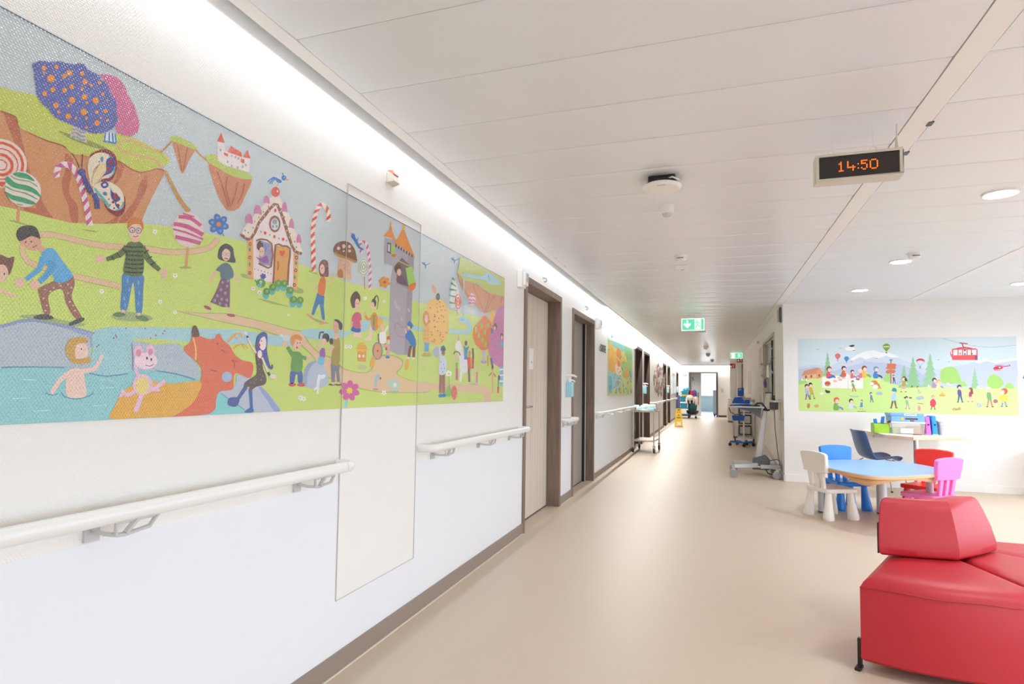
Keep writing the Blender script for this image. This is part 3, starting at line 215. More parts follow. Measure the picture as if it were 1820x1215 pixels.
'3 1;128,1,11,1878 1753 -1 -4 -4 0 -2 2 2 4 3 1;128,1,11,1687 1764 -1 -3 -3 -1 -2 3 1 3 3 1;128,1,11,1731 1764 -1 -3 -3 -1 -2 3 2 3 3 1;128,1,11,1780 1'
'763 -1 -4 -4 0 -1 2 1 4 3 1;128,1,11,1821 1764 -1 -3 -3 -1 -2 3 1 3 4 1;129,0,8,1629 1686 5 11 7 -8 -6 -11;129,0,8,1631 1635 6 11 6 -8 -5 -11;129,0,7,'
'1869 1689 7 12 8 -9 -7 -12;129,0,7,1864 1632 7 12 8 -9 -7 -12;130,1,8,1641 1709 -1 -5 -5 -3 -5 1 -2 4 2 5 4 3 5 -1;131,1,9,1638 1708 -2 -3 -3 0 -1 2 1'
' 2 3 1;130,1,8,1643 1662 -2 -4 -5 -3 -4 0 -3 5 2 4 5 3 5 -1;131,1,9,1639 1662 -1 -3 -3 -1 -2 2 1 3 3 0;130,1,8,1646 1608 -2 -5 -5 -3 -5 1 -2 4 2 5 4 3'
' 5 -1;131,1,9,1642 1607 -2 -2 -2 -1 -2 2 1 2 3 1;130,1,11,1886 1714 -2 -6 -6 -3 -6 1 -3 4 2 6 6 3 6 -1;131,1,12,1881 1713 -2 -3 -3 -1 -2 2 2 3 3 1;130'
',1,7,1884 1663 -2 -5 -6 -3 -6 1 -3 4 3 6 5 3 6 -1;131,1,8,1879 1662 -1 -2 -4 -1 -2 2 2 3 3 1;130,1,9,1879 1605 -3 -5 -5 -3 -6 1 -3 4 2 6 6 3 6 -1;131,'
'1,10,1874 1604 -2 -2 -3 -1 -2 2 2 3 3 0;132,1,9,1664 1625 -1 -2 -2 0 -1 2 1 2 2 0;132,1,9,1680 1625 -1 -2 -2 0 -2 1 1 2 3 1;132,1,9,1696 1625 -1 -2 -3'
' -1 -1 2 1 2 3 0;132,1,9,1712 1624 -1 -2 -2 0 -2 1 1 3 3 0;132,1,9,1729 1624 -2 -2 -2 -1 -1 2 1 2 2 1;132,1,9,1745 1624 -1 -3 -2 0 -2 2 2 2 2 0;133,0,'
'1,1767 1983 -13 1 -18 -3 -16 -14 -12 -13 5 -2 11 13 14 11 14 2 12 -1;133,0,2,1760 1983 -12 -3 -14 -6 -11 -14 -7 -11 4 -1 8 11 9 12 12 5 10 2;133,0,3,1'
'756 1979 -9 -3 -11 -7 -6 -10 -3 -8 4 0 3 8 5 9 9 4 8 3;133,1,4,1782 1977 -7 -6 -11 -3 -9 1 -2 5 6 6 11 3 10 -1;133,1,1,1806 2001 -4 -9 -9 -6 -9 0 -4 6'
' 3 8 9 6 10 0;134,0,2,1803 1999 16 -1 -13 -8;135,0,5,1764 1969 -8 -19 3 0 9 19;133,0,2,1793 2004 -7 10 -5 -2 7 -11;136,1,2,1799 2000 -2 -2 -2 -1 -2 1 '
'2 2 2 1;137,1,5,1682 1524 69 0 91 -6 84 0 -57 -1 -117 -2;138,1,5,1738 1545 -4 -12 -12 -6 -12 3 -6 10 5 12 11 6 13 -3;138,1,6,1768 1565 -4 -12 -12 -6 -'
'13 2 -5 11 4 12 12 6 13 -2;138,1,13,1796 1584 -4 -12 -13 -7 -13 3 -5 10 4 13 13 6 12 -2;138,1,14,1829 1590 -5 -13 -13 -7 -13 3 -6 11 5 12 13 7 13 -3;1'
'38,1,15,1864 1569 -5 -12 -13 -7 -14 2 -6 11 5 13 13 7 14 -3;138,1,6,1885 1536 -5 -12 -13 -7 -14 3 -6 11 5 12 13 7 14 -3;138,1,7,1923 1539 -5 -13 -14 -'
'7 -14 3 -6 11 5 13 13 7 15 -3;139,1,7,1742 1558 -5 -10 -13 -6 -13 2 -5 8 4 10 13 6 13 -2;140,1,8,1733 1558 -4 -5 -7 -1 -4 4 3 5 8 2;139,1,14,1772 1578'
' -5 -10 -13 -6 -13 2 -6 8 5 10 13 7 13 -2;140,1,15,1763 1579 -4 -6 -7 -1 -4 4 3 6 8 1;139,1,16,1800 1598 -5 -11 -13 -6 -14 2 -6 8 5 10 13 7 14 -2;140,'
'1,17,1790 1598 -3 -6 -8 -1 -4 4 4 6 7 1;139,1,17,1833 1603 -5 -10 -14 -7 -14 2 -6 9 5 10 13 6 15 -1;140,1,18,1823 1603 -4 -5 -8 -2 -4 5 4 5 8 2;139,1,'
'18,1868 1583 -6 -11 -14 -6 -14 2 -6 8 5 11 14 6 14 -1;140,1,19,1858 1583 -4 -6 -8 -1 -5 4 4 6 8 1;139,1,16,1889 1550 -5 -11 -15 -6 -15 2 -6 9 6 11 14 '
'6 15 -2;140,1,17,1879 1550 -4 -5 -8 -2 -5 5 4 6 8 1;139,1,17,1927 1553 -5 -11 -15 -6 -15 2 -7 9 6 10 14 7 16 -2;140,1,18,1917 1553 -4 -6 -9 -1 -4 5 4 '
'6 8 1;139,1,9,1716 1584 -6 -13 -16 -7 -16 2 -7 10 6 13 16 7 16 -2;138,1,10,1701 1574 -4 -7 -9 -3 -9 0 -4 5 4 6 9 4 9 -1;141,1,10,1699 1585 -3 -5 -5 -1'
' -4 4 3 5 6 1;142,1,11,1696 1584 -1 -2 -3 -1 -1 2 1 2 2 1;143,1,9,1718 1606 -5 -4 -7 1 -2 3 5 4 7 0;143,1,10,1707 1596 -6 1 -2 5 4 4 6 -1 2 -5;143,1,1'
'1,1692 1597 -1 4 5 5 6 0 1 -4 -5 -5;143,1,12,1688 1607 5 4 7 -1 2 -3 -5 -4 -7 0;143,1,13,1699 1617 6 -1 1 -5 -3 -4 -6 1 -2 5;143,1,14,1714 1616 1 -4 -'
'5 -5 -6 0 -1 4 5 5;144,1,15,1708 1607 -3 -3 -4 -1 -3 3 2 3 5 1;139,0,11,1678 1581 -12 7 -4 -5 11 -6;86,1,9,1667 1554 -2 -2 -4 1 -1 2 2 2 4 0;86,1,10,1'
'659 1548 -3 1 0 3 3 2 3 -1 0 -3;86,1,11,1650 1551 1 3 4 1 3 -1 -1 -2 -4 -2;86,1,9,1653 1559 3 1 3 -2 -1 -3 -4 0 -2 2;86,1,10,1664 1561 1 -2 -2 -3 -4 0'
' -1 2 2 3;145,1,12,1661 1555 -1 -2 -3 0 -1 1 1 3 3 0;86,1,10,1697 1545 -3 -2 -3 0 -2 2 3 2 4 0;86,1,11,1689 1539 -3 1 -1 3 3 2 3 -1 0 -3;86,1,12,1679 '
'1542 1 3 4 1 3 -1 -1 -2 -4 -2;86,1,10,1682 1550 4 1 2 -2 -1 -3 -3 0 -3 2;86,1,11,1693 1552 2 -2 -3 -3 -3 -1 -1 3 2 2;145,1,13,1691 1546 -1 -2 -3 -1 -2'
' 2 2 2 3 1;89,1,5,1950 1674 37 7 24 -10 -38 0;146,0,6,2082 1908 3 14 1 18 -8 15 -12 11 -18 8 -24 0 -24 -14 -15 -18 -11 -22 -9 -26 -6 -28 -2 -30 1 -29 '
'3 -29 2 -29 3 -28 4 -28 3 -21 27 6 -3 21 -4 28 -3 28 -2 30 -3 29 -1 29 2 28 6 27 8 23 10 19 10 13 4 3 6 -1 12 -6 9 -8 6 -11 -1 -14 -3 -13;147,0,7,2053'
' 1904 4 15 27 26 1 -18;147,0,8,2056 1935 -8 10 6 27 17 -10;147,0,7,2033 1954 -7 3 -36 -8 25 21;147,0,7,2013 1945 -9 -15 -34 -20 7 17;147,0,8,1995 1911'
' -4 -15 -30 -23 3 16;147,0,9,1987 1877 -2 -16 -28 -23 1 15;147,0,10,1983 1843 1 -15 -25 -24 -1 15;147,0,11,1985 1810 2 -15 -25 -24 -1 15;147,0,12,1988'
' 1777 2 -15 -25 -23 -2 14;147,0,13,1991 1744 1 -15 -24 -23 -2 14;147,0,14,1994 1711 3 -14 -24 -24 -2 15;148,0,5,2149 1783 95 1 2 -95 -103 -1;149,0,6,2'
'176 1770 -2 -7 -6 -5 -7 0 -5 5 0 7 4 6 7 3 6 -2 3 -7 -3 0 -2 5 -4 2 -5 -2 -3 -5 0 -6 4 -4 4 0 4 4 2 6;149,0,6,2197 1740 -2 -7 -6 -5 -7 0 -5 5 0 7 4 6 '
'7 3 6 -2 3 -7 -3 0 -2 5 -4 2 -5 -2 -3 -5 0 -6 4 -4 4 0 4 4 2 6;149,0,6,2230 1758 -2 -8 -6 -5 -8 0 -5 5 0 7 4 7 8 2 6 -2 3 -6 -4 -1 -2 5 -4 2 -5 -2 -3 '
'-5 1 -6 3 -4 5 0 4 4 1 6;149,0,6,2166 1745 -2 -8 -6 -4 -7 -1 -5 5 0 7 4 6 7 3 6 -2 3 -6 -3 -1 -2 5 -5 2 -4 -2 -3 -5 0 -6 4 -3 4 0 4 3 2 6;149,0,7,2218'
' 1774 -2 -7 -6 -5 -7 -1 -5 5 -1 7 5 7 7 3 6 -3 3 -6 -3 -1 -2 5 -5 2 -4 -2 -3 -5 0 -6 3 -3 5 0 4 3 2 6;149,0,6,2237 1727 -2 -8 -6 -5 -8 0 -5 5 0 7 4 7 '
'8 2 6 -2 3 -6 -3 -1 -2 5 -5 2 -5 -2 -3 -5 1 -6 3 -4 5 0 4 4 2 6;149,0,7,2216 1736 -3 -7 -6 -5 -7 0 -5 4 0 7 4 7 7 3 7 -3 3 -6 -4 -1 -2 5 -4 2 -5 -2 -3'
' -5 0 -5 4 -4 5 0 4 3 1 6;150,1,6,2148 1687 0 25 17 14 17 -10 1 -26;151,1,8,2112 1785 33 -11 62 2 70 -3 4 20 -84 -2 -70 5;152,1,9,2109 1792 15 30 44 2'
'4 54 8 43 -21 19 -40 -5 -9 -72 1 -62 1 -32 2;153,1,10,2157 1813 -3 -6 -8 -4 -9 0 -4 4 4 6 8 4 9 0;153,1,10,2195 1830 -4 -7 -8 -5 -9 1 -4 6 3 7 9 5 9 -'
'1;153,1,10,2234 1838 -2 -5 -7 -4 -7 0 -4 4 3 6 7 4 7 -1;153,1,10,2238 1819 -3 -5 -8 -4 -9 0 -4 4 4 5 8 4 8 0;153,1,10,2190 1808 -2 -3 -5 -2 -5 0 -2 2 '
'2 3 5 2 5 0;137,1,5,1952 1496 61 -8 80 -8 -64 -5;59,0,5,2023 1645 -9 -12 -11 -14 -14 -11 -11 -9 5 -3 11 9 16 12 13 14 10 12;59,0,7,2058 1648 25 5 29 1'
'0 13 20 5 17 -8 0 -6 -17 -11 -17 -24 -7 -23 -4;154,1,6,2017 1599 39 -4 1 -51 9 -49 -19 1 -18 54 -15 -12 -18 -33 -16 3 21 58;155,1,8,2022 1645 21 23 14'
' 0 8 -23 -10 -53 -39 4;156,1,7,1948 1504 34 -7 8 -7 -31 3;156,1,6,2029 1473 35 11 6 -8 -29 -7;157,1,8,2017 1707 22 30 33 0 9 -33 -1 -28 -25 -6 -30 0;1'
'58,1,9,2054 1702 -4 -16 -11 -8 -11 4 -6 13 4 16 11 8 11 -4;60,1,10,2037 1701 -1 -3 -2 0 -2 2 1 2 3 1;159,0,5,2333 1831 -10 13 -8 15 6 14 9 9 4 0 12 -5'
' 11 -13 9 -20 7 -25 6 -29 5 -26 3 -29 -1 -36 -1 -29 22 3 2 30 0 37 -3 29 -5 27 -5 29 -8 26 -10 21 -14 15 -18 8 -26 -5 -18 -16 -8 -20 8 -18 11 -13;160,'
'0,6,2312 1824 -8 11 13 17 7 -10;160,0,7,2296 1850 3 17 27 12 -9 -13;160,0,8,2315 1887 36 6 -4 -18 -12 6;160,0,6,2370 1882 9 -12 -16 -19 -6 12;160,0,7,'
'2386 1854 5 -13 -19 -18 -3 13;160,0,8,2395 1825 3 -13 -20 -18 -2 13;160,0,9,2401 1795 3 -13 -20 -18 -2 14;160,0,10,2406 1765 2 -14 -21 -16 -1 13;160,0'
',6,2409 1734 0 -14 -22 -16 0 14;160,0,6,2408 1703 0 -14 -23 -16 1 14;161,0,6,2347 1728 5 -64 7 2 -5 63;162,1,10,2385 1777 -12 -34 -30 -19 -31 7 -14 28'
' 11 33 29 19 32 -6;163,0,11,2380 1776 -2 -14 -6 -13 -10 -11 -13 -7 -13 -2 -13 2 -10 7 -7 10 -3 12 1 14 6 12 10 11 12 7 13 3 13 -2 11 -6 7 -11 4 -12 -7'
' -2 -2 12 -6 10 -10 6 -10 1 -12 -2 -10 -6 -8 -10 -5 -11 -2 -13 3 -11 6 -9 9 -7 11 -2 11 2 10 7 9 9 5 12 1 12;163,0,12,2367 1773 -1 -9 -4 -9 -7 -7 -9 -'
'5 -9 -2 -9 2 -7 4 -5 7 -2 9 1 9 5 8 6 8 9 5 9 1 9 -1 7 -4 5 -7 2 -9 -6 -1 -1 8 -4 6 -6 4 -7 1 -7 -1 -7 -5 -5 -6 -3 -7 -1 -8 2 -8 4 -6 5 -4 7 -1 7 1 7 '
'4 5 6 4 8 0 8;163,0,13,2355 1771 0 -5 -3 -4 -3 -4 -5 -2 -5 -1 -5 0 -4 2 -3 4 -1 4 1 4 2 5 4 3 4 3 6 1 4 -1 5 -2 2 -3 1 -4 -6 -1 0 3 -2 2 -2 2 -3 0 -3 '
'0 -3 -2 -3 -2 -1 -4 0 -3 0 -3 2 -3 3 -1 2 -1 4 1 2 1 3 3 1 3 0 4;133,0,10,2239 1884 12 -8 15 -10 14 -11 16 -9 21 -3 16 1 3 8 -13 0 -15 2 -12 10 -12 12'
' -14 11 -10 9;133,1,11,2265 1893 -4 -10 -10 -6 -11 1 -4 7 4 10 10 6 11 -1;133,0,11,2283 1869 9 23 -3 0 -18 -23;134,0,12,2240 1894 -16 6 21 0;164,1,9,2'
'279 1441 7 21 40 6 10 -27;164,1,9,2359 1435 41 22 7 48 15 -2 3 -62;165,1,10,2258 1464 14 24 55 -3 -5 -22;166,1,11,2259 1522 29 29 39 -3 8 -34 -12 -31 '
'-51 0;59,0,12,2323 1518 6 -27 11 2 -5 27;59,0,12,2257 1506 -6 -27 11 0 6 27;167,1,5,2244 1598 12 29 32 20 32 -18 -1 -28 -23 -20 -32 -14;158,1,6,2318 1'
'591 -5 -20 -13 -9 -14 6 -6 17 4 20 13 9 14 -5;60,1,7,2295 1592 -1 -3 -2 0 -2 2 1 3 3 0;60,1,7,2309 1593 -2 -3 -2 0 -1 2 1 3 2 0;168,0,5,2444 1631 9 12'
' 8 9 4 -4 6 -14 -3 -25 -5 -22 5 0 6 23 5 25 -5 16 -15 6 -16 -11 -12 -13;169,1,10,2411 1540 26 29 27 -6 15 -33 -11 -44 -40 1;169,0,11,2419 1548 -16 -9 '
'-13 -5 -8 6 -7 9 -17 -6 9 -10 19 -10 26 8 19 10;59,1,12,2374 1555 -3 -7 -6 -3 -8 2 -3 6 3 6 7 4 7 -2;170,0,11,2431 1557 0 -52 17 2 -1 51;171,0,11,2427'
' 1502 21 1 -1 -19 -19 1;168,1,6,2457 1618 -5 -16 -15 -8 -15 4 -7 14 6 15 14 8 15 -4;158,1,7,2442 1601 -4 -14 -11 -7 -11 4 -5 13 4 14 11 7 11 -4;172,0,'
'9,2520 1948 96 10 1 -22 203 -20 -1 -67 -6 -116 -4 -133 -22 -210 -111 -10 -98 21 2 171 3 142 22 109 -46 2 -35 -3 -7 73;173,0,10,2752 1911 68 3 -7 -181 '
'-4 -133 -22 -210 -47 -5 8 208 6 168;174,1,10,2511 1956 40 35 21 34 18 -28 33 -40 -54 5;174,1,11,2614 1942 42 49 43 48 43 -36 86 -87 -77 16 -84 8;175,1'
',11,2583 2035 -2 -9 -6 -5 -6 2 -3 8 2 9 6 5 6 -2;175,1,12,2717 2053 -3 -12 -9 -7 -9 2 -5 10 3 12 9 7 10 -2;176,1,12,2637 1936 -4 -9 -9 -2 -5 7 4 9 9 2'
';176,1,12,2664 1934 -4 -9 -9 -2 -5 6 4 9 9 2;176,1,12,2691 1931 -4 -9 -9 -2 -5 7 4 9 9 2;176,1,12,2719 1929 -4 -9 -9 -2 -5 6 4 9 9 3;176,1,12,2748 192'
'6 -5 -9 -9 -2 -5 7 4 9 10 2;176,1,12,2777 1924 -5 -10 -9 -2 -6 7 5 9 9 3;176,1,12,2806 1921 -5 -9 -9 -2 -5 7 4 9 10 2;176,0,10,2542 1931 37 5 0 -56 -3'
'9 2;177,0,11,2549 1924 20 2 1 -37 -22 0;178,0,11,2639 1846 53 41 72 -20 2 -122 -122 2;179,0,12,2642 1860 120 -5 4 5 -120 5;180,0,12,2639 1744 125 -10 '
'5 6 -126 9;181,0,13,2731 1839 72 24 44 -90 -82 -19;182,1,14,2773 1757 73 25 -14 -38 -52 -16;181,0,10,2580 1927 34 -1 -1 -43 -31 -2;182,1,11,2587 1880 '
'40 11 -7 -16 -29 -4;167,1,12,2687 1828 -10 -20 -24 -12 -26 2 -11 16 10 20 24 12 26 -2;59,1,13,2686 1809 -6 -14 -15 -8 -15 3 -7 11 6 14 15 8 15 -2;183,'
'1,14,2648 1781 63 10 30 -37 -92 -3;184,1,10,2647 1645 3 -10 -10 -4 -13 8 -3 11 10 3;184,1,10,2684 1623 3 -11 -11 -3 -12 8 -3 11 10 3;184,1,11,2786 162'
'8 3 -12 -10 -3 -14 8 -3 11 10 3;184,1,10,2713 1572 3 -11 -10 -3 -13 8 -3 11 10 3;184,1,11,2656 1629 3 -11 -10 -3 -12 7 -3 11 10 3;185,0,11,2754 1480 -'
'34 -3 -37 1 -27 13 -17 17 1 17 10 13 16 2 17 -2 8 -9 3 -9 9 2 -4 10 -9 10 -23 3 -23 -4 -13 -16 -1 -18 19 -19 29 -14 41 -2 35 3;185,0,12,2702 1520 5 4 '
'7 3 19 -1 17 -2 3 5 -18 2 -21 0 -13 -4 -6 -5;186,1,10,2580 1730 -16 -9 -22 -1 -7 9 15 9 23 0;186,1,11,2539 1702 -18 2 -6 10 13 10 18 -1 6 -11;186,1,12'
',2486 1702 -2 10 16 11 19 1 2 -10 -16 -11;186,1,13,2473 1728 15 9 22 1 6 -9 -15 -9 -21 0;186,1,14,2512 1755 18 0 6 -11 -13 -10 -18 1 -5 10;186,1,15,25'
'66 1756 3 -10 -17 -11 -19 -1 -3 10 16 11;187,1,16,2539 1731 -7 -7 -13 -2 -6 5 6 7 13 2;188,0,11,2792 1438 -5 -13 -7 -19 -4 -18 -4 -15 31 0 3 14 5 19 6'
' 17 6 14;188,0,7,2831 1440 -1 -14 -2 -17 -1 -19 -1 -15 32 1 1 15 1 19 1 18 2 13;189,1,12,2803 1372 -5 -5 -14 -3 -13 2 -6 4 5 5 13 2 14 -1;189,1,12,285'
'8 1373 -6 -5 -14 -3 -14 1 -5 5 5 5 14 2 14 -1;190,1,12,2753 1499 51 20 53 -42 6 -38 -55 -1 -35 35;190,0,13,2764 1501 -12 -8 -9 -13 15 -11 17 -7 16 8 -'
'15 7 -11 7 6 5 9 6;59,0,14,2761 1500 -10 24 -17 -3 11 -24;59,1,11,2805 1538 -6 -11 -15 -6 -15 3 -6 10 5 11 15 6 15 -3;133,1,12,2764 1543 24 25 33 -14 '
'5 -14;167,1,13,2816 1537 -4 -8 -10 -1 -5 7 5 7 9 1;191,0,10,2478 1471 1 -24 9 -24 33 1 26 3 5 -14 0 -16 12 1 0 16 -10 18 -33 -2 -25 -3 -6 22 -1 23;192'
',0,11,2530 1410 22 2 14 0 -1 -18 -6 -21 28 -1 6 22 -1 26 -35 7 -28 -2;18,1,7,2595 1365 -6 -5 -15 -3 -16 2 -6 4 6 5 15 3 15 -1;193,1,11,2490 1472 41 15'
' 20 -9 2 -44 -52 -6;193,0,12,2539 1474 38 43 -16 3 -38 -43;194,1,11,2522 1527 -6 -22 -18 -10 -18 7 -9 19 7 21 17 11 19 -7;158,1,13,2531 1508 -4 -14 -1'
'2 -7 -13 4 -6 13 4 14 13 7 13 -4;195,1,12,2522 1392 -11 -30 -30 -14 -30 11 -13 27 10 29 29 14 31 -9;196,0,13,2526 1392 -2 -15 -8 -13 -12 -11 -15 -5 -1'
'5 -1 -15 4 -13 9 -8 12 -3 14 2 14 7 13 11 11 15 6 15 1 16 -4 12 -9 9 -12 4 -14 -10 -1 -3 13 -7 11 -10 7 -12 4 -13 -1 -11 -5 -9 -9 -6 -12 -1 -12 2 -13 '
'7 -11 10 -7 12 -4 13 1 11 5 10 8 5 12 2 13;167,1,14,2486 1389 -3 -4 -6 -1 -4 4 3 5 6 0;197,1,11,2596 1460 -5 -9 -13 -4 -14 2 -5 7 5 9 12 4 14 -2;198,1'
',12,2590 1441 -5 -11 -10 0 -5 10 4 11 10 1;199,1,7,2392 1307 -12 -9 -28 -4 -29 2 -12 8 11 8 28 5 29 -2;200,0,7,2312 1380 72 3 -4 -52 -69 1;201,1,8,230'
'1 1381 12 27 28 12 29 -6 22 -29 -44 -9;202,0,9,2308 1390 78 3 0 3 -78 -3;202,0,9,2313 1401 62 2 0 2 -61 -2;203,0,8,2318 1363 17 -1 1 -13 -17 1;203,0,8'
',2351 1364 17 0 1 -13 -17 0;204,1,14,2458 1332 -14 -18 -17 -7 -10 10 2 19 14 18 17 6 11 -9;204,1,13,2791 1334 -11 -22 -17 -8 -12 9 -1 23 11 22 17 9 12'
' -10;199,1,7,2455 1293 -7 -4 -15 -2 -15 1 -6 3 6 4 15 2 15 -1;205,0,7,2496 1271 -16 -3 -17 -11 -5 -23 -1 -20 22 -1 1 20 4 21 9 5 11 1;205,1,8,2511 126'
'9 -7 -6 -15 -3 -16 2 -6 6 6 6 15 3 16 -2;206,1,9,2519 1258 -3 -5 -6 0 -4 5 3 4 7 0;207,1,7,2498 1205 -8 -4 -19 -1 -18 1 -8 4 7 3 19 2 19 -1;208,1,7,26'
'96 1228 -12 -23 -31 -9 -31 9 -13 22 11 23 30 10 32 -9;208,1,8,2617 1236 -6 -16 -14 -7 -14 7 -7 16 5 16 14 7 15 -7;209,1,8,2669 1228 -4 -9 -13 -3 -12 3'
' -6 8 5 9 12 3 13 -3;210,1,8,2696 1191 -13 -4 -33 -2 -32 2 -13 4 13 5 32 1 32 -1;211,0,5,2227 1162 -9 -39 21 -2 9 39;212,1,7,2335 1185 -20 -9 -28 5 -9'
' 14 20 9 28 -5;212,1,8,2288 1155 -24 4 -12 16 13 12 25 -4 11 -16;212,1,9,2219 1159 -10 13 13 14 24 2 11 -13 -14 -15;212,1,10,2180 1192 10 12 28 3 17 -'
'10 -10 -13 -28 -2;212,1,11,2198 1230 23 3 21 -12 -2 -14 -23 -2 -21 11;212,1,12,2260 1245 20 -9 -2 -17 -20 -8 -20 10 2 16;212,1,13,2323 1225 0 -14 -25 '
'-10 -24 5 0 14 24 10;213,1,14,2277 1199 -10 -10 -20 0 -11 10 10 10 20 0;137,1,7,3060 1400 -18 -7 -46 -5 -44 0 -19 5 18 7 44 5 46 0;214,0,6,2984 1687 2'
' 8 16 1 6 7 14 1 3 8 16 1 6 7 14 2 9 3 13 7 12 -4 13 6 13 -3 13 6 13 -3 13 5 11 -2 18 3 0 -8 18 2 1 -7 17 2 0 -8 18 2 0 -6 13 -4 -8 -7 15 -3 -10 -8 10'
' -4 -7 -7 17 -2 -12 -8 13 -4 -9 -7 12 -4 -6 -7 11 -4 -7 -6 10 -5 -9 -7 12 -4 -13 -7 11 -5 -10 -6 11 -5 -11 -7 13 -4 -11 -7 9 -5 -8 -6 10 -5 -10 -6 4 -'
'6 -12 -6 5 -7 -14 -5 5 -7 -13 -6 7 -6 -14 -6 7 -6 -15 -6 -3 -5 -4 -7 -17 -1 -5 -7 -18 0 -5 -7 -17 0 -3 -9 -16 1 -14 -3 -12 3 -14 -5 -11 6 -15 -6 -11 6'
' -13 -4 -10 3 -10 3 5 7 -13 3 9 7 -15 3 9 7 -14 3 9 7 -11 4 7 7 -11 3 4 6 -13 4 8 6 -9 4 8 7 -12 3 8 7 -9 4 8 6 -11 4 8 6 -11 4 10 6 -11 4 8 7 -9 3 6 '
'7 -11 3 8 7 1 5 -14 3 10 7 -12 4 11 7 -12 4 11 7 -10 4 8 7 -12 4 10 7 -10 4;215,1,7,3171 1541 -7 -3 -5 1 3 4 7 4 5 -1;215,1,7,3252 1549 -9 -3 -4 2 6 4'
' 9 3 3 -2;215,1,7,3023 1593 -8 -3 -3 2 5 4 9 2 3 -2;215,1,7,3178 1506 5 -3 -3 -2 -9 1 -5 3 4 2;215,1,7,3128 1659 -3 -4 -5 0 -2 4 3 4 5 0;215,1,7,3150 '
'1721 3 -3 -4 -2 -7 1 -3 4 4 2;215,1,7,3089 1492 -7 -3 -4 0 2 5 7 3 4 -1;215,1,7,3058 1521 4 -4 -3 -2 -8 2 -4 3 3 2;215,1,7,3161 1695 6 -2 -2 -2 -9 0 -'
'7 2 2 2;215,1,7,3228 1683 3 -4 -4 -2 -8 2 -3 4 4 2;215,1,7,3092 1482 -3 -4 -5 0 -2 4 3 4 5 0;215,1,7,3177 1674 -8 -2 -4 1 6 4 9 3 3 -1;215,1,7,3190 14'
'87 -9 -2 -3 1 4 4 9 3 4 -2;215,1,7,3087 1628 3 -3 -3 -2 -8 1 -4 4 4 2;215,1,7,3089 1570 6 -2 -3 -2 -8 0 -7 2 3 3;215,1,7,3181 1645 1 -4 -5 -2 -6 3 -1 '
'4 4 1;215,1,7,3218 1613 1 -4 -5 -1 -6 2 -1 5 5 1;215,1,7,3134 1550 6 -3 -3 -2 -9 1 -6 3 3 2;215,1,7,3203 1522 6 -2 -3 -3 -9 1 -7 2 3 2;215,1,7,3209 16'
'40 -4 -5 -5 0 -1 4 4 4 5 1;215,1,7,3065 1483 4 -3 -4 -2 -8 2 -3 3 4 2;215,1,7,3206 1497 -9 -2 -4 2 6 4 9 2 3 -2;215,1,8,3099 1630 -3 -5 -5 0 -2 4 2 4 '
'5 0;215,1,7,3203 1703 -7 -4 -5 0 2 5 7 3 5 0;215,1,8,3215 1519 6 -2 -3 -2 -9 0 -6 3 3 2;215,1,8,3099 1566 -8 -3 -4 2 5 4 9 2 3 -1;215,1,7,3104 1492 -3'
' -4 -5 0 -2 4 3 4 5 0;215,1,7,3089 1639 4 -3 -4 -2 -7 1 -4 4 4 2;215,1,7,3033 1670 -6 -4 -4 0 1 5 5 3 5 0;215,1,7,3145 1624 2 -4 -4 -2 -7 2 -3 4 5 2;2'
'15,1,7,3165 1522 -1 -5 -5 0 -4 3 2 5 5 0;215,1,7,3112 1702 -8 -2 -3 1 5 4 8 3 3 -1;215,1,8,3025 1587 -7 -3 -4 1 4 4 7 3 4 -1;215,1,7,3050 1532 -8 -2 -'
'3 1 5 4 8 2 3 -1;215,1,7,3172 1533 6 -3 -4 -2 -9 1 -5 3 4 2;215,1,7,3117 1681 -8 -4 -3 1 3 4 8 4 4 -1;215,1,7,3085 1602 -8 -2 -3 2 6 4 9 2 3 -2;215,1,'
'7,3126 1599 -6 -3 -5 0 2 4 6 4 5 0;216,1,5,3174 1426 -15 -23 -36 -11 -36 7 -16 20 14 22 35 12 37 -7;217,0,7,2965 1478 56 4 -1 -62 -54 -4;218,1,8,2997 '
'1407 -7 -5 -15 -3 -16 1 -6 5 6 5 15 3 16 -1;218,1,8,3045 1410 -6 -5 -16 -3 -16 1 -7 5 6 5 16 3 16 -1;219,1,8,2944 1530 20 32 48 1 15 -87 -74 -4;220,1,'
'9,3018 1608 -10 -33 -28 -15 -28 9 -13 30 10 32 27 16 29 -9;158,1,10,3003 1604 -5 -18 -14 -9 -15 5 -7 17 5 18 15 9 15 -5;221,1,9,2972 1533 -3 -4 -6 0 -'
'4 3 3 4 6 1;221,1,9,3003 1536 -3 -4 -6 0 -3 3 3 4 6 1;221,1,9,2981 1512 -3 -4 -7 -1 -3 4 3 4 6 1;221,1,9,3013 1515 -3 -4 -7 -1 -3 4 3 4 6 0;221,1,9,29'
'74 1490 -3 -4 -6 -1 -4 4 3 4 6 0;221,1,9,3009 1493 -3 -5 -7 0 -3 3 3 5 6 0;222,1,1,3098 1791 5 -19 -12 -12 -22 3 -19 14 -5 19 12 12 22 -2;223,1,7,3151'
' 1752 -7 -16 -19 -10 -20 4 -9 14 8 16 19 9 19 -3;224,0,8,3164 1299 -2 -114 39 -1 1 116;224,0,9,3201 1300 7 -116 39 0 -7 117;225,1,8,3216 1169 -9 -8 -2'
'1 -3 -21 3 -9 8 8 8 21 4 21 -4;225,1,9,3259 1170 -8 -8 -19 -3 -19 3 -8 9 7 8 19 3 20 -4;226,0,6,3193 1377 -26 83 -25 -3 27 -82;226,1,10,3159 1367 38 4'
'1 50 -17 17 -54 -31 -40 -71 0;227,1,11,3189 1369 -4 -7 -7 0 -3 6 3 7 7 0;227,1,11,3225 1355 -3 -7 -7 0 -4 6 3 7 7 0;227,1,11,3199 1331 -3 -7 -7 0 -4 6'
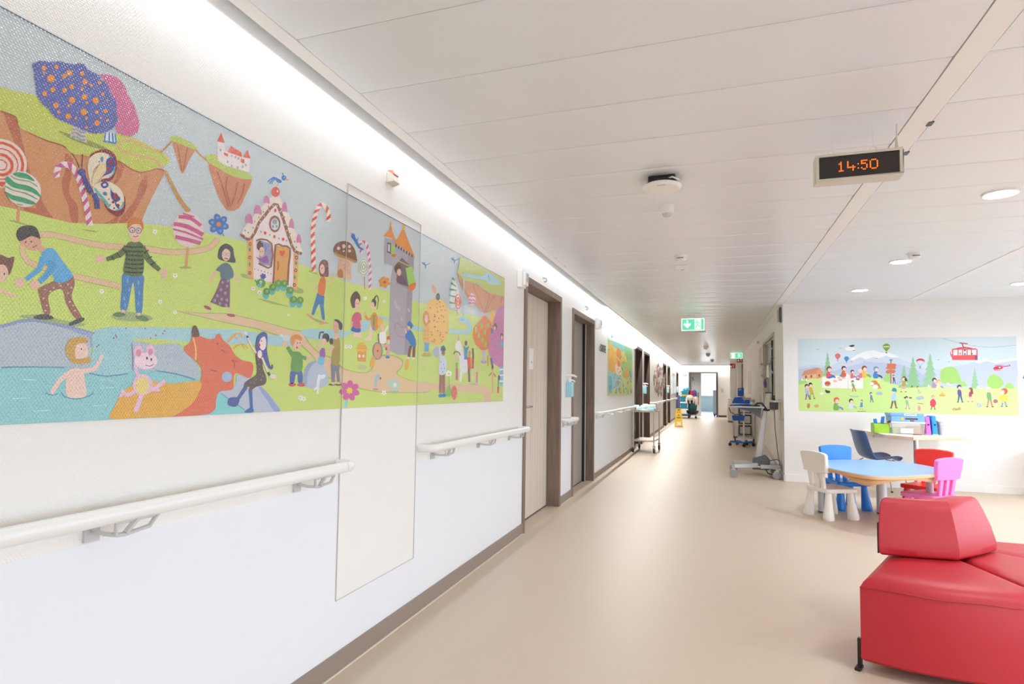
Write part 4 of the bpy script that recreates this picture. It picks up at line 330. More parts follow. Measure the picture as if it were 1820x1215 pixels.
' 3 7 7 0;227,1,11,3239 1332 -4 -7 -7 0 -4 7 4 6 7 1;227,1,11,3214 1312 -3 -7 -7 0 -4 6 3 7 8 0;228,1,11,3234 1427 -6 -14 -16 -6 -17 4 -7 13 6 14 16 6 '
'17 -4;229,1,12,3173 1437 13 24 36 6 23 -25 -34 -7;230,1,5,3341 1298 -15 -6 -22 2 -7 8 15 5 22 -2;230,1,6,3305 1283 -17 2 -6 9 13 7 17 -3 6 -9;230,1,11'
',3259 1288 -3 7 16 7 19 -1 3 -8 -16 -7;230,1,12,3248 1307 14 5 22 -2 6 -7 -15 -6 -21 3;230,1,13,3282 1322 18 -3 5 -9 -12 -6 -18 3 -5 9;230,1,14,3329 1'
'317 3 -8 -17 -7 -19 2 -2 7 16 7;231,1,15,3309 1303 -8 -6 -15 0 -7 5 7 6 15 0;232,0,12,3293 1286 13 -70 10 0 -13 71;233,1,13,3263 1165 7 43 27 23 33 -2'
'3 13 -40;234,1,14,3423 1185 -12 -31 -30 -12 -30 13 -14 31 11 30 29 13 31 -13;235,1,15,3367 1208 -3 -4 -6 0 -3 4 3 3 6 0;235,1,15,3400 1200 -3 -4 -6 0 '
'-3 4 3 3 6 0;235,1,15,3378 1180 -3 -4 -6 0 -3 4 3 3 6 0;235,1,15,3406 1167 -3 -3 -6 0 -3 4 3 3 5 0;235,1,15,3377 1156 -3 -4 -6 0 -3 4 3 3 6 0;236,1,5,'
'3388 1459 3 33 42 26 38 -16 33 -52 18 -58 -22 -76 -8 -54 -31 0 7 86 -39 89;236,1,6,3596 1366 -14 -27 -36 -12 -36 10 -16 25 13 26 36 13 36 -9;237,0,6,3'
'414 1512 18 37 14 -30;238,1,7,3454 1430 127 -26 8 -72 -110 -16;167,0,8,3373 1425 5 8 8 6 25 1 26 -3 9 -8 3 -8 18 3 -4 9 -14 10 -34 4 -35 -1 -18 -11 -6'
' -9;59,1,9,3428 1411 -6 -13 -17 -6 -17 4 -7 12 6 13 17 6 17 -4;239,0,6,3394 1374 2 -40 28 1 -2 40;240,0,7,3396 1338 3 -75 36 1 -3 75;241,0,8,3526 1477'
' 0 -77 51 2 1 78;242,1,5,3576 1510 -6 -12 -17 -7 -16 4 -8 11 6 13 17 6 17 -3;241,0,9,3545 1462 -18 28 -19 -3 18 -28;241,0,9,3583 1462 21 27 -19 2 -20 '
'-27;243,0,8,3587 1344 15 -89 37 1 -15 90;244,0,9,3574 1420 14 -80 57 3 -14 81;245,1,10,3636 1445 -6 -13 -17 -7 -17 5 -8 13 6 13 17 7 18 -5;246,0,5,364'
'9 1480 6 -18 5 -28 -1 -46 -4 -41 34 1 4 41 1 47 -5 29 -6 19;244,0,6,3649 1416 3 -61 31 2 -3 61;247,0,6,3662 1347 8 -86 21 0 -9 87;248,0,8,3734 1328 -4'
' -75 35 0 4 75;249,1,5,3779 1349 -6 -11 -15 -5 -15 4 -6 11 5 11 15 6 15 -4;250,1,8,3793 1245 -27 -6 -66 -2 -64 1 -26 5 26 5 63 3 66 -2;251,1,5,3932 14'
'03 -18 -9 -42 -5 -42 2 -17 6 16 9 42 5 43 -1;252,0,6,3838 1485 62 4 -6 -88 -40 -2;214,1,5,3971 1756 105 32 17 -70 -80 -37;253,0,7,3682 1618 -4 9 24 3 '
'-1 8 20 5 1 8 21 4 11 6 -3 8 23 4 0 8 20 5 -3 8 22 5 11 5 5 10 24 3 5 9 22 2 23 1 6 -8 27 2 5 -9 14 -3 23 -1 -2 -9 20 -2 0 -8 24 -1 -7 -9 16 -6 -19 -9'
' 13 -6 -15 -8 11 -7 -17 -8 10 -7 -13 -7 12 -7 -17 -8 14 -6 -16 -8 12 -7 -18 -7 16 -7 -20 -7 16 -6 -20 -8 9 -6 -14 -8 8 -6 -15 -7 16 -7 -19 -7 9 -7 -12'
' -5 -15 -9 -23 4 -15 -10 -22 4 -16 -7 -21 1 -15 -3 -22 0 -2 8 -20 0 -5 7 -23 -1 -1 9 -23 -1 1 9 -25 -2 1 9 -19 2 9 9 -20 2 10 9 -21 2 8 8 -20 2 10 9 -'
'4 5 -14 6 16 7 -12 6 18 8 -12 6 15 7 -11 6;254,1,8,3848 1654 -7 -18 -17 -8 -17 5 -8 16 6 17 17 9 18 -5;254,1,8,3912 1614 -6 -17 -18 -9 -18 5 -8 17 7 1'
'7 17 9 18 -6;254,1,8,3869 1557 -6 -17 -17 -8 -18 5 -8 16 7 17 17 9 17 -6;254,1,8,3741 1614 -6 -17 -16 -8 -17 5 -7 16 6 16 16 9 16 -5;254,1,8,3969 1667'
' -7 -18 -18 -9 -18 5 -8 16 7 18 17 9 19 -5;254,1,8,3797 1581 -6 -17 -17 -8 -17 5 -7 16 6 17 16 8 17 -5;254,1,8,3929 1528 -7 -18 -17 -8 -19 6 -8 16 7 1'
'7 17 9 19 -6;255,0,5,4206 1386 79 8 0 -152 -81 -3;256,0,6,4207 1350 78 6 0 13 -83 -6;256,0,6,4209 1306 76 5 0 14 -81 -6;256,0,6,4211 1262 74 4 0 14 -7'
'9 -5;257,0,9,4061 1714 -8 7 20 7 -8 7 22 7 -9 8 21 7 -14 7 28 7 -8 7 20 8 -12 7 21 7 3 9 25 6 5 9 24 5 -2 11 30 5 13 6 15 11 28 1 10 11 0 0 0 12 0 0 0'
' -4 0 -10 0 -5 0 -10 0 -4 0 -10 0 -5 0 -10 0 -5 0 -9 0 -6 0 -8 0 -6 0 -9 0 -5 0 -9 0 -6 0 -9 0 -5 0 -9 0 -5 0 -10 0 -5 0 -9 0 -5 0 -9 0 -6 0 -9 0 -5 0'
' -9 0 -6 0 -9 0 -5 0 -9 0 -6 0 -8 0 -6 0 -9 0 -6 0 -8 0 -7 0 -8 0 -6 0 -8 0 -6 0 -8 0 -7 0 -8 0 -6 0 -8 0 -6 0 -9 0 -6 0 -8 0 -7 0 -8 0 -6 0 -8 0 -6 0'
' -8 0 -7 0 -8 0 -6 0 -8 0 -6 0 -9 0 -4 0 -9 0 1 0 -8 0 2 0 -9 -22 2 -15 -7 -24 1 -14 -3 -27 -3 -9 8 -23 0 -11 6 -23 -1 -11 7 -22 -1 -10 7 -27 -4 -5 9 '
'-25 3 12 10 -24 3 12 10 -27 2 10 10 -18 4 6 8 -25 3 10 10 -18 4 7 8 -11 6 13 7 -12 6 16 7 -18 6 19 8 -15 6 20 7 -17 6 20 8 -18 6 20 7 -12 6 15 8 -16 6'
' 20 7 0 7 -7 7 18 7 -13 7 21 7 -10 7 18 7 -7 7 17 7 -7 7 15 8 -13 7 23 7 -8 7 15 7 -13 7 23 8;258,1,10,4146 1675 -3 -5 -7 -1 -4 4 3 5 7 0;258,1,10,412'
'6 1726 -4 -5 -6 0 -4 3 3 5 7 1;258,1,10,4133 1416 -3 -4 -7 0 -4 4 3 4 7 0;258,1,10,4269 1560 -3 -5 -8 0 -4 4 4 4 7 1;258,1,10,4152 1658 -4 -5 -7 -1 -3'
' 4 3 5 7 0;258,1,10,4054 1672 -3 -4 -7 -1 -3 4 3 4 7 1;258,1,10,4229 1466 -4 -4 -7 -1 -4 4 4 5 7 0;258,1,10,4126 1490 -3 -4 -7 0 -4 3 3 5 7 0;258,1,10'
',4224 1531 -3 -5 -7 0 -4 4 3 4 7 1;258,1,10,4198 1505 -3 -5 -7 0 -4 4 3 4 7 1;258,1,10,4125 1520 -3 -4 -7 -1 -4 4 4 5 6 0;258,1,10,4102 1599 -3 -5 -7 '
'0 -3 4 3 4 7 1;258,1,11,4223 1532 -3 -4 -8 -1 -3 4 3 5 7 0;258,1,10,4113 1431 -4 -4 -7 -1 -3 4 3 5 7 0;258,1,10,4192 1571 -4 -4 -7 -1 -3 4 3 4 7 1;258'
',1,10,4041 1571 -3 -4 -7 -1 -3 4 3 5 6 0;258,1,10,4098 1530 -3 -4 -7 0 -4 3 4 5 7 0;258,1,10,4151 1481 -4 -5 -7 0 -3 4 3 4 7 1;167,1,11,4134 1676 -11 '
'-20 -27 -11 -27 5 -12 18 10 20 27 11 28 -5;59,1,12,4107 1662 -7 -12 -17 -6 -18 3 -7 10 6 11 17 6 18 -2;259,0,10,3996 1650 15 -37 37 5 -15 37;260,1,10,'
'4269 1618 -9 -18 -25 -9 -25 5 -11 16 10 17 24 9 25 -4;59,1,11,4264 1605 -6 -11 -17 -6 -16 3 -8 10 7 12 16 6 17 -3;261,1,11,4207 1563 64 10 -1 -37 -56 '
'0;262,0,10,3996 1433 28 -51 42 5 -29 51;263,0,10,3932 1449 11 -74 26 2 -11 74;264,0,5,3985 1301 31 16 33 12 33 -12 29 -18 17 4 -31 18 -46 15 -49 -15 -'
'32 -17;265,0,6,4032 1360 8 -183 40 -1 -8 186;242,1,11,4073 1371 -7 -12 -17 -6 -17 5 -8 11 7 13 17 5 17 -4;266,0,5,4168 1288 -3 -59 28 0 3 59;145,0,5,4'
'159 1229 -3 -48 39 -1 4 49;167,1,7,4219 1298 -7 -12 -18 -6 -19 5 -8 12 7 13 18 5 19 -4;267,1,10,3394 1939 100 -27 245 8 123 -17 209 5 214 33 0 -69 -15'
'4 -62 -161 -40 -101 -27 -147 31 -159 34 -109 55;268,0,11,3446 1894 29 -22 36 -26 38 -20 29 -13 13 5 -30 13 -37 19 -36 26 -29 22;268,0,11,3639 1910 27 '
'-23 45 -36 78 -56 72 -49 15 4 -71 50 -79 56 -45 36 -27 23;268,0,12,3835 1896 66 4 54 -10 -34 -67 -49 -64 17 0 50 65 35 69 -65 14 -70 -4;268,0,13,4063 '
'1904 -33 -27 -45 -37 -55 -46 -45 -38 16 -1 45 38 55 46 46 37 33 27;268,0,11,4232 1919 -56 -62 19 0 56 63;269,0,13,3422 2008 3 40 62 5 798 12 0 -137 -2'
'18 -20 -204 -4 -128 22 -241 -16 -100 33;26,1,14,3487 1961 157 15 188 26 49 37 184 2 120 -18 -5 -24 -219 -32 -103 10 -213 -25 -152 -11;26,0,15,3477 195'
'1 8 -66 8 -83 -3 -77 -4 -58 21 2 4 58 3 78 -8 84 -8 66;270,0,15,3921 2025 33 -32 12 4 -33 31;271,0,11,3608 1776 20 -50 9 2 -20 49;272,1,12,3699 1817 -'
'17 -33 -42 -18 -43 7 -19 26 16 32 42 19 44 -6;166,0,13,3593 1816 8 7 3 4 5 -4 19 -5 20 10 7 5 12 -3 15 -4 15 7 -17 5 -25 3 -22 -10 -4 -5 -4 4 -18 5 -2'
'1 -9 -10 -8;166,0,13,3594 1791 8 6 3 4 5 -4 19 -5 20 10 7 5 12 -3 15 -4 15 7 -16 5 -26 2 -21 -9 -5 -5 -4 4 -18 5 -21 -9 -10 -8;166,0,14,3595 1770 8 7 '
'3 3 5 -4 19 -5 20 10 7 5 12 -3 15 -5 15 8 -16 5 -26 3 -21 -10 -5 -5 -4 4 -18 5 -21 -8 -10 -8;273,1,14,3332 1909 41 -35 52 -49 14 -65 -107 -55 -45 26 1'
'5 82;93,0,15,3307 1885 41 -2 10 7 -30 10;93,0,15,3291 1854 83 -7 9 7 -74 14;93,0,15,3277 1810 107 13 2 7 -104 -5;93,0,15,3273 1774 102 7 4 7 -98 0;93,'
'0,15,3279 1731 83 7 3 7 -79 0;161,0,15,3399 1714 2 -45 10 1 -2 45;274,1,16,3463 1768 -14 -40 -36 -21 -37 11 -17 35 13 40 36 21 38 -10;147,0,17,3461 17'
'68 -2 -17 -9 -16 -13 -13 -16 -8 -17 -2 -17 3 -13 9 -9 13 -4 16 2 17 8 16 13 13 15 8 18 2 16 -3 14 -9 10 -13 4 -16 -16 -3 -3 14 -7 12 -9 8 -12 4 -12 -2'
' -10 -7 -9 -11 -5 -13 -1 -14 2 -14 7 -12 9 -8 11 -3 12 1 11 7 9 10 5 14 2 14;147,0,18,3440 1765 -1 -10 -5 -9 -8 -8 -9 -4 -11 -2 -10 2 -8 5 -5 8 -2 9 1'
' 10 5 9 7 7 10 5 10 2 10 -2 9 -5 5 -8 2 -9 -16 -3 -1 8 -3 6 -4 4 -4 2 -5 -1 -5 -3 -3 -5 -2 -7 -1 -8 1 -7 3 -6 4 -4 5 -2 5 1 4 3 4 5 2 7 0 7;147,1,19,3'
'418 1762 -3 -8 -8 -1 -5 6 4 8 8 1;133,0,1,2915 1904 18 -4 27 -1 33 12 25 13 -4 2 -25 -12 -28 -10 -19 3 -15 5;133,0,2,2954 1900 -3 -17 14 2 3 18;133,0,'
'3,2959 1906 -16 12 -4 -2 8 -15;133,0,14,3291 2010 22 -5 34 0 40 15 31 16 -4 2 -32 -14 -35 -13 -23 3 -18 5;133,0,15,3339 2007 -3 -20 17 3 3 20;133,0,16'
',3345 2013 -19 13 -6 -2 10 -16;275,0,18,1691 1331 -12 9 -15 13 -13 18 -11 15 -6 -3 10 -15 13 -18 15 -15 12 -9;275,1,8,1637 1398 2 -5 -2 -4 -6 0 -6 3 -'
'2 6 2 4 6 0;276,0,19,1644 1382 -4 7 -8 -4 4 -6;277,0,18,1632 1216 -33 -43 12 -7 38 42;277,1,19,1563 1170 19 7 30 -5 -10 -26 -37 4;278,0,18,1653 1200 1'
'0 -63 14 0 -7 64;278,1,19,1641 1130 26 11 9 -2 3 -15 -37 -1;279,1,19,1680 1325 17 10 17 -16 3 -38 20 -36 -7 -24 -42 -9 -24 -14 -11 2 3 12 -23 -3 3 19 '
'49 25 4 27;280,1,20,1697 1310 -1 -2 -3 0 -1 1 1 2 3 0;280,1,20,1702 1292 -1 -2 -3 0 -1 2 1 1 3 0;280,1,20,1703 1274 -1 -1 -3 0 -1 1 1 2 3 0;280,1,20,1'
'708 1257 -1 -2 -3 0 -1 2 1 1 3 0;280,1,20,1689 1239 -1 -2 -3 0 -2 1 2 2 2 0;280,1,20,1714 1236 -2 -2 -3 0 -1 2 1 2 3 0;280,1,20,1666 1227 -2 -2 -2 0 -'
'2 1 2 2 2 0;280,1,20,1682 1224 -2 -2 -2 0 -2 2 1 1 3 0;280,1,20,1721 1251 -1 -2 -3 0 -2 2 2 1 2 1;281,1,21,1678 1356 3 23 9 16 20 13 21 -5 5 -28 -2 -2'
'5 6 -26 16 -37 8 8 5 -11 -8 -9 -17 8 -25 28 -13 23 -21 0;282,1,22,1730 1370 -4 -19 -13 -9 -13 7 -6 18 4 19 13 9 13 -7;282,1,22,1711 1328 -3 -11 -7 -4 '
'-9 4 -4 10 3 10 8 5 8 -4;281,0,23,1694 1367 4 10 6 9 12 6 13 4 -4 10 -15 -5 -16 -8 -9 -13 -4 -11;275,0,23,1707 1315 10 -16 12 -19 9 -14 7 -10 9 3 -7 1'
'0 -9 14 -12 19 -10 16;276,0,24,1740 1264 8 -12 9 3 -8 12;275,1,25,1788 1251 -5 -5 -13 -3 -13 2 -5 5 5 6 12 2 13 -2;283,1,23,1701 1360 -2 -4 -3 -2 -4 1'
' -2 4 1 5 4 2 4 -2;284,1,24,1708 1376 -1 -3 -3 0 -1 2 1 2 3 0;285,1,7,1870 1277 60 -1 8 -48 -25 0 -7 31 -10 -1 -8 -29 -23 0;286,1,7,1900 1222 -6 -5 -1'
'5 -3 -15 2 -6 5 6 5 15 2 15 -2;286,1,8,1961 1222 -8 -5 -19 -3 -20 2 -8 5 8 5 19 3 20 -2;287,0,8,1886 1340 -35 28 -15 -8 29 -31;287,0,7,1919 1323 36 -5'
' 6 15 -36 5;287,1,9,1861 1342 35 8 25 -5 12 -17 -3 -52 -60 0 0 45;59,1,9,1846 1375 -4 -7 -11 -3 -12 2 -5 6 5 7 11 4 11 -2;59,1,8,1991 1330 -5 -7 -12 -'
'3 -13 2 -5 6 5 7 12 4 12 -2;158,1,9,1922 1380 -7 -18 -16 -7 -18 5 -8 16 7 17 16 8 18 -6;288,1,10,1859 1388 10 20 29 8 27 -10 -3 -12 -33 1 -11 -22 -14 '
'1;60,1,11,1903 1383 -1 -3 -3 0 -1 3 1 2 3 0;60,1,11,1917 1385 -1 -3 -3 0 -2 3 1 2 3 0;289,1,10,1903 1365 -2 -4 -5 0 -3 3 2 5 5 0;290,1,8,1856 1404 0 -'
'8 -11 -9 -16 -2 -10 4 0 9 11 8 15 3;291,1,9,1821 1400 -5 -2 -9 2 -8 4 -1 4 5 1 9 -1 8 -4;292,1,9,1945 1229 2 47 26 32 42 11 -20 -28 -24 -47 2 -33;293,'
'1,10,1965 1224 5 46 24 31 31 15 39 -9 31 -40 3 -42 -67 -18 -58 4;294,0,11,2036 1265 -5 -12 -5 -18 -1 -27 2 -24 13 0 1 23 3 27 7 16 7 10;294,1,12,2082 '
'1261 -3 -7 -13 -6 -16 -1 -9 4 2 6 13 6 16 2;294,0,12,2031 1223 -25 -20 8 -4 26 20;295,1,11,2034 1335 35 0 -4 -29 -32 2;296,1,7,2042 1370 31 0 -1 -35 -'
'30 0;59,0,8,2050 1371 -12 5 -11 6 -3 8 0 7 -11 0 1 -8 4 -11 13 -8 13 -5;59,0,8,2074 1356 15 4 20 6 16 11 10 9 -9 4 -10 -9 -14 -10 -17 -5 -14 -3;297,0,'
'8,2064 1443 -13 0 -17 -5 -5 -15 0 -13 7 0 2 13 5 11 8 1 10 -1;297,1,8,2130 1407 -4 -10 -10 -5 -11 4 -5 9 4 10 11 5 10 -3;297,1,9,2101 1419 -7 -15 -17 '
'-7 -17 4 -8 14 6 15 17 7 18 -4;158,1,10,2083 1400 -5 -11 -14 -6 -13 4 -6 10 5 12 13 5 13 -3;298,1,7,2119 1317 55 -2 2 -32 8 -48 -19 0 -14 48 -6 -51 -1'
'9 2 -8 48;299,1,7,2151 1224 -7 -3 -16 -1 -17 1 -7 3 7 3 16 1 17 -1;299,1,8,2195 1224 -6 -3 -16 -1 -16 1 -7 3 6 3 16 1 17 -1;59,1,8,2147 1229 -3 -4 -8 '
'-2 -8 2 -4 4 3 4 8 2 9 -2;59,1,9,2184 1231 -3 -4 -9 -1 -8 1 -4 4 4 4 8 2 8 -2;300,1,9,2123 1372 9 46 35 9 11 -36 -4 -80 -55 4;59,0,10,2127 1390 -32 -3'
'0 12 -5 33 31;59,1,10,2134 1441 29 3 1 -19 -29 -8;301,1,11,2165 1473 -5 -22 -14 -10 -16 7 -7 21 5 22 15 10 15 -7;302,1,12,2127 1498 30 5 31 -17 -3 -24'
' -20 2 -7 23;303,0,19,679 1122 77 -1 148 0 285 0 496 0 966 0 1634 0 0 1 -1634 -1 -967 0 -495 0 -285 0 -148 1 -77 1;304,0,14,150 2063 4135 0 0 4 -4135 '
'0'
)
MURAL_MEADOW = (
'cfe0e6 c9d3e2 c3cee0 b8c4d9 eef0f0 e6ecf0 98a2b0 cbe58d d3ea9a 8fbf8c 93c491 9bc99c a6d672 e2b184 cf8f68 d9a070 8a5a48 f1efe9 e2ddd8 c98a4a b0543a e8b0a8 e0c0b0 c06a50 e8c8b8 e0707a a04a50 3f86c6 305a8a 7d9a34 3a5a8a e6e8c0 36363e f0f0f0 d87060 d89a90 b5734a 4a90c0 d0744c d83a58 7a88a0 406a50 e4545a dfe9ee 8a4a70 c0394a 303038 f0cdb8 c9a05a f0d8c8 d0304a c02a44 f0e8e8 7080a0 3f6fc0 e0506a 7a4038 f0e8e0 d0603a 7a5aa8 e06a6a 6ab060 e8c040 8a3a30 60a0c0 e0708a f0d8b0 40485a 3f80c0 5aa0b0 4a90c8 7a5aa0 a8b8d8 2a2a30 806050 a0a850 c8b040 c05038 70b060 503830 404a60 6a4a40 d8b090 b0a050 7a5a50 3a3038 80b8d0 e8c840 504038 b090b8 382f38 90a0a8 f0e0a0 e8b840 7a5058 a8d0e8 3f88b0 d8a0b0 90c880 7a9060 d8405a d0b070 405a78 3f90b8 7a98c0 7ab050 e0604a 90c0b0 d0e0e8 3f90d0 a06a40 3f5a98 5a5a90 38406a e8c0b0 b04a6a 8a5040 b89080 70b868 48a0b0 f0c830 e86040 f4d8c8 a87080 f0d060 d8873f f2ece2 30302e f0eee6 b9c1c8 b89858 b4bcc0 70b8c8 d89060 d8a860 e890a8 a0a050 f4f2ee 504848 6a7a58 50a060 f0f4e0',
'0,0,0,1111 963 2454 0 0 980 -2454 0;1,0,1,1115 1563 106 18 80 9 111 -9 94 -17 110 70 124 52 122 8 121 17 180 7 146 -51 145 -51 142 -67 170 -17 -7 -315'
' -1648 -26;2,0,2,2766 1532 113 34 167 33 111 41 109 16 107 -17 107 16 85 5 -4 -430 -802 -13;3,0,2,1114 1528 187 36 126 -18 125 -35 217 71 183 51 179 -'
'17 177 -17 202 -84 140 -133 -3 -133 -1536 -23;4,0,2,1739 1668 93 61 92 42 91 13 89 -31 104 -9 102 -52 -89 -8 -58 26 -90 -34 -60 17 -91 -34 -60 35 -92 '
'-47;5,0,3,3129 1623 97 49 67 -28 80 0 107 19 85 16 0 -29 -99 -19 -121 -24 -93 33 -69 -33;6,0,1,2789 1930 41 -15 56 -20 57 -21 68 -22 86 -19 91 -15 79 '
'-7 84 0 120 11 94 11 0 4 -94 -11 -120 -11 -84 0 -78 7 -91 15 -86 19 -67 22 -58 21 -56 20 -41 15;7,0,3,1112 1359 155 46 158 36 188 18 245 -7 210 -33 14'
'7 -75 146 -36 144 -8 214 16 210 -14 274 -5 241 12 118 4 -3 -350 -2448 1;7,0,4,1111 963 2454 0 0 277 -2454 0;8,0,5,2360 1278 429 22 772 -3 -2 -333 -120'
'5 0;9,0,4,1472 1766 -11 -54 5 0 -17 -55 10 0 -22 -54 15 0 -27 -54 20 0 -31 -54 24 0 -36 -54 131 1 -34 53 24 0 -30 54 20 0 -25 54 15 0 -20 54 10 0 -15 '
'54 5 0 -11 55;10,0,6,2359 1599 -12 -51 5 0 -18 -51 10 0 -23 -51 16 1 -29 -51 21 0 -33 -51 26 0 -39 -51 140 2 -37 50 26 0 -31 50 21 0 -27 51 16 0 -21 5'
'0 10 0 -15 51 5 0 -11 51;10,0,7,2463 1703 -18 -67 8 0 -26 -68 15 0 -32 -67 22 0 -40 -68 29 1 -47 -68 37 0 -55 -68 196 3 -51 66 37 0 -45 67 30 0 -37 67'
' 22 0 -30 68 15 0 -22 67 7 0 -15 67;11,0,8,2652 1741 -19 -72 8 0 -28 -73 16 0 -35 -73 24 1 -44 -73 32 0 -51 -73 40 1 -60 -73 214 2 -56 71 40 1 -48 72 '
'31 0 -40 72 24 0 -32 72 16 0 -24 72 8 0 -16 73;11,0,6,3128 1558 -10 -45 4 0 -14 -44 8 0 -18 -45 12 0 -22 -44 16 0 -25 -45 19 1 -29 -45 104 1 -27 44 19'
' 0 -23 44 16 1 -20 44 12 0 -15 44 8 0 -12 44 4 0 -7 45;12,1,4,2757 1416 9 100 71 50 84 -17 46 -98 12 -83 -63 -17 -126 -1;12,1,6,3251 1355 23 81 54 36 '
'66 -43 28 -72 -58 -57 -80 -1;12,1,4,2130 1377 13 77 38 22 28 -47 -8 -51;12,1,5,2964 1327 29 58 40 -32 4 -33;12,1,4,3433 1300 26 57 40 4 27 -59;12,1,4,'
'1118 1324 12 62 57 18 31 -53;12,1,4,1941 1435 20 44 25 -43;13,0,5,1175 1475 173 71 65 -56 -16 -76 -230 -24;14,0,6,1146 1443 42 67 152 43 58 -17 -34 6 '
'-36 -75;15,0,7,1328 1467 39 83 51 -65 -17 -71 -68 -12;16,0,7,1192 1443 23 2 -1 -36 -22 -2;16,0,7,1259 1450 23 2 -1 -35 -22 -2;16,0,8,1356 1462 22 1 0 '
'-35 -22 -2;17,0,8,1390 1420 254 26 241 -2 3 -169 -247 2 -246 2;18,0,9,1705 1446 13 0 0 -168 -12 0;18,0,9,1390 1420 13 1 4 -142 -12 0;19,1,9,1504 1337 '
'-12 -25 -26 -11 -27 10 -10 25 11 25 27 10 26 -10;20,1,10,1494 1343 -8 -11 -20 -5 -20 5 -8 11 9 11 20 5 19 -5;21,1,9,1582 1372 -7 -11 -18 -5 -18 5 -7 1'
'1 8 11 17 5 18 -5;21,1,9,1644 1390 -7 -11 -18 -5 -17 5 -7 11 7 11 18 5 17 -5;22,1,10,1683 1416 -7 -11 -18 -4 -17 4 -7 11 7 11 18 5 17 -5;23,1,9,1851 1'
'400 -7 -11 -17 -4 -18 4 -7 11 8 11 17 5 17 -5;24,1,10,1629 1416 -7 -11 -18 -5 -17 5 -7 11 7 11 18 5 17 -5;25,1,2,1594 1746 27 -16 7 -23 -18 -29 -17 -1'
'9 -17 19 -17 29 7 23;26,1,2,1600 1648 -4 -7 -7 0 -4 7 4 6 7 0;27,1,3,1699 1705 23 -13 5 -20 -15 -25 -15 -16 -14 16 -14 25 6 20;28,1,3,1704 1621 -4 -6 '
'-6 0 -3 6 3 5 7 0;29,1,3,2166 1872 33 -19 7 -29 -21 -36 -21 -24 -21 25 -20 36 9 28;30,1,3,2173 1750 -5 -8 -9 0 -5 8 5 8 9 0;31,0,4,2132 1822 66 -1 0 1'
'6 -66 0;4,1,3,1800 1807 -17 -20 -42 -7 -41 8 -17 20 18 19 41 8 41 -8;32,1,4,1727 1842 46 17 23 -14 -31 -17;33,1,4,1680 1811 93 14 30 -35 -77 -3;34,0,5'
',1772 1777 28 3 -1 9 -27 -4;35,0,1,1603 1809 46 -1 0 7 -46 1;36,0,5,2205 1647 -6 -303 14 0 6 303;37,1,6,2233 1653 -6 -7 -15 -3 -15 3 -6 7 7 8 14 3 15 '
'-3;38,0,6,2168 1607 89 0 21 -20 -22 -22 -89 0;38,0,7,2148 1551 27 17 91 0 0 -34 -92 -3;38,0,6,2167 1522 81 5 17 -22 -18 -25 -81 -4 -19 20;39,1,9,2495 '
'1636 15 27 32 10 35 -10 15 -31 -48 14;40,0,10,2499 1635 39 -62 3 2 -39 62;40,0,11,2586 1633 -47 -58 2 -2 47 58;41,0,12,2535 1574 -3 -33 8 -1 4 33;42,0'
',4,2890 1794 37 7 220 -2 16 -17 -3 -131 -268 1 -5 30;43,0,5,2905 1781 245 1 -2 -65 -244 -6;42,0,6,2951 1789 -2 -78 12 0 1 78;42,0,6,2998 1788 -1 -77 1'
'1 0 2 77;42,0,6,3048 1788 -2 -77 11 0 2 77;42,0,6,3092 1788 -2 -78 11 0 2 78;44,0,5,3131 1705 30 5 -1 -59 -30 0;45,0,5,3023 1802 -3 12 -4 18 -7 21 -6 '
'16 -11 -6 6 -16 7 -20 3 -16 3 -13;45,0,6,2972 1863 87 -11 1 13 -87 11;45,0,6,2941 1791 37 9 46 6 45 -7 36 -10 2 13 -36 10 -47 8 -48 -7 -37 -9;42,0,5,2'
'870 1756 1 -25 3 -27 10 -11 8 -2 2 15 -4 0 -4 3 -2 24 -1 24;46,1,6,3039 1772 -3 -10 -8 -3 -8 3 -3 10 4 9 8 4 7 -4;47,1,7,3036 1757 -2 -8 -6 -4 -6 4 -2'
' 8 2 8 6 3 6 -3;27,1,6,3038 1727 -3 -9 -8 -4 -8 4 -3 9 4 10 8 3 7 -3;48,1,6,2987 1734 -3 -12 -7 -4 -6 4 -3 12 3 12 7 5 7 -5;16,1,7,3110 1730 -3 -9 -6 '
'-4 -5 4 -3 9 3 9 6 4 6 -4;49,1,6,2894 1741 -2 -9 -6 -4 -6 4 -2 9 2 10 6 4 6 -4;50,1,3,3322 1547 22 23 54 9 20 -16 -7 -21 -54 -11 -30 0;50,0,4,3412 156'
'1 66 11 -1 11 -66 -11;51,0,5,3338 1579 87 4 0 6 -87 -3;50,0,3,3330 1518 67 0 0 6 -67 0;50,1,3,3495 1583 -2 -9 -5 -4 -4 4 -2 9 2 9 5 4 5 -4;52,1,4,3398'
' 1560 -4 -6 -7 -2 -8 2 -3 6 4 6 7 2 8 -2;53,0,3,1742 1633 5 -5 7 -4 8 4 5 5 -3 4 -5 -4 -5 -4 -4 4 -5 4;53,0,3,1894 1633 5 -5 7 -4 8 4 5 5 -3 4 -5 -5 -'
'4 -3 -5 3 -4 5;53,0,9,2730 1660 4 -5 7 -4 7 4 4 5 -3 4 -4 -5 -4 -3 -4 3 -4 5;53,0,3,2842 1632 4 -5 7 -4 6 4 5 5 -3 3 -4 -4 -4 -3 -5 3 -4 4;53,0,1,1339'
' 1805 5 -5 7 -4 8 4 5 5 -3 4 -5 -5 -5 -3 -4 3 -5 5;53,0,3,2038 1679 5 -5 7 -4 8 4 4 5 -3 4 -4 -5 -5 -3 -4 3 -4 5;54,0,9,1490 1415 17 10 17 8 15 -11 14'
' -14 13 15 -14 18 -24 16 -29 -6 -20 -10;55,1,10,1463 1495 42 0 6 -79 -60 -1;47,0,11,1495 1472 41 -12 3 12 -41 12;56,1,5,1518 1535 -9 -25 -23 -11 -23 1'
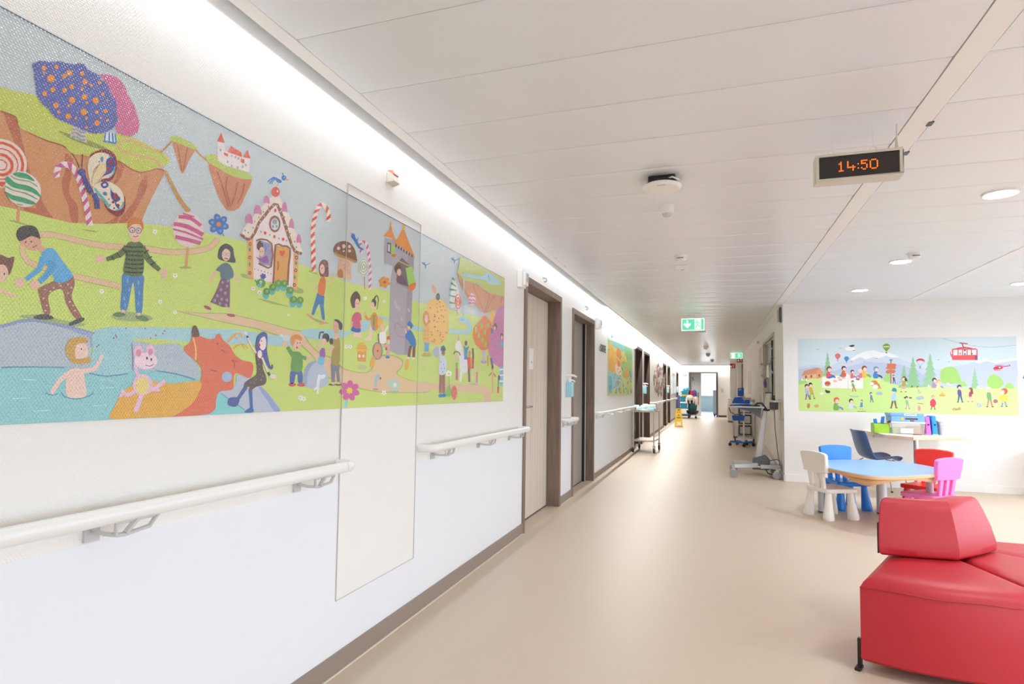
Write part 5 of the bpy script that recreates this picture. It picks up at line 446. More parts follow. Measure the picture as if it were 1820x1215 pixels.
'1 -9 25 10 25 23 11 22 -11;47,1,11,1516 1520 -7 -18 -16 -8 -16 8 -6 18 7 19 16 7 16 -7;57,0,11,1667 1434 16 10 15 6 13 -9 13 -13 12 14 -13 16 -22 15 -'
'26 -6 -18 -9;58,1,12,1643 1507 37 0 6 -72 -55 -1;47,0,13,1672 1487 37 -12 2 11 -37 12;46,1,3,1692 1544 -8 -23 -21 -10 -20 10 -8 23 9 23 20 9 20 -9;47,'
'1,4,1691 1530 -7 -16 -14 -7 -14 6 -6 17 6 17 15 7 14 -7;59,0,10,1765 1415 12 8 12 4 10 -7 10 -9 9 10 -10 12 -16 12 -20 -5 -14 -7;60,1,11,1747 1471 28 '
'0 5 -55 -42 -1;47,0,12,1769 1455 28 -8 2 8 -28 9;46,1,3,1785 1499 -7 -17 -16 -8 -15 8 -6 17 6 18 16 7 16 -7;47,1,4,1783 1489 -4 -13 -11 -5 -11 5 -5 13'
' 5 13 11 5 11 -5;61,0,5,1909 1426 16 11 17 7 14 -10 13 -14 13 15 -14 17 -23 16 -27 -6 -20 -10;62,1,9,1883 1505 40 1 5 -79 -58 0;47,0,10,1914 1483 39 -'
'12 3 12 -39 12;63,1,3,1936 1545 -10 -25 -21 -10 -22 10 -9 25 10 25 22 10 21 -10;47,1,10,1934 1530 -7 -18 -15 -7 -16 7 -6 18 7 18 16 8 15 -8;64,0,13,18'
'62 1439 -14 7 -21 5 -18 -13 -11 -13 9 -11 11 11 11 7 12 -5 12 -7;65,1,14,1842 1479 30 0 5 -59 -44 0;47,0,15,1849 1471 -30 -9 2 -9 30 9;66,1,10,1882 15'
'09 -7 -19 -16 -8 -17 8 -6 18 7 19 16 8 17 -8;47,1,15,1870 1498 -5 -14 -12 -6 -11 6 -5 14 5 13 12 6 11 -6;67,0,4,2044 1419 16 10 16 7 14 -10 13 -13 13 '
'14 -13 17 -23 17 -27 -7 -20 -9;68,1,5,2018 1497 40 0 5 -77 -57 -1;47,0,6,2049 1475 39 -12 3 12 -39 12;69,1,3,2071 1537 -9 -25 -22 -10 -22 10 -8 24 9 2'
'5 22 10 21 -10;47,1,4,2069 1522 -7 -18 -15 -7 -15 7 -6 18 6 18 16 8 15 -8;70,0,13,1608 1440 30 -17 10 21 -30 18;54,0,11,1475 1401 78 24 -5 27 -79 -24;'
'71,0,5,1202 1208 -8 -82 12 -1 15 80;71,0,6,1216 1204 24 -80 12 4 -17 82;47,0,5,1195 1258 -12 -14 -13 -13 -6 2 -4 4 -6 -8 7 -6 13 -2 15 15 13 14;47,0,5'
',1225 1252 7 -17 11 -16 13 6 6 10 -8 6 -5 -8 -1 -4 -7 12 -8 16;72,1,7,1192 1264 34 0 10 -64 -37 0;73,1,5,1233 1302 -7 -21 -17 -8 -17 8 -6 20 7 20 17 9'
' 17 -8;47,1,6,1232 1287 -6 -14 -12 -7 -13 6 -5 15 6 15 12 6 13 -6;74,1,6,1209 1122 -6 -5 -12 0 -6 5 6 5 12 0;74,1,7,1261 1123 -6 -5 -12 0 -6 5 6 5 12 '
'0;75,0,7,1254 1222 -7 -85 12 -1 14 84;75,0,8,1268 1218 27 -83 12 5 -20 85;47,0,8,1244 1274 -13 -14 -15 -13 -5 2 -5 4 -7 -9 8 -6 13 -1 17 14 14 15;47,0'
',5,1275 1268 7 -17 10 -17 14 7 6 10 -9 6 -4 -9 -2 -4 -6 13 -7 16;76,1,9,1240 1281 35 0 14 -66 -38 -1;73,1,4,1282 1320 -7 -21 -18 -9 -17 8 -7 22 7 21 1'
'8 9 17 -9;47,1,5,1281 1305 -6 -15 -13 -7 -13 6 -5 16 5 15 14 7 12 -6;74,1,8,1263 1133 -7 -5 -13 -1 -6 6 7 5 12 1;74,1,9,1316 1134 -6 -5 -13 -1 -6 6 7 '
'5 12 1;77,0,9,1765 1299 -4 -57 8 0 8 56;77,0,10,1774 1296 18 -55 8 3 -13 57;47,0,9,1758 1334 -10 -9 -10 -9 -4 1 -3 3 -4 -6 5 -4 8 -1 12 10 10 10;47,0,'
'9,1778 1330 3 -11 7 -12 8 5 5 6 -6 4 -3 -5 -1 -3 -4 8 -3 11;78,1,11,1753 1339 23 0 12 -45 -25 0;79,1,9,1782 1365 -5 -14 -12 -6 -12 5 -4 15 5 14 12 6 1'
'1 -6;47,1,10,1780 1355 -3 -10 -9 -5 -9 4 -3 11 4 10 8 4 9 -4;74,1,10,1771 1240 -4 -4 -8 0 -4 4 4 3 8 0;74,1,11,1807 1240 -4 -3 -9 -1 -4 4 4 4 9 0;80,0'
',4,2235 1395 -4 -45 6 -1 8 44;80,0,5,2243 1392 12 -44 6 3 -9 45;47,0,6,2231 1422 -6 -7 -7 -7 -3 1 -3 2 -3 -5 4 -3 7 -1 8 8 7 8;47,0,4,2247 1419 4 -9 5'
' -9 7 3 3 5 -4 4 -2 -5 -1 -2 -4 7 -3 9;67,1,7,2230 1426 18 0 5 -36 -19 0;81,1,4,2252 1446 -4 -11 -9 -5 -9 5 -4 11 4 11 9 5 9 -4;47,1,5,2251 1439 -3 -9'
' -7 -3 -6 3 -3 8 3 9 7 3 6 -3;74,1,5,2239 1347 -4 -2 -6 -1 -3 3 3 3 6 0;74,1,6,2266 1348 -3 -3 -7 0 -3 3 3 3 7 0;47,0,7,2334 1304 -6 -60 10 -1 6 60;47'
',0,8,2351 1303 3 -60 10 1 -3 60;82,1,9,2337 1336 28 1 8 -53 -51 -1;47,0,7,2335 1372 -8 -13 -8 -11 -4 1 -5 5 -6 -9 7 -6 12 -1 12 15 8 14;47,0,10,2364 1'
'367 11 -16 13 -16 12 6 5 10 -7 5 -4 -7 -2 -4 -10 13 -11 15;83,1,11,2341 1380 31 0 -5 -63 -34 -1;84,1,8,2379 1416 -7 -20 -16 -8 -15 8 -6 20 7 20 16 8 1'
'5 -8;47,1,9,2369 1402 -5 -14 -12 -6 -12 6 -4 14 5 15 12 6 11 -6;74,1,8,2334 1240 -6 -5 -11 0 -6 5 6 5 12 0;74,1,9,2383 1241 -6 -5 -11 -1 -6 6 6 5 11 0'
';85,0,12,2359 1407 14 -34 21 13 -13 33;86,0,6,2510 1263 0 -35 5 0 3 35;86,0,7,2516 1261 13 -34 5 2 -11 35;47,0,6,2503 1285 -7 -6 -7 -6 -3 1 -1 2 -3 -4'
' 3 -3 5 0 8 6 8 6;47,0,6,2515 1282 1 -7 2 -7 5 2 3 4 -3 3 -2 -3 0 -2 -1 5 -1 6;87,1,8,2498 1287 14 0 12 -27 -15 0;88,1,8,2515 1303 -3 -9 -7 -3 -7 3 -3'
' 9 3 9 7 3 7 -3;47,1,9,2514 1297 -2 -6 -5 -3 -5 3 -2 6 2 6 5 3 5 -3;74,1,8,2517 1226 -3 -2 -5 0 -2 2 2 2 5 1;74,1,8,2538 1227 -3 -3 -5 0 -2 3 2 2 5 0;'
'89,0,9,2692 1300 13 9 13 6 11 -8 10 -12 10 12 -10 14 -18 13 -22 -5 -15 -8;89,1,10,2672 1364 31 0 4 -63 -45 -1;47,0,11,2696 1346 31 -10 2 10 -31 10;90,'
'1,9,2714 1396 -8 -20 -17 -9 -17 8 -6 20 7 20 17 9 17 -8;47,1,11,2712 1384 -5 -15 -12 -6 -12 6 -5 15 5 14 13 7 11 -6;91,0,10,2739 1293 12 8 12 5 9 -7 1'
'0 -10 9 11 -10 12 -16 12 -19 -5 -14 -7;92,1,12,2722 1350 27 1 4 -57 -40 -1;47,0,13,2743 1334 28 -8 2 8 -28 9;93,1,12,2759 1379 -7 -18 -15 -8 -15 8 -6 '
'18 7 18 15 7 15 -7;47,1,13,2757 1369 -4 -14 -11 -5 -11 5 -4 13 5 13 11 6 10 -5;94,0,5,2217 1139 -19 -103 14 -4 27 101;94,0,6,2233 1133 20 -99 14 3 -12'
' 102;47,0,5,2216 1199 -11 -18 -11 -14 -6 2 -6 5 -7 -11 9 -7 15 -1 15 18 11 18;47,0,5,2252 1191 14 -20 16 -19 16 8 7 12 -10 7 -5 -10 -3 -5 -12 16 -13 2'
'0;95,1,7,2222 1208 40 0 -5 -80 -44 -1;96,1,5,2271 1255 -9 -26 -20 -10 -20 10 -8 25 9 26 20 11 20 -11;47,1,6,2258 1237 -6 -19 -16 -8 -15 8 -6 18 7 19 1'
'5 8 15 -8;74,1,6,2216 1030 -8 -7 -14 0 -8 6 8 7 14 1;74,1,7,2278 1032 -7 -7 -15 0 -7 6 7 7 15 0;96,1,7,2213 1259 30 21 26 -20 -27 -21;97,0,6,2373 1089'
' -6 -64 9 -1 11 63;97,0,7,2384 1086 17 -62 9 3 -12 64;47,0,6,2368 1128 -9 -11 -10 -10 -4 2 -3 3 -5 -7 5 -4 10 -1 12 11 9 11;47,0,6,2390 1124 6 -13 8 -'
'13 10 5 4 8 -6 4 -3 -6 -1 -3 -6 9 -5 13;98,1,8,2366 1133 26 1 7 -51 -28 0;46,1,6,2397 1163 -5 -16 -13 -7 -12 6 -5 16 5 16 13 7 12 -6;47,1,7,2396 1152 '
'-4 -12 -10 -5 -9 5 -4 11 5 12 9 5 9 -5;74,1,7,2378 1022 -5 -4 -9 -1 -4 4 4 5 9 0;74,1,8,2417 1023 -5 -5 -9 0 -4 4 4 5 9 0;46,0,8,2347 1162 19 -12 6 14'
' -18 11;46,0,6,2408 1157 29 -3 1 15 -29 3;99,0,6,2656 1098 -11 -72 10 -3 17 72;99,0,7,2668 1095 15 -71 10 3 -10 72;47,0,6,2654 1141 -8 -12 -9 -11 -4 2'
' -4 4 -5 -8 6 -5 10 -1 12 13 8 12;47,0,6,2679 1136 8 -14 11 -14 11 5 5 9 -7 5 -4 -7 -1 -3 -8 11 -8 13;100,1,8,2656 1147 28 1 0 -57 -30 -1;101,1,6,2691'
' 1181 -7 -18 -14 -8 -14 7 -5 18 6 18 14 8 14 -8;47,1,7,2689 1168 -4 -13 -11 -6 -10 5 -4 14 4 13 11 5 10 -5;74,1,7,2657 1022 -5 -5 -10 0 -5 4 5 5 10 0;'
'74,1,8,2700 1023 -5 -5 -10 0 -5 4 5 5 10 0;100,1,9,2703 1100 -11 -35 -24 -15 -24 14 -9 35 11 35 24 15 24 -14;102,0,5,1971 1153 -4 -51 7 -1 9 51;102,0,'
'6,1980 1151 15 -51 7 3 -11 52;47,0,5,1966 1185 -8 -9 -8 -8 -3 1 -3 3 -4 -6 4 -3 8 -1 10 9 8 9;47,0,5,1984 1181 5 -10 6 -10 8 3 3 6 -5 4 -2 -5 -1 -2 -4'
' 7 -4 10;103,1,7,1964 1189 21 0 7 -40 -23 -1;46,1,5,1989 1212 -4 -12 -11 -6 -10 5 -4 13 5 13 10 5 10 -5;47,1,6,1988 1204 -3 -10 -8 -4 -8 4 -3 9 4 10 8'
' 4 7 -4;74,1,6,1976 1099 -4 -3 -7 0 -4 3 4 3 7 0;74,1,7,2008 1100 -4 -4 -7 0 -4 3 4 4 7 0;104,0,5,1573 989 19 12 18 8 15 -11 15 -15 14 17 -15 18 -25 1'
'7 -31 -7 -22 -11;105,1,6,1544 1075 44 1 7 -86 -64 -1;47,0,7,1578 1051 44 -13 4 13 -44 13;106,1,5,1603 1119 -10 -28 -25 -11 -24 10 -9 27 10 28 25 11 24'
' -10;47,1,7,1601 1103 -7 -20 -18 -9 -17 8 -6 20 7 20 17 8 17 -8;107,0,5,1746 1013 14 9 14 6 11 -9 12 -11 11 13 -12 14 -19 13 -24 -6 -16 -8;108,1,6,172'
'4 1078 34 1 5 -66 -49 -1;47,0,7,1750 1060 33 -10 3 10 -34 10;46,1,5,1769 1112 -8 -21 -19 -9 -18 8 -7 21 8 21 18 8 18 -8;47,1,7,1767 1100 -6 -16 -13 -6'
' -13 6 -5 15 6 15 13 7 13 -6;47,0,5,1853 1045 -3 -37 6 0 3 36;47,0,5,1864 1044 1 -36 7 1 -2 36;109,1,6,1855 1064 17 1 5 -32 -32 -1;47,0,5,1854 1086 -5'
' -8 -5 -7 -2 1 -4 2 -3 -5 4 -3 8 -1 7 9 5 9;47,0,7,1872 1083 6 -10 9 -9 7 4 3 6 -4 3 -3 -5 -1 -2 -6 7 -7 10;109,1,8,1857 1090 20 1 -4 -38 -21 -1;110,1'
',5,1881 1113 -4 -12 -10 -6 -9 5 -4 12 4 12 10 5 9 -4;47,1,6,1875 1104 -3 -9 -8 -3 -7 3 -3 9 4 9 7 3 7 -3;74,1,6,1853 1006 -3 -3 -7 0 -4 3 4 3 7 0;74,1'
',6,1883 1007 -3 -3 -7 0 -4 3 4 3 7 0;111,0,6,2945 1210 -10 -87 12 -2 17 86;111,0,7,2959 1206 21 -85 12 4 -15 87;47,0,6,2940 1263 -12 -15 -12 -13 -5 2 '
'-5 4 -6 -9 7 -6 13 -2 15 16 12 15;47,0,6,2970 1256 7 -17 12 -17 13 6 5 11 -8 6 -4 -8 -2 -5 -7 14 -8 16;112,1,8,2939 1270 33 0 7 -68 -37 -1;113,1,6,298'
'0 1310 -7 -22 -17 -9 -17 9 -6 21 7 22 17 9 17 -8;47,1,7,2978 1295 -5 -16 -13 -7 -12 7 -5 15 6 16 12 7 13 -6;74,1,7,2950 1118 -6 -5 -13 -1 -6 6 7 6 12 '
'0;74,1,8,3001 1119 -6 -5 -12 -1 -6 6 6 6 12 0;47,0,6,3059 1183 -5 -51 8 -1 5 52;47,0,6,3073 1183 3 -52 8 1 -3 52;114,1,7,3060 1211 24 1 7 -46 -43 0;47'
',0,6,3059 1243 -7 -12 -7 -10 -4 2 -4 3 -5 -7 6 -5 10 -1 10 12 7 13;47,0,8,3083 1238 9 -14 10 -13 11 5 4 8 -6 5 -4 -7 -1 -3 -9 11 -8 13;115,1,9,3063 12'
'49 26 0 -3 -54 -29 -1;116,1,7,3096 1281 -6 -18 -14 -7 -13 7 -5 17 6 17 13 8 14 -7;47,1,8,3087 1268 -4 -12 -10 -5 -10 5 -4 12 4 13 10 5 10 -5;74,1,7,30'
'59 1129 -5 -5 -10 0 -5 4 5 5 10 0;74,1,7,3099 1129 -5 -4 -9 0 -5 4 5 5 10 0;116,0,10,3074 1286 6 -65 24 4 -5 65;117,0,6,3254 1171 -13 -98 13 -3 20 97;'
'117,0,7,3269 1166 23 -96 13 5 -16 97;47,0,6,3248 1229 -13 -16 -13 -15 -6 2 -5 5 -7 -10 8 -7 14 -2 17 18 13 17;47,0,6,3281 1222 9 -19 12 -19 15 7 6 12 '
'-9 6 -5 -9 -2 -5 -8 15 -9 19;118,1,8,3247 1237 37 1 7 -77 -41 -1;49,1,7,3293 1282 -8 -24 -19 -10 -18 9 -7 25 8 24 19 11 18 -10;47,1,8,3291 1265 -6 -17'
' -14 -8 -14 7 -5 18 6 18 14 7 14 -7;74,1,7,3258 1068 -7 -7 -14 0 -6 6 7 6 13 1;74,1,8,3315 1069 -7 -7 -14 0 -6 6 7 7 13 0;119,0,6,3404 1163 -11 -84 11'
' -3 17 84;119,0,7,3417 1159 19 -82 11 3 -13 84;47,0,6,3400 1214 -11 -15 -11 -12 -5 1 -5 5 -6 -9 7 -6 12 -1 14 14 11 15;47,0,6,3428 1207 8 -16 10 -17 1'
'3 7 5 10 -7 5 -5 -8 -1 -4 -8 13 -7 16;120,1,8,3399 1220 32 1 4 -66 -34 -1;121,1,6,3439 1259 -7 -21 -17 -9 -15 9 -6 21 7 21 16 9 16 -9;47,1,7,3437 1245'
' -5 -16 -12 -6 -12 6 -5 15 6 15 12 7 11 -6;74,1,7,3407 1074 -6 -5 -11 -1 -6 6 6 5 11 0;74,1,8,3456 1075 -6 -5 -12 -1 -5 6 6 5 11 1;121,1,8,3461 1264 -'
'10 -28 -25 -11 -24 11 -10 27 11 27 25 12 24 -11;122,1,9,3429 1251 -6 -20 -14 -8 -14 8 -6 19 7 19 14 9 14 -8;123,1,6,3357 1138 -7 -17 -18 -7 -16 6 -7 1'
'7 7 18 18 7 17 -7;124,1,9,3382 1211 73 1 4 -72 -83 -1;125,1,4,1977 1359 38 26 37 -17 21 -77 -22 -17 -45 16;126,1,5,2062 1300 -11 -22 -23 -9 -23 8 -9 2'
'2 10 22 23 9 23 -9;126,1,6,2013 1342 -6 -15 -15 -6 -15 6 -6 14 6 15 15 6 15 -6;125,0,6,2061 1340 21 -68 11 5 -21 68;127,1,5,1497 1227 -8 -13 -20 -5 -2'
'0 4 -8 13 9 12 20 6 19 -5;127,1,6,1459 1240 -4 -10 -9 -4 -9 4 -3 10 3 9 9 5 9 -4;128,1,5,1416 1204 -7 -12 -15 -6 -16 5 -6 13 6 12 16 5 15 -4;129,1,6,3'
'188 1078 -8 -18 -18 -8 -17 7 -6 18 7 19 18 8 17 -8;129,1,7,3156 1092 -8 -14 -9 -3 -5 9 2 17 8 14 9 3 5 -9;130,0,6,2875 1015 90 27 -2 13 -91 -27;130,0,'
'7,2886 1036 62 -22 3 13 -61 21;130,0,8,2895 1008 76 18 -1 13 -77 -18;131,1,5,2111 1215 -12 -17 -28 -7 -27 6 -11 17 12 17 27 8 28 -7;131,1,6,2575 1168 '
'-11 -17 -26 -7 -27 6 -10 16 11 17 27 7 26 -6;131,1,7,2554 1161 -12 -17 -26 -8 -26 7 -11 16 11 17 27 7 26 -6;132,0,5,1723 1179 23 -8 31 -8 30 1 24 3 -1'
' 9 -23 -4 -29 -1 -30 8 -23 8;62,1,6,2745 1200 29 42 30 -41;133,1,7,2806 1198 -10 -6 -23 -3 -24 2 -10 6 10 6 24 3 24 -2;19,1,5,1249 1035 -6 -25 -13 -11'
' -14 10 -5 25 6 25 14 10 13 -10;134,1,5,1357 1034 -9 -15 -20 -7 -20 6 -8 14 8 15 21 7 20 -6;135,1,6,2534 1030 -6 -26 -12 -11 -12 10 -5 26 6 26 12 11 1'
'2 -10;136,0,6,2500 1091 64 -7 2 10 -65 7;137,1,9,2653 1319 -6 -10 -13 -4 -13 4 -5 9 5 10 13 4 13 -4;138,1,10,2647 1324 -3 -5 -6 0 -2 4 3 5 5 0;137,1,5'
',2857 1351 -5 -10 -13 -4 -13 4 -5 9 6 10 13 4 12 -4;138,1,6,2852 1356 -3 -5 -6 0 -2 5 3 4 5 0;137,1,7,2878 1343 -5 -10 -13 -4 -13 4 -5 9 5 10 13 4 13 '
'-4;138,1,8,2873 1348 -3 -5 -6 0 -2 4 2 5 6 0;137,1,7,3173 1308 -5 -9 -13 -4 -12 4 -5 9 5 9 13 4 12 -3;138,1,8,3168 1313 -3 -4 -6 0 -2 4 3 4 5 0;137,1,'
'9,3193 1305 -5 -9 -13 -4 -12 4 -5 9 5 9 13 4 12 -3;138,1,10,3188 1310 -3 -4 -5 0 -3 4 3 4 5 0;137,1,6,1183 1390 -6 -10 -15 -5 -14 4 -6 10 6 10 15 5 15'
' -4;138,1,7,1177 1395 -3 -5 -7 0 -3 5 4 5 6 0;137,1,6,1239 1383 -6 -10 -15 -4 -14 4 -6 10 6 10 15 4 14 -4;138,1,7,1233 1388 -3 -4 -7 0 -3 4 4 5 6 0;13'
'9,0,8,2426 1299 18 31 15 -30;140,0,5,1812 972 98 2 1 7 -99 -2;141,1,6,3426 1045 -2 -4 -6 0 -2 4 2 4 6 0;141,1,9,1290 1176 -3 -5 -6 0 -3 4 3 5 6 0;141,'
'1,8,3162 1080 -3 -4 -5 0 -3 4 3 4 6 0;141,1,6,2789 1157 -3 -5 -5 0 -3 4 3 5 5 0;141,1,10,2640 1094 -3 -4 -5 0 -3 4 3 4 5 1;141,1,7,2584 1183 -3 -5 -5 '
'0 -3 5 3 4 6 0;141,1,8,2226 1129 -3 -5 -6 0 -3 5 3 4 6 0;141,1,9,2908 1024 -3 -5 -6 0 -2 4 3 5 5 0;141,1,7,3414 1123 -3 -4 -5 -1 -3 5 3 4 5 0;141,1,8,'
'2261 1155 -3 -5 -6 0 -3 5 3 4 6 0;141,1,7,1237 1187 -4 -5 -6 0 -3 5 3 4 7 0;141,1,5,2308 1146 -3 -5 -5 0 -3 4 3 5 6 0;141,1,5,2101 1025 -3 -5 -6 0 -2 '
'5 3 4 6 0;141,1,6,2452 1100 -3 -5 -5 0 -3 4 3 5 6 0;141,1,5,1749 1196 -3 -5 -6 0 -3 5 3 4 6 0;141,1,8,1970 1176 -3 -4 -6 0 -3 4 3 5 6 0;141,1,6,2414 1'
'011 -3 -5 -6 0 -3 4 3 5 6 0;141,1,6,2801 1182 -3 -4 -6 -1 -3 5 3 4 6 0;141,1,9,3290 1071 -2 -4 -6 0 -2 4 2 4 6 0;141,1,9,2934 1042 -3 -5 -5 0 -3 4 3 5'
' 5 0;141,1,6,2999 1066 -3 -4 -5 0 -3 4 3 4 5 0;141,1,5,2037 1005 -3 -4 -6 0 -3 4 3 4 6 1'
)
MURAL_CORRIDOR = (
'c3d684 d2d8dc 7fc0b4 5fae8c e8b64c dfa850 e08a4a 9fca72 84bd7e 9ccbd2 6fb4cc f1dcb8 e0705a e0a850 90b8c8 7ab050 4f90b0 e0e4c0 5f8f4a d9603f e8c860 8a5a48 c06a90 c0584a e0b8a0 7a5a48 506a8a',
'0,0,0,9060 1124 2930 0 0 974 -2930 0;1,0,1,9060 2098 958 0 1111 0 861 0 0 -66 -1030 -12 -1079 -12 -776 -11;1,0,2,9060 2010 2930 0 0 88 -2930 0;2,0,3,9'
'105 1987 776 21 1079 12 1030 12 0 -92 -856 -5 -660 -64 -591 39 -776 7;3,1,3,9362 2039 86 59 106 -42;4,1,4,9167 1922 184 34 294 -73 171 -53 209 79 449 '
'-16 241 -101 247 132 261 -8 274 -70 2 -112 -700 -55 -319 -82 -724 -112 -578 44;5,1,5,9173 1710 443 -18 205 -98 -265 -93 -378 -2;6,1,5,9954 1882 179 45'
' 263 -38 18 -90 -314 -40 -180 56;7,1,5,10478 1688 748 82 705 86 35 -283 -734 -144 -591 35;8,1,6,10960 2020 350 -12 619 -48 3 -155 -707 -11 -262 83;9,1'
',6,9148 1498 474 -16 485 -9 378 -58 -75 -115 -296 -113 -486 43 -441 -42;10,1,7,9169 1409 260 -5 70 -216 -324 -10;11,1,7,9821 1627 659 -30 4 -137 -591 '
'29;12,1,8,10101 1715 262 -32 -112 -72 -184 15;13,1,6,10803 1515 515 100 185 -106 -271 -80 -344 5;14,1,6,11739 1592 226 -6 3 -168 -226 21;15,1,7,11871 '
'1901 -41 -22 -74 -4 -33 18 41 21 74 4;6,1,7,10423 1211 -50 -21 -49 1 0 23 50 21 49 -1;16,1,8,10329 1228 -62 -23 -49 2 11 24 62 23 50 -2;16,1,6,10409 1'
'766 -88 -24 -56 1 30 24 87 24 57 0;17,1,1,10766 1336 -60 -25 -44 1 16 25 59 25 44 0;15,1,8,10447 1536 -22 -14 -43 -1 -20 12 22 14 43 1;18,1,7,11776 14'
'88 31 -17 -67 -6 -96 10 -30 16 65 7;18,1,1,11363 1153 19 -22 -38 -1 -57 21 -19 22 38 1;18,1,7,9758 1250 -7 -11 -51 -3 -43 10 8 12 50 2;19,1,1,11404 12'
'01 56 -22 -50 -3 -104 18 -54 22 48 4;19,1,6,10055 1792 62 -19 -28 -4 -90 15 -61 19 28 4;20,1,8,9522 1203 -26 -9 -42 1 -16 9 26 9 42 -1;19,1,7,11282 17'
'92 -44 -28 -35 -1 8 27 42 28 36 1;17,1,6,11137 1752 -53 -19 -34 0 18 18 52 20 35 0;15,1,1,11162 1233 -32 -22 -72 -1 -40 22 30 22 72 1;16,1,7,9754 1406'
' -44 -9 -53 1 -8 11 44 8 52 -1;15,1,7,11813 1575 -77 -17 -58 2 20 17 77 17 58 -2;15,1,5,10021 1715 -83 -20 -45 2 36 21 83 20 46 -1;20,1,6,10910 1769 -'
'32 -13 -40 -1 -8 12 31 13 40 1;19,1,1,10493 1167 -29 -14 -69 0 -40 13 29 14 69 0;16,1,7,9796 1461 -20 -16 -36 -1 -16 15 20 16 36 1;15,1,5,9218 1842 28'
' -14 -27 -4 -54 10 -27 14 27 3;21,1,5,9433 1864 -25 -10 -28 -1 -4 9 24 10 28 1;15,1,8,10304 1515 -90 -22 -34 2 57 23 90 23 34 -2;6,1,7,11080 1624 -72 '
'-20 -32 1 39 21 72 20 33 0;18,1,7,11753 1524 41 -18 -62 -6 -102 12 -40 18 61 6;16,1,7,9899 1168 -5 -22 -38 0 -33 21 5 23 38 0;19,1,5,9466 1736 -34 -11'
' -51 -1 -17 9 34 11 50 2;18,1,9,10331 1241 -1 -10 -29 -1 -29 9 1 10 30 1;17,1,7,11070 1807 -5 -20 -42 -3 -38 17 5 21 42 3;15,1,7,10358 1351 6 -14 -59 '
'-5 -64 10 -7 14 59 5;15,1,6,10777 1701 41 -19 -64 -8 -102 12 -40 19 62 8;17,1,2,10888 1337 46 -24 -42 -3 -88 22 -46 24 41 3;17,1,8,10119 1553 -15 -22 '
'-55 -2 -39 18 15 22 55 2;15,1,7,10413 1408 11 -18 -39 -2 -48 15 -11 18 38 2;18,1,7,10251 1407 38 -21 -47 -4 -85 17 -37 21 46 4;20,1,1,10081 1154 -73 -'
'20 -54 3 18 22 73 21 55 -3;19,1,6,11676 1431 13 -16 -42 -3 -55 14 -13 16 42 2;17,1,1,10916 1417 18 -15 -38 -2 -56 12 -18 14 37 3;15,1,1,11940 1174 -57'
' -19 -43 1 13 21 56 19 44 -2;17,1,8,9837 1231 -59 -10 -55 3 3 13 58 11 56 -4;20,1,7,10071 1333 -63 -19 -43 2 20 20 64 19 43 -1;15,1,8,10138 1358 -13 -'
'17 -47 -2 -35 16 12 17 48 2;17,1,2,11049 1202 -55 -18 -48 2 6 19 55 18 48 -1;15,1,7,10537 1809 37 -18 -61 -8 -96 9 -37 18 60 8;17,1,8,10349 1384 50 -2'
'1 -48 -4 -97 16 -49 20 47 5;15,1,7,11818 1393 46 -26 -77 -5 -119 20 -45 26 74 5;21,1,1,11371 1349 -40 -26 -48 0 -8 26 39 26 49 1;19,1,8,10419 1463 3 -'
'18 -52 -3 -54 14 -3 17 51 3;21,1,6,10643 1585 -10 -23 -70 -4 -58 19 10 23 69 4;18,1,8,11685 1559 -63 -20 -72 0 -10 19 62 20 73 0;6,1,6,10004 1713 -40 '
'-25 -44 -2 -4 25 40 25 44 2;15,1,9,10036 1336 -59 -17 -35 1 23 19 60 18 35 -2;22,1,9,10116 1567 -14 -14 -35 -2 -20 13 14 15 34 1;15,1,6,9226 1840 -33 '
'-13 -41 -2 -7 12 32 13 41 1;6,1,6,10438 1844 -3 -16 -57 -5 -52 10 3 15 55 6;23,0,10,9866 1338 22 -75 63 1 -23 75;24,1,11,9932 1350 -18 -12 -34 0 -18 1'
'1 17 11 35 1;23,0,9,10077 1363 24 -77 65 1 -23 77;24,1,10,10146 1375 -18 -12 -36 0 -19 11 18 11 37 1;23,0,10,10189 1254 24 -78 67 0 -24 78;24,1,11,102'
'59 1265 -18 -11 -37 -1 -19 12 18 11 38 1;23,0,8,9868 1230 23 -75 63 0 -23 76;24,1,9,9934 1242 -17 -12 -35 0 -17 11 17 12 35 0;18,0,3,10688 1349 26 -81'
' 74 1 -27 81;24,1,4,10765 1362 -20 -13 -41 0 -20 12 20 12 40 1;25,0,1,10772 1233 26 -82 75 1 -27 82;24,1,2,10850 1245 -20 -12 -42 0 -20 12 20 12 41 1;'
'26,0,2,11750 1236 31 -89 88 1 -31 89;24,1,3,11843 1250 -25 -14 -48 0 -25 13 24 13 49 1;18,0,8,9248 1289 20 -71 56 1 -21 71;24,1,9,9306 1300 -15 -11 -3'
'1 0 -15 10 15 11 30 0'
)

scene = bpy.context.scene
COL = scene.collection
PI = math.pi
XL, XR, YR, YE, ZC = -1.526, 0.926, 8.936, 29.2, 2.43

# ------------------------------------------------------------------ materials
def lin(h):
    h = h.lstrip('#')
    f = lambda c: c / 12.92 if c <= .04045 else ((c + .055) / 1.055) ** 2.4
    return tuple(f(int(h[i:i + 2], 16) / 255) for i in (0, 2, 4)) + (1,)

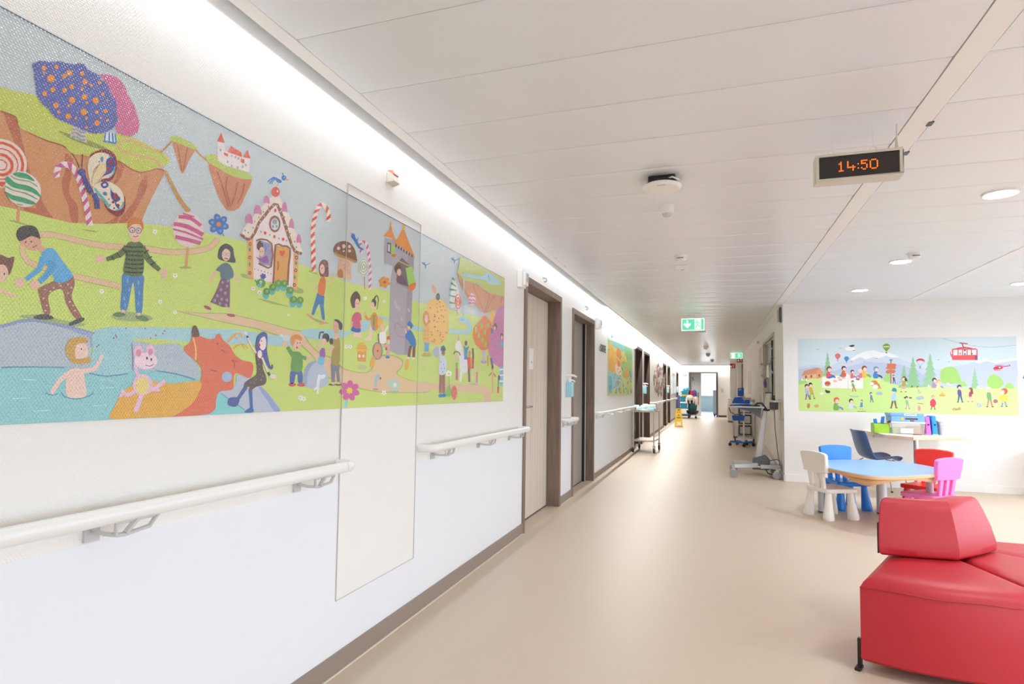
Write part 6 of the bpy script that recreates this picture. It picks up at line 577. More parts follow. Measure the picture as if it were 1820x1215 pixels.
def mat(name, col, rough=.5, metal=0, noise=0, nscale=40, bump=0, bscale=200, emit=0, spec=None, coat=0, trans=0, alpha=1):
    m = bpy.data.materials.new(name); m.use_nodes = True
    nt = m.node_tree; b = nt.nodes['Principled BSDF']
    c = lin(col)
    b.inputs['Base Color'].default_value = c
    b.inputs['Roughness'].default_value = rough
    b.inputs['Metallic'].default_value = metal
    if spec is not None: b.inputs['Specular IOR Level'].default_value = spec
    if coat: b.inputs['Coat Weight'].default_value = coat
    if trans: b.inputs['Transmission Weight'].default_value = trans
    if alpha < 1: b.inputs['Alpha'].default_value = alpha
    if emit:
        b.inputs['Emission Color'].default_value = c; b.inputs['Emission Strength'].default_value = emit
    tc = nt.nodes.new('ShaderNodeTexCoord')
    if noise:
        n = nt.nodes.new('ShaderNodeTexNoise'); n.inputs['Scale'].default_value = nscale
        mx = nt.nodes.new('ShaderNodeMix'); mx.data_type = 'RGBA'
        mx.inputs['A'].default_value = tuple(v * (1 - noise) for v in c[:3]) + (1,)
        mx.inputs['B'].default_value = tuple(min(1, v * (1 + noise)) for v in c[:3]) + (1,)
        nt.links.new(tc.outputs['Object'], n.inputs['Vector']); nt.links.new(n.outputs['Fac'], mx.inputs['Factor'])
        nt.links.new(mx.outputs['Result'], b.inputs['Base Color'])
    if bump:
        n2 = nt.nodes.new('ShaderNodeTexNoise'); n2.inputs['Scale'].default_value = bscale
        bp = nt.nodes.new('ShaderNodeBump'); bp.inputs['Strength'].default_value = bump; bp.inputs['Distance'].default_value = .002
        nt.links.new(tc.outputs['Object'], n2.inputs['Vector']); nt.links.new(n2.outputs['Fac'], bp.inputs['Height'])
        nt.links.new(bp.outputs['Normal'], b.inputs['Normal'])
    return m

def weave(m, strength, smooth_lo=None, smooth_hi=None, wy=.0085, wz=.0062):
    """woven glass-fibre wallpaper relief; smooth between two positions along the wall"""
    nt = m.node_tree; b = nt.nodes['Principled BSDF']; N = nt.nodes.new; L = nt.links.new
    g = N('ShaderNodeNewGeometry'); s = N('ShaderNodeSeparateXYZ'); L(g.outputs['Position'], s.inputs[0])
    def M(op, a, bb=None):
        n = N('ShaderNodeMath'); n.operation = op
        for i, v in enumerate((a, bb)):
            if v is None: continue
            if isinstance(v, (int, float)): n.inputs[i].default_value = v
            else: L(v, n.inputs[i])
        return n.outputs[0]
    zz = M('DIVIDE', s.outputs['Z'], wz)
    ph = M('MULTIPLY', M('FLOOR', zz), PI)
    a = M('SINE', M('ADD', M('MULTIPLY', s.outputs['Y'], 2 * PI / wy), ph))
    c = M('ABSOLUTE', M('SINE', M('MULTIPLY', zz, PI)))
    h = M('MULTIPLY', M('MULTIPLY', M('ADD', a, 1.0), .5), c)
    if smooth_lo is not None:
        inside = M('MULTIPLY', M('GREATER_THAN', s.outputs['Y'], smooth_lo), M('LESS_THAN', s.outputs['Y'], smooth_hi))
        h = M('MULTIPLY', h, M('SUBTRACT', 1.0, inside))
    bp = N('ShaderNodeBump'); bp.inputs['Strength'].default_value = strength; bp.inputs['Distance'].default_value = .0012
    L(h, bp.inputs['Height']); L(bp.outputs['Normal'], b.inputs['Normal'])

def wood(name, c1, c2, scale=6, stretch=(1, 1, .06), rough=.45):
    m = mat(name, c1, rough); nt = m.node_tree; b = nt.nodes['Principled BSDF']
    tc = nt.nodes.new('ShaderNodeTexCoord'); mp = nt.nodes.new('ShaderNodeMapping'); mp.inputs['Scale'].default_value = stretch
    n = nt.nodes.new('ShaderNodeTexNoise'); n.inputs['Scale'].default_value = scale; n.inputs['Detail'].default_value = 6
    cr = nt.nodes.new('ShaderNodeValToRGB'); cr.color_ramp.elements[0].color = lin(c1); cr.color_ramp.elements[1].color = lin(c2)
    cr.color_ramp.elements[0].position = .35; cr.color_ramp.elements[1].position = .65
    L = nt.links.new
    L(tc.outputs['Object'], mp.inputs[0]); L(mp.outputs[0], n.inputs['Vector']); L(n.outputs['Fac'], cr.inputs[0]); L(cr.outputs[0], b.inputs['Base Color'])
    return m

M = {}
M['wall'] = mat('woven_white_wall', 'f0eeea', .42); weave(M['wall'], .6)
M['wall2'] = mat('painted_white_wall', 'f0eeeb', .6, noise=.015, nscale=3, bump=.05, bscale=300)
M['dado'] = mat('smooth_wall_sheet', 'eceff4', .4, noise=.01, nscale=2)
M['hatch'] = mat('painted_hatch', 'efeeec', .45, noise=.01, nscale=4)
M['seam'] = mat('seam_grey', 'c6c1ba', .6, noise=.05)
M['ceil'] = mat('ceiling_metal', 'eaeef4', .3, noise=.012, nscale=2, spec=.65)
M['beam'] = mat('ceiling_profile', 'f3f3f3', .45, noise=.01)
M['dark_void'] = mat('void_dark', '6e6965', .9, noise=.05)
M['floor'] = mat('vinyl_floor', 'cfbca7', .42, noise=.035, nscale=160, bump=.04, bscale=500, spec=.5)
M['frame'] = wood('brown_door_frame', '8a766a', '77655a', 30, (1, 1, .1), .5)
M['frame_dark'] = wood('dark_brown_frame', '5a473e', '493a33', 30, (1, 1, .1), .5)
M['leaf'] = wood('pale_oak_leaf', 'e2d6ca', 'd3c5b8', 9, (2, 3, .05), .4)
M['leaf_dark'] = wood('brown_leaf', '6a564b', '5c4a41', 9, (2, 3, .05), .45)
M['leaf_grey'] = mat('grey_leaf', 'a59d92', .35, noise=.02)
M['base'] = mat('brown_skirting', '94857a', .5, noise=.05, nscale=60)
M['sealant'] = mat('pale_sealant', 'd9cdbd', .5, noise=.03)
M['white'] = mat('white_plastic', 'f2f1ee', .3, noise=.008, nscale=10)
M['rail'] = mat('rail_white', 'f0efec', .28, noise=.006, nscale=10, coat=.2)
M['chrome'] = mat('brushed_steel', 'c9c6c0', .25, 1, noise=.04, nscale=80)
M['steel'] = mat('stainless', 'cfc6ba', .3, 1, noise=.04, nscale=60)
M['alu'] = mat('light_grey_metal', 'c8c9ca', .35, .3, noise=.02)
M['grey'] = mat('mid_grey_plastic', '9fa0a3', .45, noise=.03)
M['dgrey'] = mat('dark_grey_plastic', '5d5f64', .45, noise=.04, nscale=60)
M['black'] = mat('black_plastic', '232325', .4, noise=.08)
M['beige'] = mat('beige_plastic', 'd8cfc1', .45, noise=.02)
M['red_lens'] = mat('red_lens', 'e08a80', .25, noise=.03)
M['lens'] = mat('grey_lens', 'c9ccd2', .2, noise=.03)
M['sani'] = mat('pale_blue_bottle', 'a5dbe8', .25, noise=.03)
M['red_vinyl'] = mat('red_upholstery', 'bd2631', .44, noise=.03, nscale=25, bump=.1, bscale=420, spec=.5)
M['red_pipe'] = mat('red_piping', 'ae2430', .45, noise=.03)
M['k_white'] = mat('chair_white', 'f3efe8', .38, noise=.01)
M['k_blue'] = mat('chair_blue', '1a86ec', .28, noise=.02)
M['k_red'] = mat('chair_red', 'e8342a', .35, noise=.02)
M['k_pink'] = mat('chair_pink', 'fb86cf', .35, noise=.02)
M['t_blue'] = mat('table_blue', '93bbe8', .3, noise=.01, spec=.6)
M['beech'] = wood('beech_edge', 'e3b98c', 'd9a877', 8, (.3, .3, 3), .4)
M['birch'] = wood('birch_edge', 'ead3b4', 'e0c5a2', 8, (.2, 1, 3), .4)
M['desk_top'] = mat('desk_laminate', 'f1ece4', .35, noise=.01)
M['table_leg'] = mat('table_leg_grey', 'c4c8cf', .35, .2, noise=.02)
M['navy'] = mat('navy_shell', '3f5f8c', .35, noise=.02)
M['green_box'] = mat('lime_box', 'a3d22f', .4, noise=.03)
M['blue_p'] = mat('bright_blue_plastic', '1f86d8', .35, noise=.03)
M['pink_p'] = mat('pink_plastic', 'ee74d0', .4, noise=.03)
M['sky_p'] = mat('sky_blue_plastic', '2f9be8', .38, noise=.03)
M['game'] = mat('game_box_blue', '7fb4e4', .4, noise=.15, nscale=30)
M['clear'] = mat('frosted_clear_plastic', 'f2ece0', .3, alpha=.4, noise=.02)
M['paper'] = mat('paper', 'f6f4ef', .7, noise=.01)
M['ppr_col'] = mat('coloured_paper', 'e8b6a0', .6, noise=.4, nscale=30)
M['ppr_green'] = mat('green_paper', 'cfe39a', .6, noise=.2, nscale=30)
M['yellow'] = mat('yellow_plastic', 'f4c51c', .4, noise=.02)
M['teal'] = mat('teal_plastic', '1f93b0', .4, noise=.04)
M['teal_d'] = mat('dark_teal_cloth', '1f5a66', .6, noise=.08)
M['mop'] = mat('mop_cotton', 'ecdcd0', .9, noise=.1, nscale=60, bump=.6, bscale=90)
M['mop_red'] = mat('red_cloth', 'c23848', .8, noise=.1)
M['mop_purple'] = mat('purple_cloth', '6a5a9a', .8, noise=.1)
M['royal'] = mat('royal_blue_plastic', '1554b4', .4, noise=.03)
M['pack'] = mat('blue_white_packs', 'bfe0f2', .5, noise=.35, nscale=18)
M['pack_blue'] = mat('pale_blue_pack', '7fbfe0', .5, noise=.2, nscale=30)
M['fire_red'] = mat('fire_sign_red', 'a8302c', .5, noise=.05)
M['screen'] = mat('led_screen', '2e2825', .15, noise=.1, nscale=200)
M['cream'] = mat('cream_casing', 'd9d2c4', .4, noise=.02)
M['led'] = mat('led_amber', 'ff6412', .4, emit=2.2)
M['exit'] = mat('exit_green', '63d8ae', .4, emit=.55)
M['exit_w'] = mat('exit_white', 'f4fff8', .4, emit=.7)
M['downlight'] = mat('downlight_diffuser', 'fff8ee', .4, emit=26)
M['curtain'] = mat('bright_curtain', 'eef6ff', .8, emit=.7)
M['bluegrey'] = mat('blue_grey_wall', 'd3dadc', .5, noise=.03, nscale=3)
M['bluegrey_l'] = mat('pale_blue_floor', 'b9c6cc', .3, noise=.03, nscale=30)
M['lettering'] = mat('grey_lettering', '4a494b', .5, noise=.05)
M['letter_teal'] = mat('dark_teal_lettering', '24414c', .5, noise=.05)
M['panel_blue'] = mat('pale_window_blind', 'dfe6f2', .6, emit=.35)
M['glass'] = mat('grey_glass_panel', 'cfd4d2', .12, noise=.03, nscale=3)
M['taupe'] = mat('taupe_panel', 'b9b0a4', .5, noise=.04, nscale=4)
M['purple'] = mat('purple_fabric', '6b4a8c', .7, noise=.1)
M['rust'] = mat('rust_paper', '9c4a38', .6, noise=.3, nscale=30)
M['brown'] = mat('brown_trim', '6e4d3c', .5, noise=.05)
M['black_trans'] = mat('smoke_drawer', '4b4a48', .25, noise=.2, nscale=12)

# ------------------------------------------------------------------ mesh builder
class MB:
    def __init__(s): s.bm = bmesh.new()
    def box(s, x0, x1, y0, y1, z0, z1):
        v = [s.bm.verts.new((x, y, z)) for x in (x0, x1) for y in (y0, y1) for z in (z0, z1)]
        for f in ((0, 1, 3, 2), (4, 6, 7, 5), (0, 4, 5, 1), (2, 3, 7, 6), (0, 2, 6, 4), (1, 5, 7, 3)): s.bm.faces.new([v[i] for i in f])
        return s
    def hexa(s, b, t):
        "solid from two quads"
        vb = [s.bm.verts.new(p) for p in b]; vt = [s.bm.verts.new(p) for p in t]; n = len(b)
        s.bm.faces.new(vb[::-1]); s.bm.faces.new(vt)
        for i in range(n): s.bm.faces.new((vb[i], vb[(i + 1) % n], vt[(i + 1) % n], vt[i]))
        return s
    def prism(s, pts, a, b, ax='z'):
        "polygon pts (2D) extruded from a to b along an axis"
        f = {'z': lambda p, h: (p[0], p[1], h), 'y': lambda p, h: (p[0], h, p[1]), 'x': lambda p, h: (h, p[0], p[1])}[ax]
        return s.hexa([f(p, a) for p in pts], [f(p, b) for p in pts])
    def face(s, pts): s.bm.faces.new([s.bm.verts.new(p) for p in pts]); return s
    def tube(s, pts, r, n=10, cap=True, closed=False):
        P = [Vector(p) for p in pts]; m = len(P); rings = []
        up = None
        for i, p in enumerate(P):
            if closed: t = (P[(i + 1) % m] - P[i - 1])
            else: t = P[min(m - 1, i + 1)] - P[max(0, i - 1)]
            t.normalize()
            if up is None: up = Vector((0, 0, 1)) if abs(t.z) < .9 else Vector((0, 1, 0))
            u = (up - t * up.dot(t))
            if u.length < 1e-6: u = t.orthogonal()
            u.normalize(); w = t.cross(u); up = u
            rr = r[i] if isinstance(r, (list, tuple)) else r
            rings.append([s.bm.verts.new(p + (u * math.cos(2 * PI * k / n) + w * math.sin(2 * PI * k / n)) * rr) for k in range(n)])
        for a, b in zip(rings, rings[1:] + ([rings[0]] if closed else [])):
            for k in range(n): s.bm.faces.new((a[k], a[(k + 1) % n], b[(k + 1) % n], b[k]))
        if cap and not closed:
            s.bm.faces.new(rings[0][::-1]); s.bm.faces.new(rings[-1])
        return s
    def lathe(s, prof, o=(0, 0, 0), n=24, ax='z', sx=1, sy=1):
        rings = []
        for r, h in prof:
            ring = []
            for k in range(n):
                a = 2 * PI * k / n; u, v = r * math.cos(a) * sx, r * math.sin(a) * sy
                p = {'z': (u, v, h), 'x': (h, u, v), 'y': (v, h, u)}[ax]
                ring.append(s.bm.verts.new((o[0] + p[0], o[1] + p[1], o[2] + p[2])))
            rings.append(ring)
        for a, b in zip(rings, rings[1:]):
            for k in range(n): s.bm.faces.new((a[k], a[(k + 1) % n], b[(k + 1) % n], b[k]))
        s.bm.faces.new(rings[0][::-1]); s.bm.faces.new(rings[-1])
        return s
    def grid(s, rows):
        V = [[s.bm.verts.new(p) for p in r] for r in rows]
        for a, b in zip(V, V[1:]):
            for i in range(len(a) - 1): s.bm.faces.new((a[i], a[i + 1], b[i + 1], b[i]))
        return s
    def xf(s, m): s.bm.transform(m); return s
    def mesh(s, name, shift=None):
        bmesh.ops.remove_doubles(s.bm, verts=s.bm.verts, dist=1e-5)
        bmesh.ops.recalc_face_normals(s.bm, faces=s.bm.faces)
        if shift is not None: bmesh.ops.translate(s.bm, verts=s.bm.verts, vec=shift)
        me = bpy.data.meshes.new(name); s.bm.to_mesh(me); s.bm.free()
        return me

def part(name, mb, m, parent=None, bevel=0, seg=2, smooth=True, world=False, sub=0, solid=0):
    shift = None
    if world and parent is not None:
        p = Vector(parent.location)
        if parent.parent: p = p + Vector(parent.parent.location)
        shift = -p
    me = mb.mesh(name, shift)
    if smooth:
        me.polygons.foreach_set('use_smooth', [True] * len(me.polygons)); me.set_sharp_from_angle(angle=math.radians(35))
    me.materials.append(m)
    o = bpy.data.objects.new(name, me); COL.objects.link(o)
    if parent is not None: o.parent = parent
    if solid:
        md = o.modifiers.new('solid', 'SOLIDIFY'); md.thickness = solid; md.offset = 0
    if bevel:
        md = o.modifiers.new('bevel', 'BEVEL'); md.width = bevel; md.segments = seg; md.limit_method = 'ANGLE'; md.angle_limit = math.radians(40)
    if sub:
        md = o.modifiers.new('sub', 'SUBSURF'); md.levels = sub; md.render_levels = sub
    return o

def tag(o, label, cat, group=None, kind=None):
    o['label'] = label; o['category'] = cat
    if group: o['group'] = group
    if kind: o['kind'] = kind
    return o
def thing(name, label, cat, loc=(0, 0, 0), rz=0, group=None):
    o = bpy.data.objects.new(name, None); COL.objects.link(o); o.empty_display_size = .1
    o.location = loc; o.rotation_euler = (0, 0, rz)
    return tag(o, label, cat, group)
def struct(name, mb, m, label, cat, **k):
    o = part(name, mb, m, **k); return tag(o, label, cat, kind='structure')
def dup(root, loc, rz, label=None, group=None):
    r = root.copy(); COL.objects.link(r); r.location = loc; r.rotation_euler = (0, 0, rz)
    if label: r['label'] = label
    if group: r['group'] = group
    for ch in list(root.children):
        c = ch.copy(); COL.objects.link(c); c.parent = r
        for g in list(ch.children):
            d = g.copy(); COL.objects.link(d); d.parent = c
    return r
def rot(a, ax='Z'): return Matrix.Rotation(a, 4, ax)
def mv(x, y, z): return Matrix.Translation((x, y, z))
def crv(pts, k=6, closed=True):
    n = len(pts); o = []
    for i in range(n if closed else n - 1):
        g = lambda j: Vector(pts[j % n]) if closed else Vector(pts[max(0, min(n - 1, j))])
        p0, p1, p2, p3 = g(i - 1), g(i), g(i + 1), g(i + 2)
        for q in range(k):
            t = q / k
            o.append(.5 * (2 * p1 + (p2 - p0) * t + (2 * p0 - 5 * p1 + 4 * p2 - p3) * t * t + (3 * p1 - p0 - 3 * p2 + p3) * t ** 3))
    if not closed: o.append(Vector(pts[-1]))
    return o
def lettering(name, text, size, m, parent, mtx, ext=.002, xs=1.0):
    cu = bpy.data.curves.new(name, 'FONT'); cu.body = text; cu.size = size; cu.extrude = ext; cu.align_x = 'CENTER'; cu.align_y = 'CENTER'
    t = bpy.data.objects.new(name, cu); COL.objects.link(t)
    dg = bpy.context.evaluated_depsgraph_get(); dg.update()
    me = bpy.data.meshes.new_from_object(t.evaluated_get(dg)); bpy.data.objects.remove(t)
    me.transform(mtx @ Matrix.Diagonal((xs, 1, 1, 1))); me.materials.clear(); me.materials.append(m)
    o = bpy.data.objects.new(name, me); COL.objects.link(o)
    if parent: o.parent = parent
    return o

# ------------------------------------------------------------------ printed pictures
def picture(name, data, place, m, out, step=.00012):
    "flat printed artwork: many coloured shapes in one sheet, each printed layer a hair above the last"
    pal = [lin(c) for c in data[0].split()]
    bm = bmesh.new(); cl = bm.loops.layers.float_color.new('Print'); sheet = None
    for item in data[1].split(';'):
        c, sm, ly, rest = item.split(',')
        v = [int(q) for q in rest.split()]; pts = []; x = y = 0
        for i in range(0, len(v), 2):
            x += v[i]; y += v[i + 1]
            if not pts or (x / 1000, y / 1000) != pts[-1]: pts.append((x / 1000, y / 1000))
        if len(pts) > 1 and pts[0] == pts[-1]: pts.pop()
        if len(pts) < 3: continue
        if sm == '1': pts = [(p.x, p.y) for p in crv([(a, b, 0) for a, b in pts], 4)]
        if sheet is None: sheet = (min(p[0] for p in pts), max(p[0] for p in pts), min(p[1] for p in pts), max(p[1] for p in pts))
        pts = [(max(sheet[0], min(sheet[1], a)), max(sheet[2], min(sheet[3], b))) for a, b in pts]
        pts = [p for i, p in enumerate(pts) if p != pts[i - 1]]
        if len(pts) < 3: continue
        col = pal[int(c)]
        f = bm.faces.new([bm.verts.new(place(a, b, int(ly) * step)) for a, b in pts])
        f.normal_update()
        if f.normal.dot(out) < 0: f.normal_flip()
        for l in f.loops: l[cl] = col
    bmesh.ops.triangulate(bm, faces=bm.faces)
    me = bpy.data.meshes.new(name); bm.to_mesh(me); bm.free(); me.materials.append(m)
    o = bpy.data.objects.new(name, me); COL.objects.link(o); return o
def printmat(name, rough):
    m = mat(name, 'ffffff', rough); nt = m.node_tree
    a = nt.nodes.new('ShaderNodeAttribute'); a.attribute_name = 'Print'
    nt.links.new(a.outputs['Color'], nt.nodes['Principled BSDF'].inputs['Base Color']); return m
M['print_woven'] = printmat('printed_woven_wallpaper', .24); M['print_woven'].node_tree.nodes['Principled BSDF'].inputs['Specular IOR Level'].default_value = .9; weave(M['print_woven'], 1.0, 2.2, 2.89)
M['print'] = printmat('printed_sheet', .5)

WORLD, SLOT_N, SLOT, ROOM, DOWN, EXPO = 3.6, 20, 370, 90, 9, 0.16
# ================================================================== the setting
YB, XE = -2.6, 5.0                      # behind the camera, far side of the play area
struct('floor', MB().box(XL - .2, XE, YB, YE, -.08, 0), M['floor'], 'beige vinyl floor running the whole length of the corridor', 'floor')
DOORS = [(4.80, 6.10, 2.19), (6.63, 7.96, 2.15), (12.39, 13.73, 2.15), (14.08, 15.42, 2.13), (19.75, 21.10, 2.1), (21.70, 23.05, 2.1), (27.3, 28.65, 2.05)]
w = MB(); y = YB
for a, b, h in DOORS:
    w.box(XL - .22, XL, y, a, 0, 2.62); w.box(XL - .22, XL, a, b, h, 2.62); y = b
w.box(XL - .22, XL, y, YE, 0, 2.62)
struct('wall_left', w, M['wall'], 'long white corridor wall with woven wallpaper and the big fairytale picture', 'wall', smooth=False)
d = MB(); s = MB(); l = MB(); y = YB
for a, b, h in DOORS + [(YE, YE, 0)]:
    d.box(XL, XL + .002, y, a, .088, .806)
    s.box(XL, XL + .012, y, a, 0.006, .088); l.box(XL, XL + .016, y, a, 0, .007); y = b
struct('trim_1', d, M['dado'], 'smooth white wall protection sheet below the handrail', 'wall sheet', smooth=False)
struct('baseboard_left', s, M['base'], 'grey-brown skirting along the picture wall', 'skirting', smooth=False)
struct('trim_2', l, M['sealant'], 'thin pale sealant line at the foot of the brown skirting', 'trim', smooth=False)

# ceiling of 0.4 m metal planks, open slot along the picture wall
def planks(mb, x0, x1, y0, y1):
    k = math.floor((y0 - 1.671) / .4)
    while 1.671 + .4 * k < y1:
        a = max(y0, 1.671 + .4 * k + .0013); b = min(y1, 1.671 + .4 * (k + 1) - .0013)
        if b - a > .3:
            pr = [(a, ZC + .006), (a + .004, ZC + .0038), (a + .025, ZC + .0024), (a + .07, ZC + .0012), (a + .13, ZC + .0004), ((a + b) / 2, ZC), (b - .13, ZC + .0004), (b - .07, ZC + .0012), (b - .025, ZC + .0024), (b - .006, ZC + .0038), (b, ZC + .006), (b, ZC + .03), (a, ZC + .03)]
            mb.hexa([(x0, p, q) for p, q in pr], [(x1, p, q) for p, q in pr])
        k += 1
c = MB(); planks(c, -1.381, .8265, YB, YE - .2); planks(c, .9335, 2.405, YB, YR); planks(c, 2.495, XE, YB, YR)
c.box(-1.381, .826, YB, YE - .2, ZC + .012, ZC + .028).box(.934, 2.405, YB, YR, ZC + .012, ZC + .028).box(2.495, XE, YB, YR, ZC + .012, ZC + .028)
struct('ceiling', c, M['ceil'], 'ceiling of wide white metal planks laid across the corridor', 'ceiling')
struct('trim_3', MB().box(.831, .929, YB, YR + .02, ZC - .002, ZC + .03).box(.831, XR - .004, YR + .02, YE - .2, ZC - .002, ZC + .03), M['beam'], 'flat white ceiling strip running down the corridor above the clock', 'ceiling strip', smooth=False)
struct('trim_4', MB().box(2.408, 2.492, YB, YR, ZC - .002, ZC + .03), M['beam'], 'flat white ceiling strip above the play corner', 'ceiling strip', smooth=False)
prof = [(-1.383, ZC), (-1.438, ZC - .004), (-1.442, ZC + .012), (-1.425, ZC + .03), (-1.383, ZC + .03)]
struct('trim_5', MB().hexa([(a, YB, b) for a, b in prof], [(a, YE - .2, b) for a, b in prof]).box(XL, XR, YE - .2, YE - .165, ZC - .05, ZC + .03), M['beam'], 'white lip of the light slot along the picture wall', 'ceiling edge', smooth=False)
struct('ceiling_void', MB().box(XL - .22, XE, YB, YE + .2, 2.62, 2.66), M['dark_void'], 'closed void above the ceiling planks', 'ceiling void', smooth=False)

# right-hand corridor wall and the play-corner wall
RO = [(10.19, 12.27, 0.95, 2.11), (12.69, 13.44, .95, 2.11)]
r = MB(); y = YR
for a, b, z0, z1 in RO:
    r.box(XR, XR + .16, y, a, 0, 2.62); r.box(XR, XR + .16, a, b, z1, 2.62); r.box(XR, XR + .16, a, b, 0, z0); r.box(XR + .10, XR + .16, a, b, z0, z1); y = b
r.box(XR, XR + .16, y, YE, 0, 2.62)
struct('wall_corridor', r, M['wall2'], 'white corridor wall behind the computer trolley', 'wall', smooth=False)
struct('wall_play', MB().box(XR + .16, XE, YR, YR + .16, 0, 2.62), M['wall2'], 'white wall of the play corner carrying the meadow picture', 'wall', smooth=False)
struct('baseboard_play', MB().box(XR, XE, YR - .012, YR, 0, .1), M['white'], 'white skirting below the meadow picture', 'skirting', bevel=.003)
struct('baseboard_corridor', MB().box(XR - .012, XR, YR, YE, 0, .09).box(XR - .006, XR, YR + .1, YE, .79, .806), M['white'], 'white skirting and rail behind the computer trolley', 'skirting', smooth=False)
struct('wall_back', MB().box(XL - .2, 2.3, YB - .15, YB, 0, 2.66).box(2.3, XE + .2, YB - .15, YB, 2.05, 2.66).box(2.3, XE + .2, YB - .15, YB, 0, .12), M['wall2'], 'white wall behind the viewer closing the near end of the corridor', 'wall', smooth=False)
struct('wall_window_side', MB().box(XE, XE + .2, YB - .15, YR + .16, 2.15, 2.66).box(XE, XE + .2, YB - .15, YR + .16, 0, .12), M['wall2'], 'white lintel and low sill of the window side of the play area', 'wall', smooth=False)
# end wall with doorway
E0, E1, EH = -1.02, .18, 2.04
struct('wall_end', MB().box(XL, E0, YE, YE + .15, 0, 2.62).box(E1, 2.2, YE, YE + .15, 0, 2.62).box(E0, E1, YE, YE + .15, EH, 2.62), M['wall2'], 'white wall closing the far end of the corridor', 'wall', smooth=False)
struct('baseboard_end', MB().box(E1 + .06, E1 + .42, YE - .02, YE, 0, .09), M['frame_dark'], 'short dark skirting beside the far doorway', 'skirting', smooth=False)
struct('wall_room', MB().box(-2.6, 2.4, 37, 37.15, 0, 2.7).box(-2.6, -2.45, YE + .15, 37, 0, 2.7).box(2.25, 2.4, YE + .15, 37, 0, 2.7).box(-2.6, 2.4, YE + .15, 37.1, 2.6, 2.7), M['bluegrey'], 'blue-grey walls of the bright room beyond the far doorway', 'wall', smooth=False)
struct('floor_room', MB().box(-2.6, 2.4, YE, 37, -.08, .001), M['bluegrey_l'], 'pale bluish floor of the room beyond the far doorway', 'floor', smooth=False)
wn = tag(bpy.data.objects.new('window_1', None), 'bright white curtained window in the room beyond the far doorway', 'window', kind='structure'); COL.objects.link(wn)
wn.location = (-.2, 36.98, .93)
cu = MB(); rows = []
for i in range(61): rows.append([(-.46 + .95 * i / 60, -.03 - .015 * math.sin(i * 1.5), z) for z in (0, 1.3)])
cu.grid(rows); part('curtain', cu, M['curtain'], wn)
part('window_frame', MB().box(-.5, .54, -.015, .01, -.04, 0).box(-.5, .54, -.015, .01, 1.3, 1.34).box(-.5, -.46, -.015, .01, 0, 1.3).box(.5, .54, -.015, .01, 0, 1.3), M['white'], wn)

# ------------------------------------------------------------------ doors in the picture wall
def door(n, a, b, h, label, leafm, framem, handle=True, plate=False, pane=False):
    t = tag(bpy.data.objects.new('door_%d' % n, None), label, 'door', kind='structure'); COL.objects.link(t); t.location = (XL, a, 0)
    W = b - a; f = .06; dp = .125
    fr = MB()
    fr.box(-dp - .05, .014, 0, f, 0, h).box(-dp - .05, .014, W - f, W, 0, h).box(-dp - .05, .014, f, W - f, h - f, h)
    part('frame', fr, framem, t, bevel=.003)
    lf = MB().box(-dp - .045, -dp, f + .004, W - f - .004, .012, h - f - .004); part('leaf', lf, leafm, t, bevel=.002)
    part('threshold', MB().box(-dp - .05, -dp + .004, f, W - f, 0, .01), M['dgrey'], t)
    if handle:
        hd = MB().tube([(-dp, f + .32, 1.05), (-dp + .05, f + .32, 1.05), (-dp + .055, f + .335, 1.05), (-dp + .055, f + .45, 1.05)], .010, 10).lathe([(.024, 0), (.024, .006)], (-dp, f + .32, 1.05), 16, 'x')
        hd.lathe([(.02, 0), (.02, .006)], (-dp, f + .32, .97), 16, 'x'); part('handle', hd, M['chrome'], t)
    if plate:
        p = part('door_sign', MB().box(-dp, -dp + .006, .56, .70, 1.40, 1.605), M['white'], t, bevel=.002)
        part('sign_mark', MB().box(-dp + .006, -dp + .0066, .63, .66, 1.462, 1.478), M['grey'], p)
    if pane:
        part('glass_panel', MB().box(-dp, -dp + .004, f + .04, W - f - .3, .1, h - .2), M['leaf_grey'], t)
        part('edge_strip', MB().box(-dp, -dp + .03, W - f - .1, W - f - .05, 0, h - f), M['black'], t)
        part('seal_strip', MB().box(-dp, -dp + .035, W - f - .045, W - f - .03, 0, h - f), M['white'], t)
    return t
door(1, *DOORS[0], 'pale oak door in a brown frame, nearest door to the fairytale picture', M['leaf'], M['frame'], plate=True)
door(2, *DOORS[1], 'grey door in a brown frame just past the first blue sanitizer bottle', M['leaf_grey'], M['frame'], handle=False, pane=True)
door(3, *DOORS[2], 'dark brown door beside the animal picture, behind the steel trolley', M['leaf_dark'], M['frame_dark'], handle=False)
door(4, *DOORS[3], 'dark brown door between the steel trolley and the wall collage', M['leaf_dark'], M['frame_dark'])
door(5, *DOORS[4], 'brown door just past the wall collage', M['leaf_dark'], M['frame_dark'], handle=False)
door(6, *DOORS[5], 'brown door between the wall collage and the pale blind window', M['leaf_dark'], M['frame_dark'])
door(7, *DOORS[6], 'last brown door of the picture wall, beside the cleaning cart', M['leaf_dark'], M['frame_dark'], handle=False)
t = tag(bpy.data.objects.new('door_8', None), 'far doorway with brown frame and half open grey sliding leaf marked 5', 'door', kind='structure'); COL.objects.link(t); t.location = (E0, YE, 0)
W = E1 - E0
part('frame', MB().box(-.05, .03, -.02, .17, 0, EH + .05).box(W - .03, W + .05, -.02, .17, 0, EH + .05).box(.03, W - .03, -.02, .17, EH, EH + .05), M['frame_dark'], t, bevel=.003)
lf = part('leaf', MB().box(.03, .50, .18, .215, .01, EH), M['bluegrey'], t, bevel=.003)
part('handle', MB().tube([(.37, .16, .90), (.37, .15, .92), (.37, .15, 1.1), (.37, .16, 1.12)], .014, 8), M['black'], lf)
lettering('leaf_number', '5', .24, M['letter_teal'], lf, mv(.13, .178, 1.75) @ rot(PI / 2, 'X'))
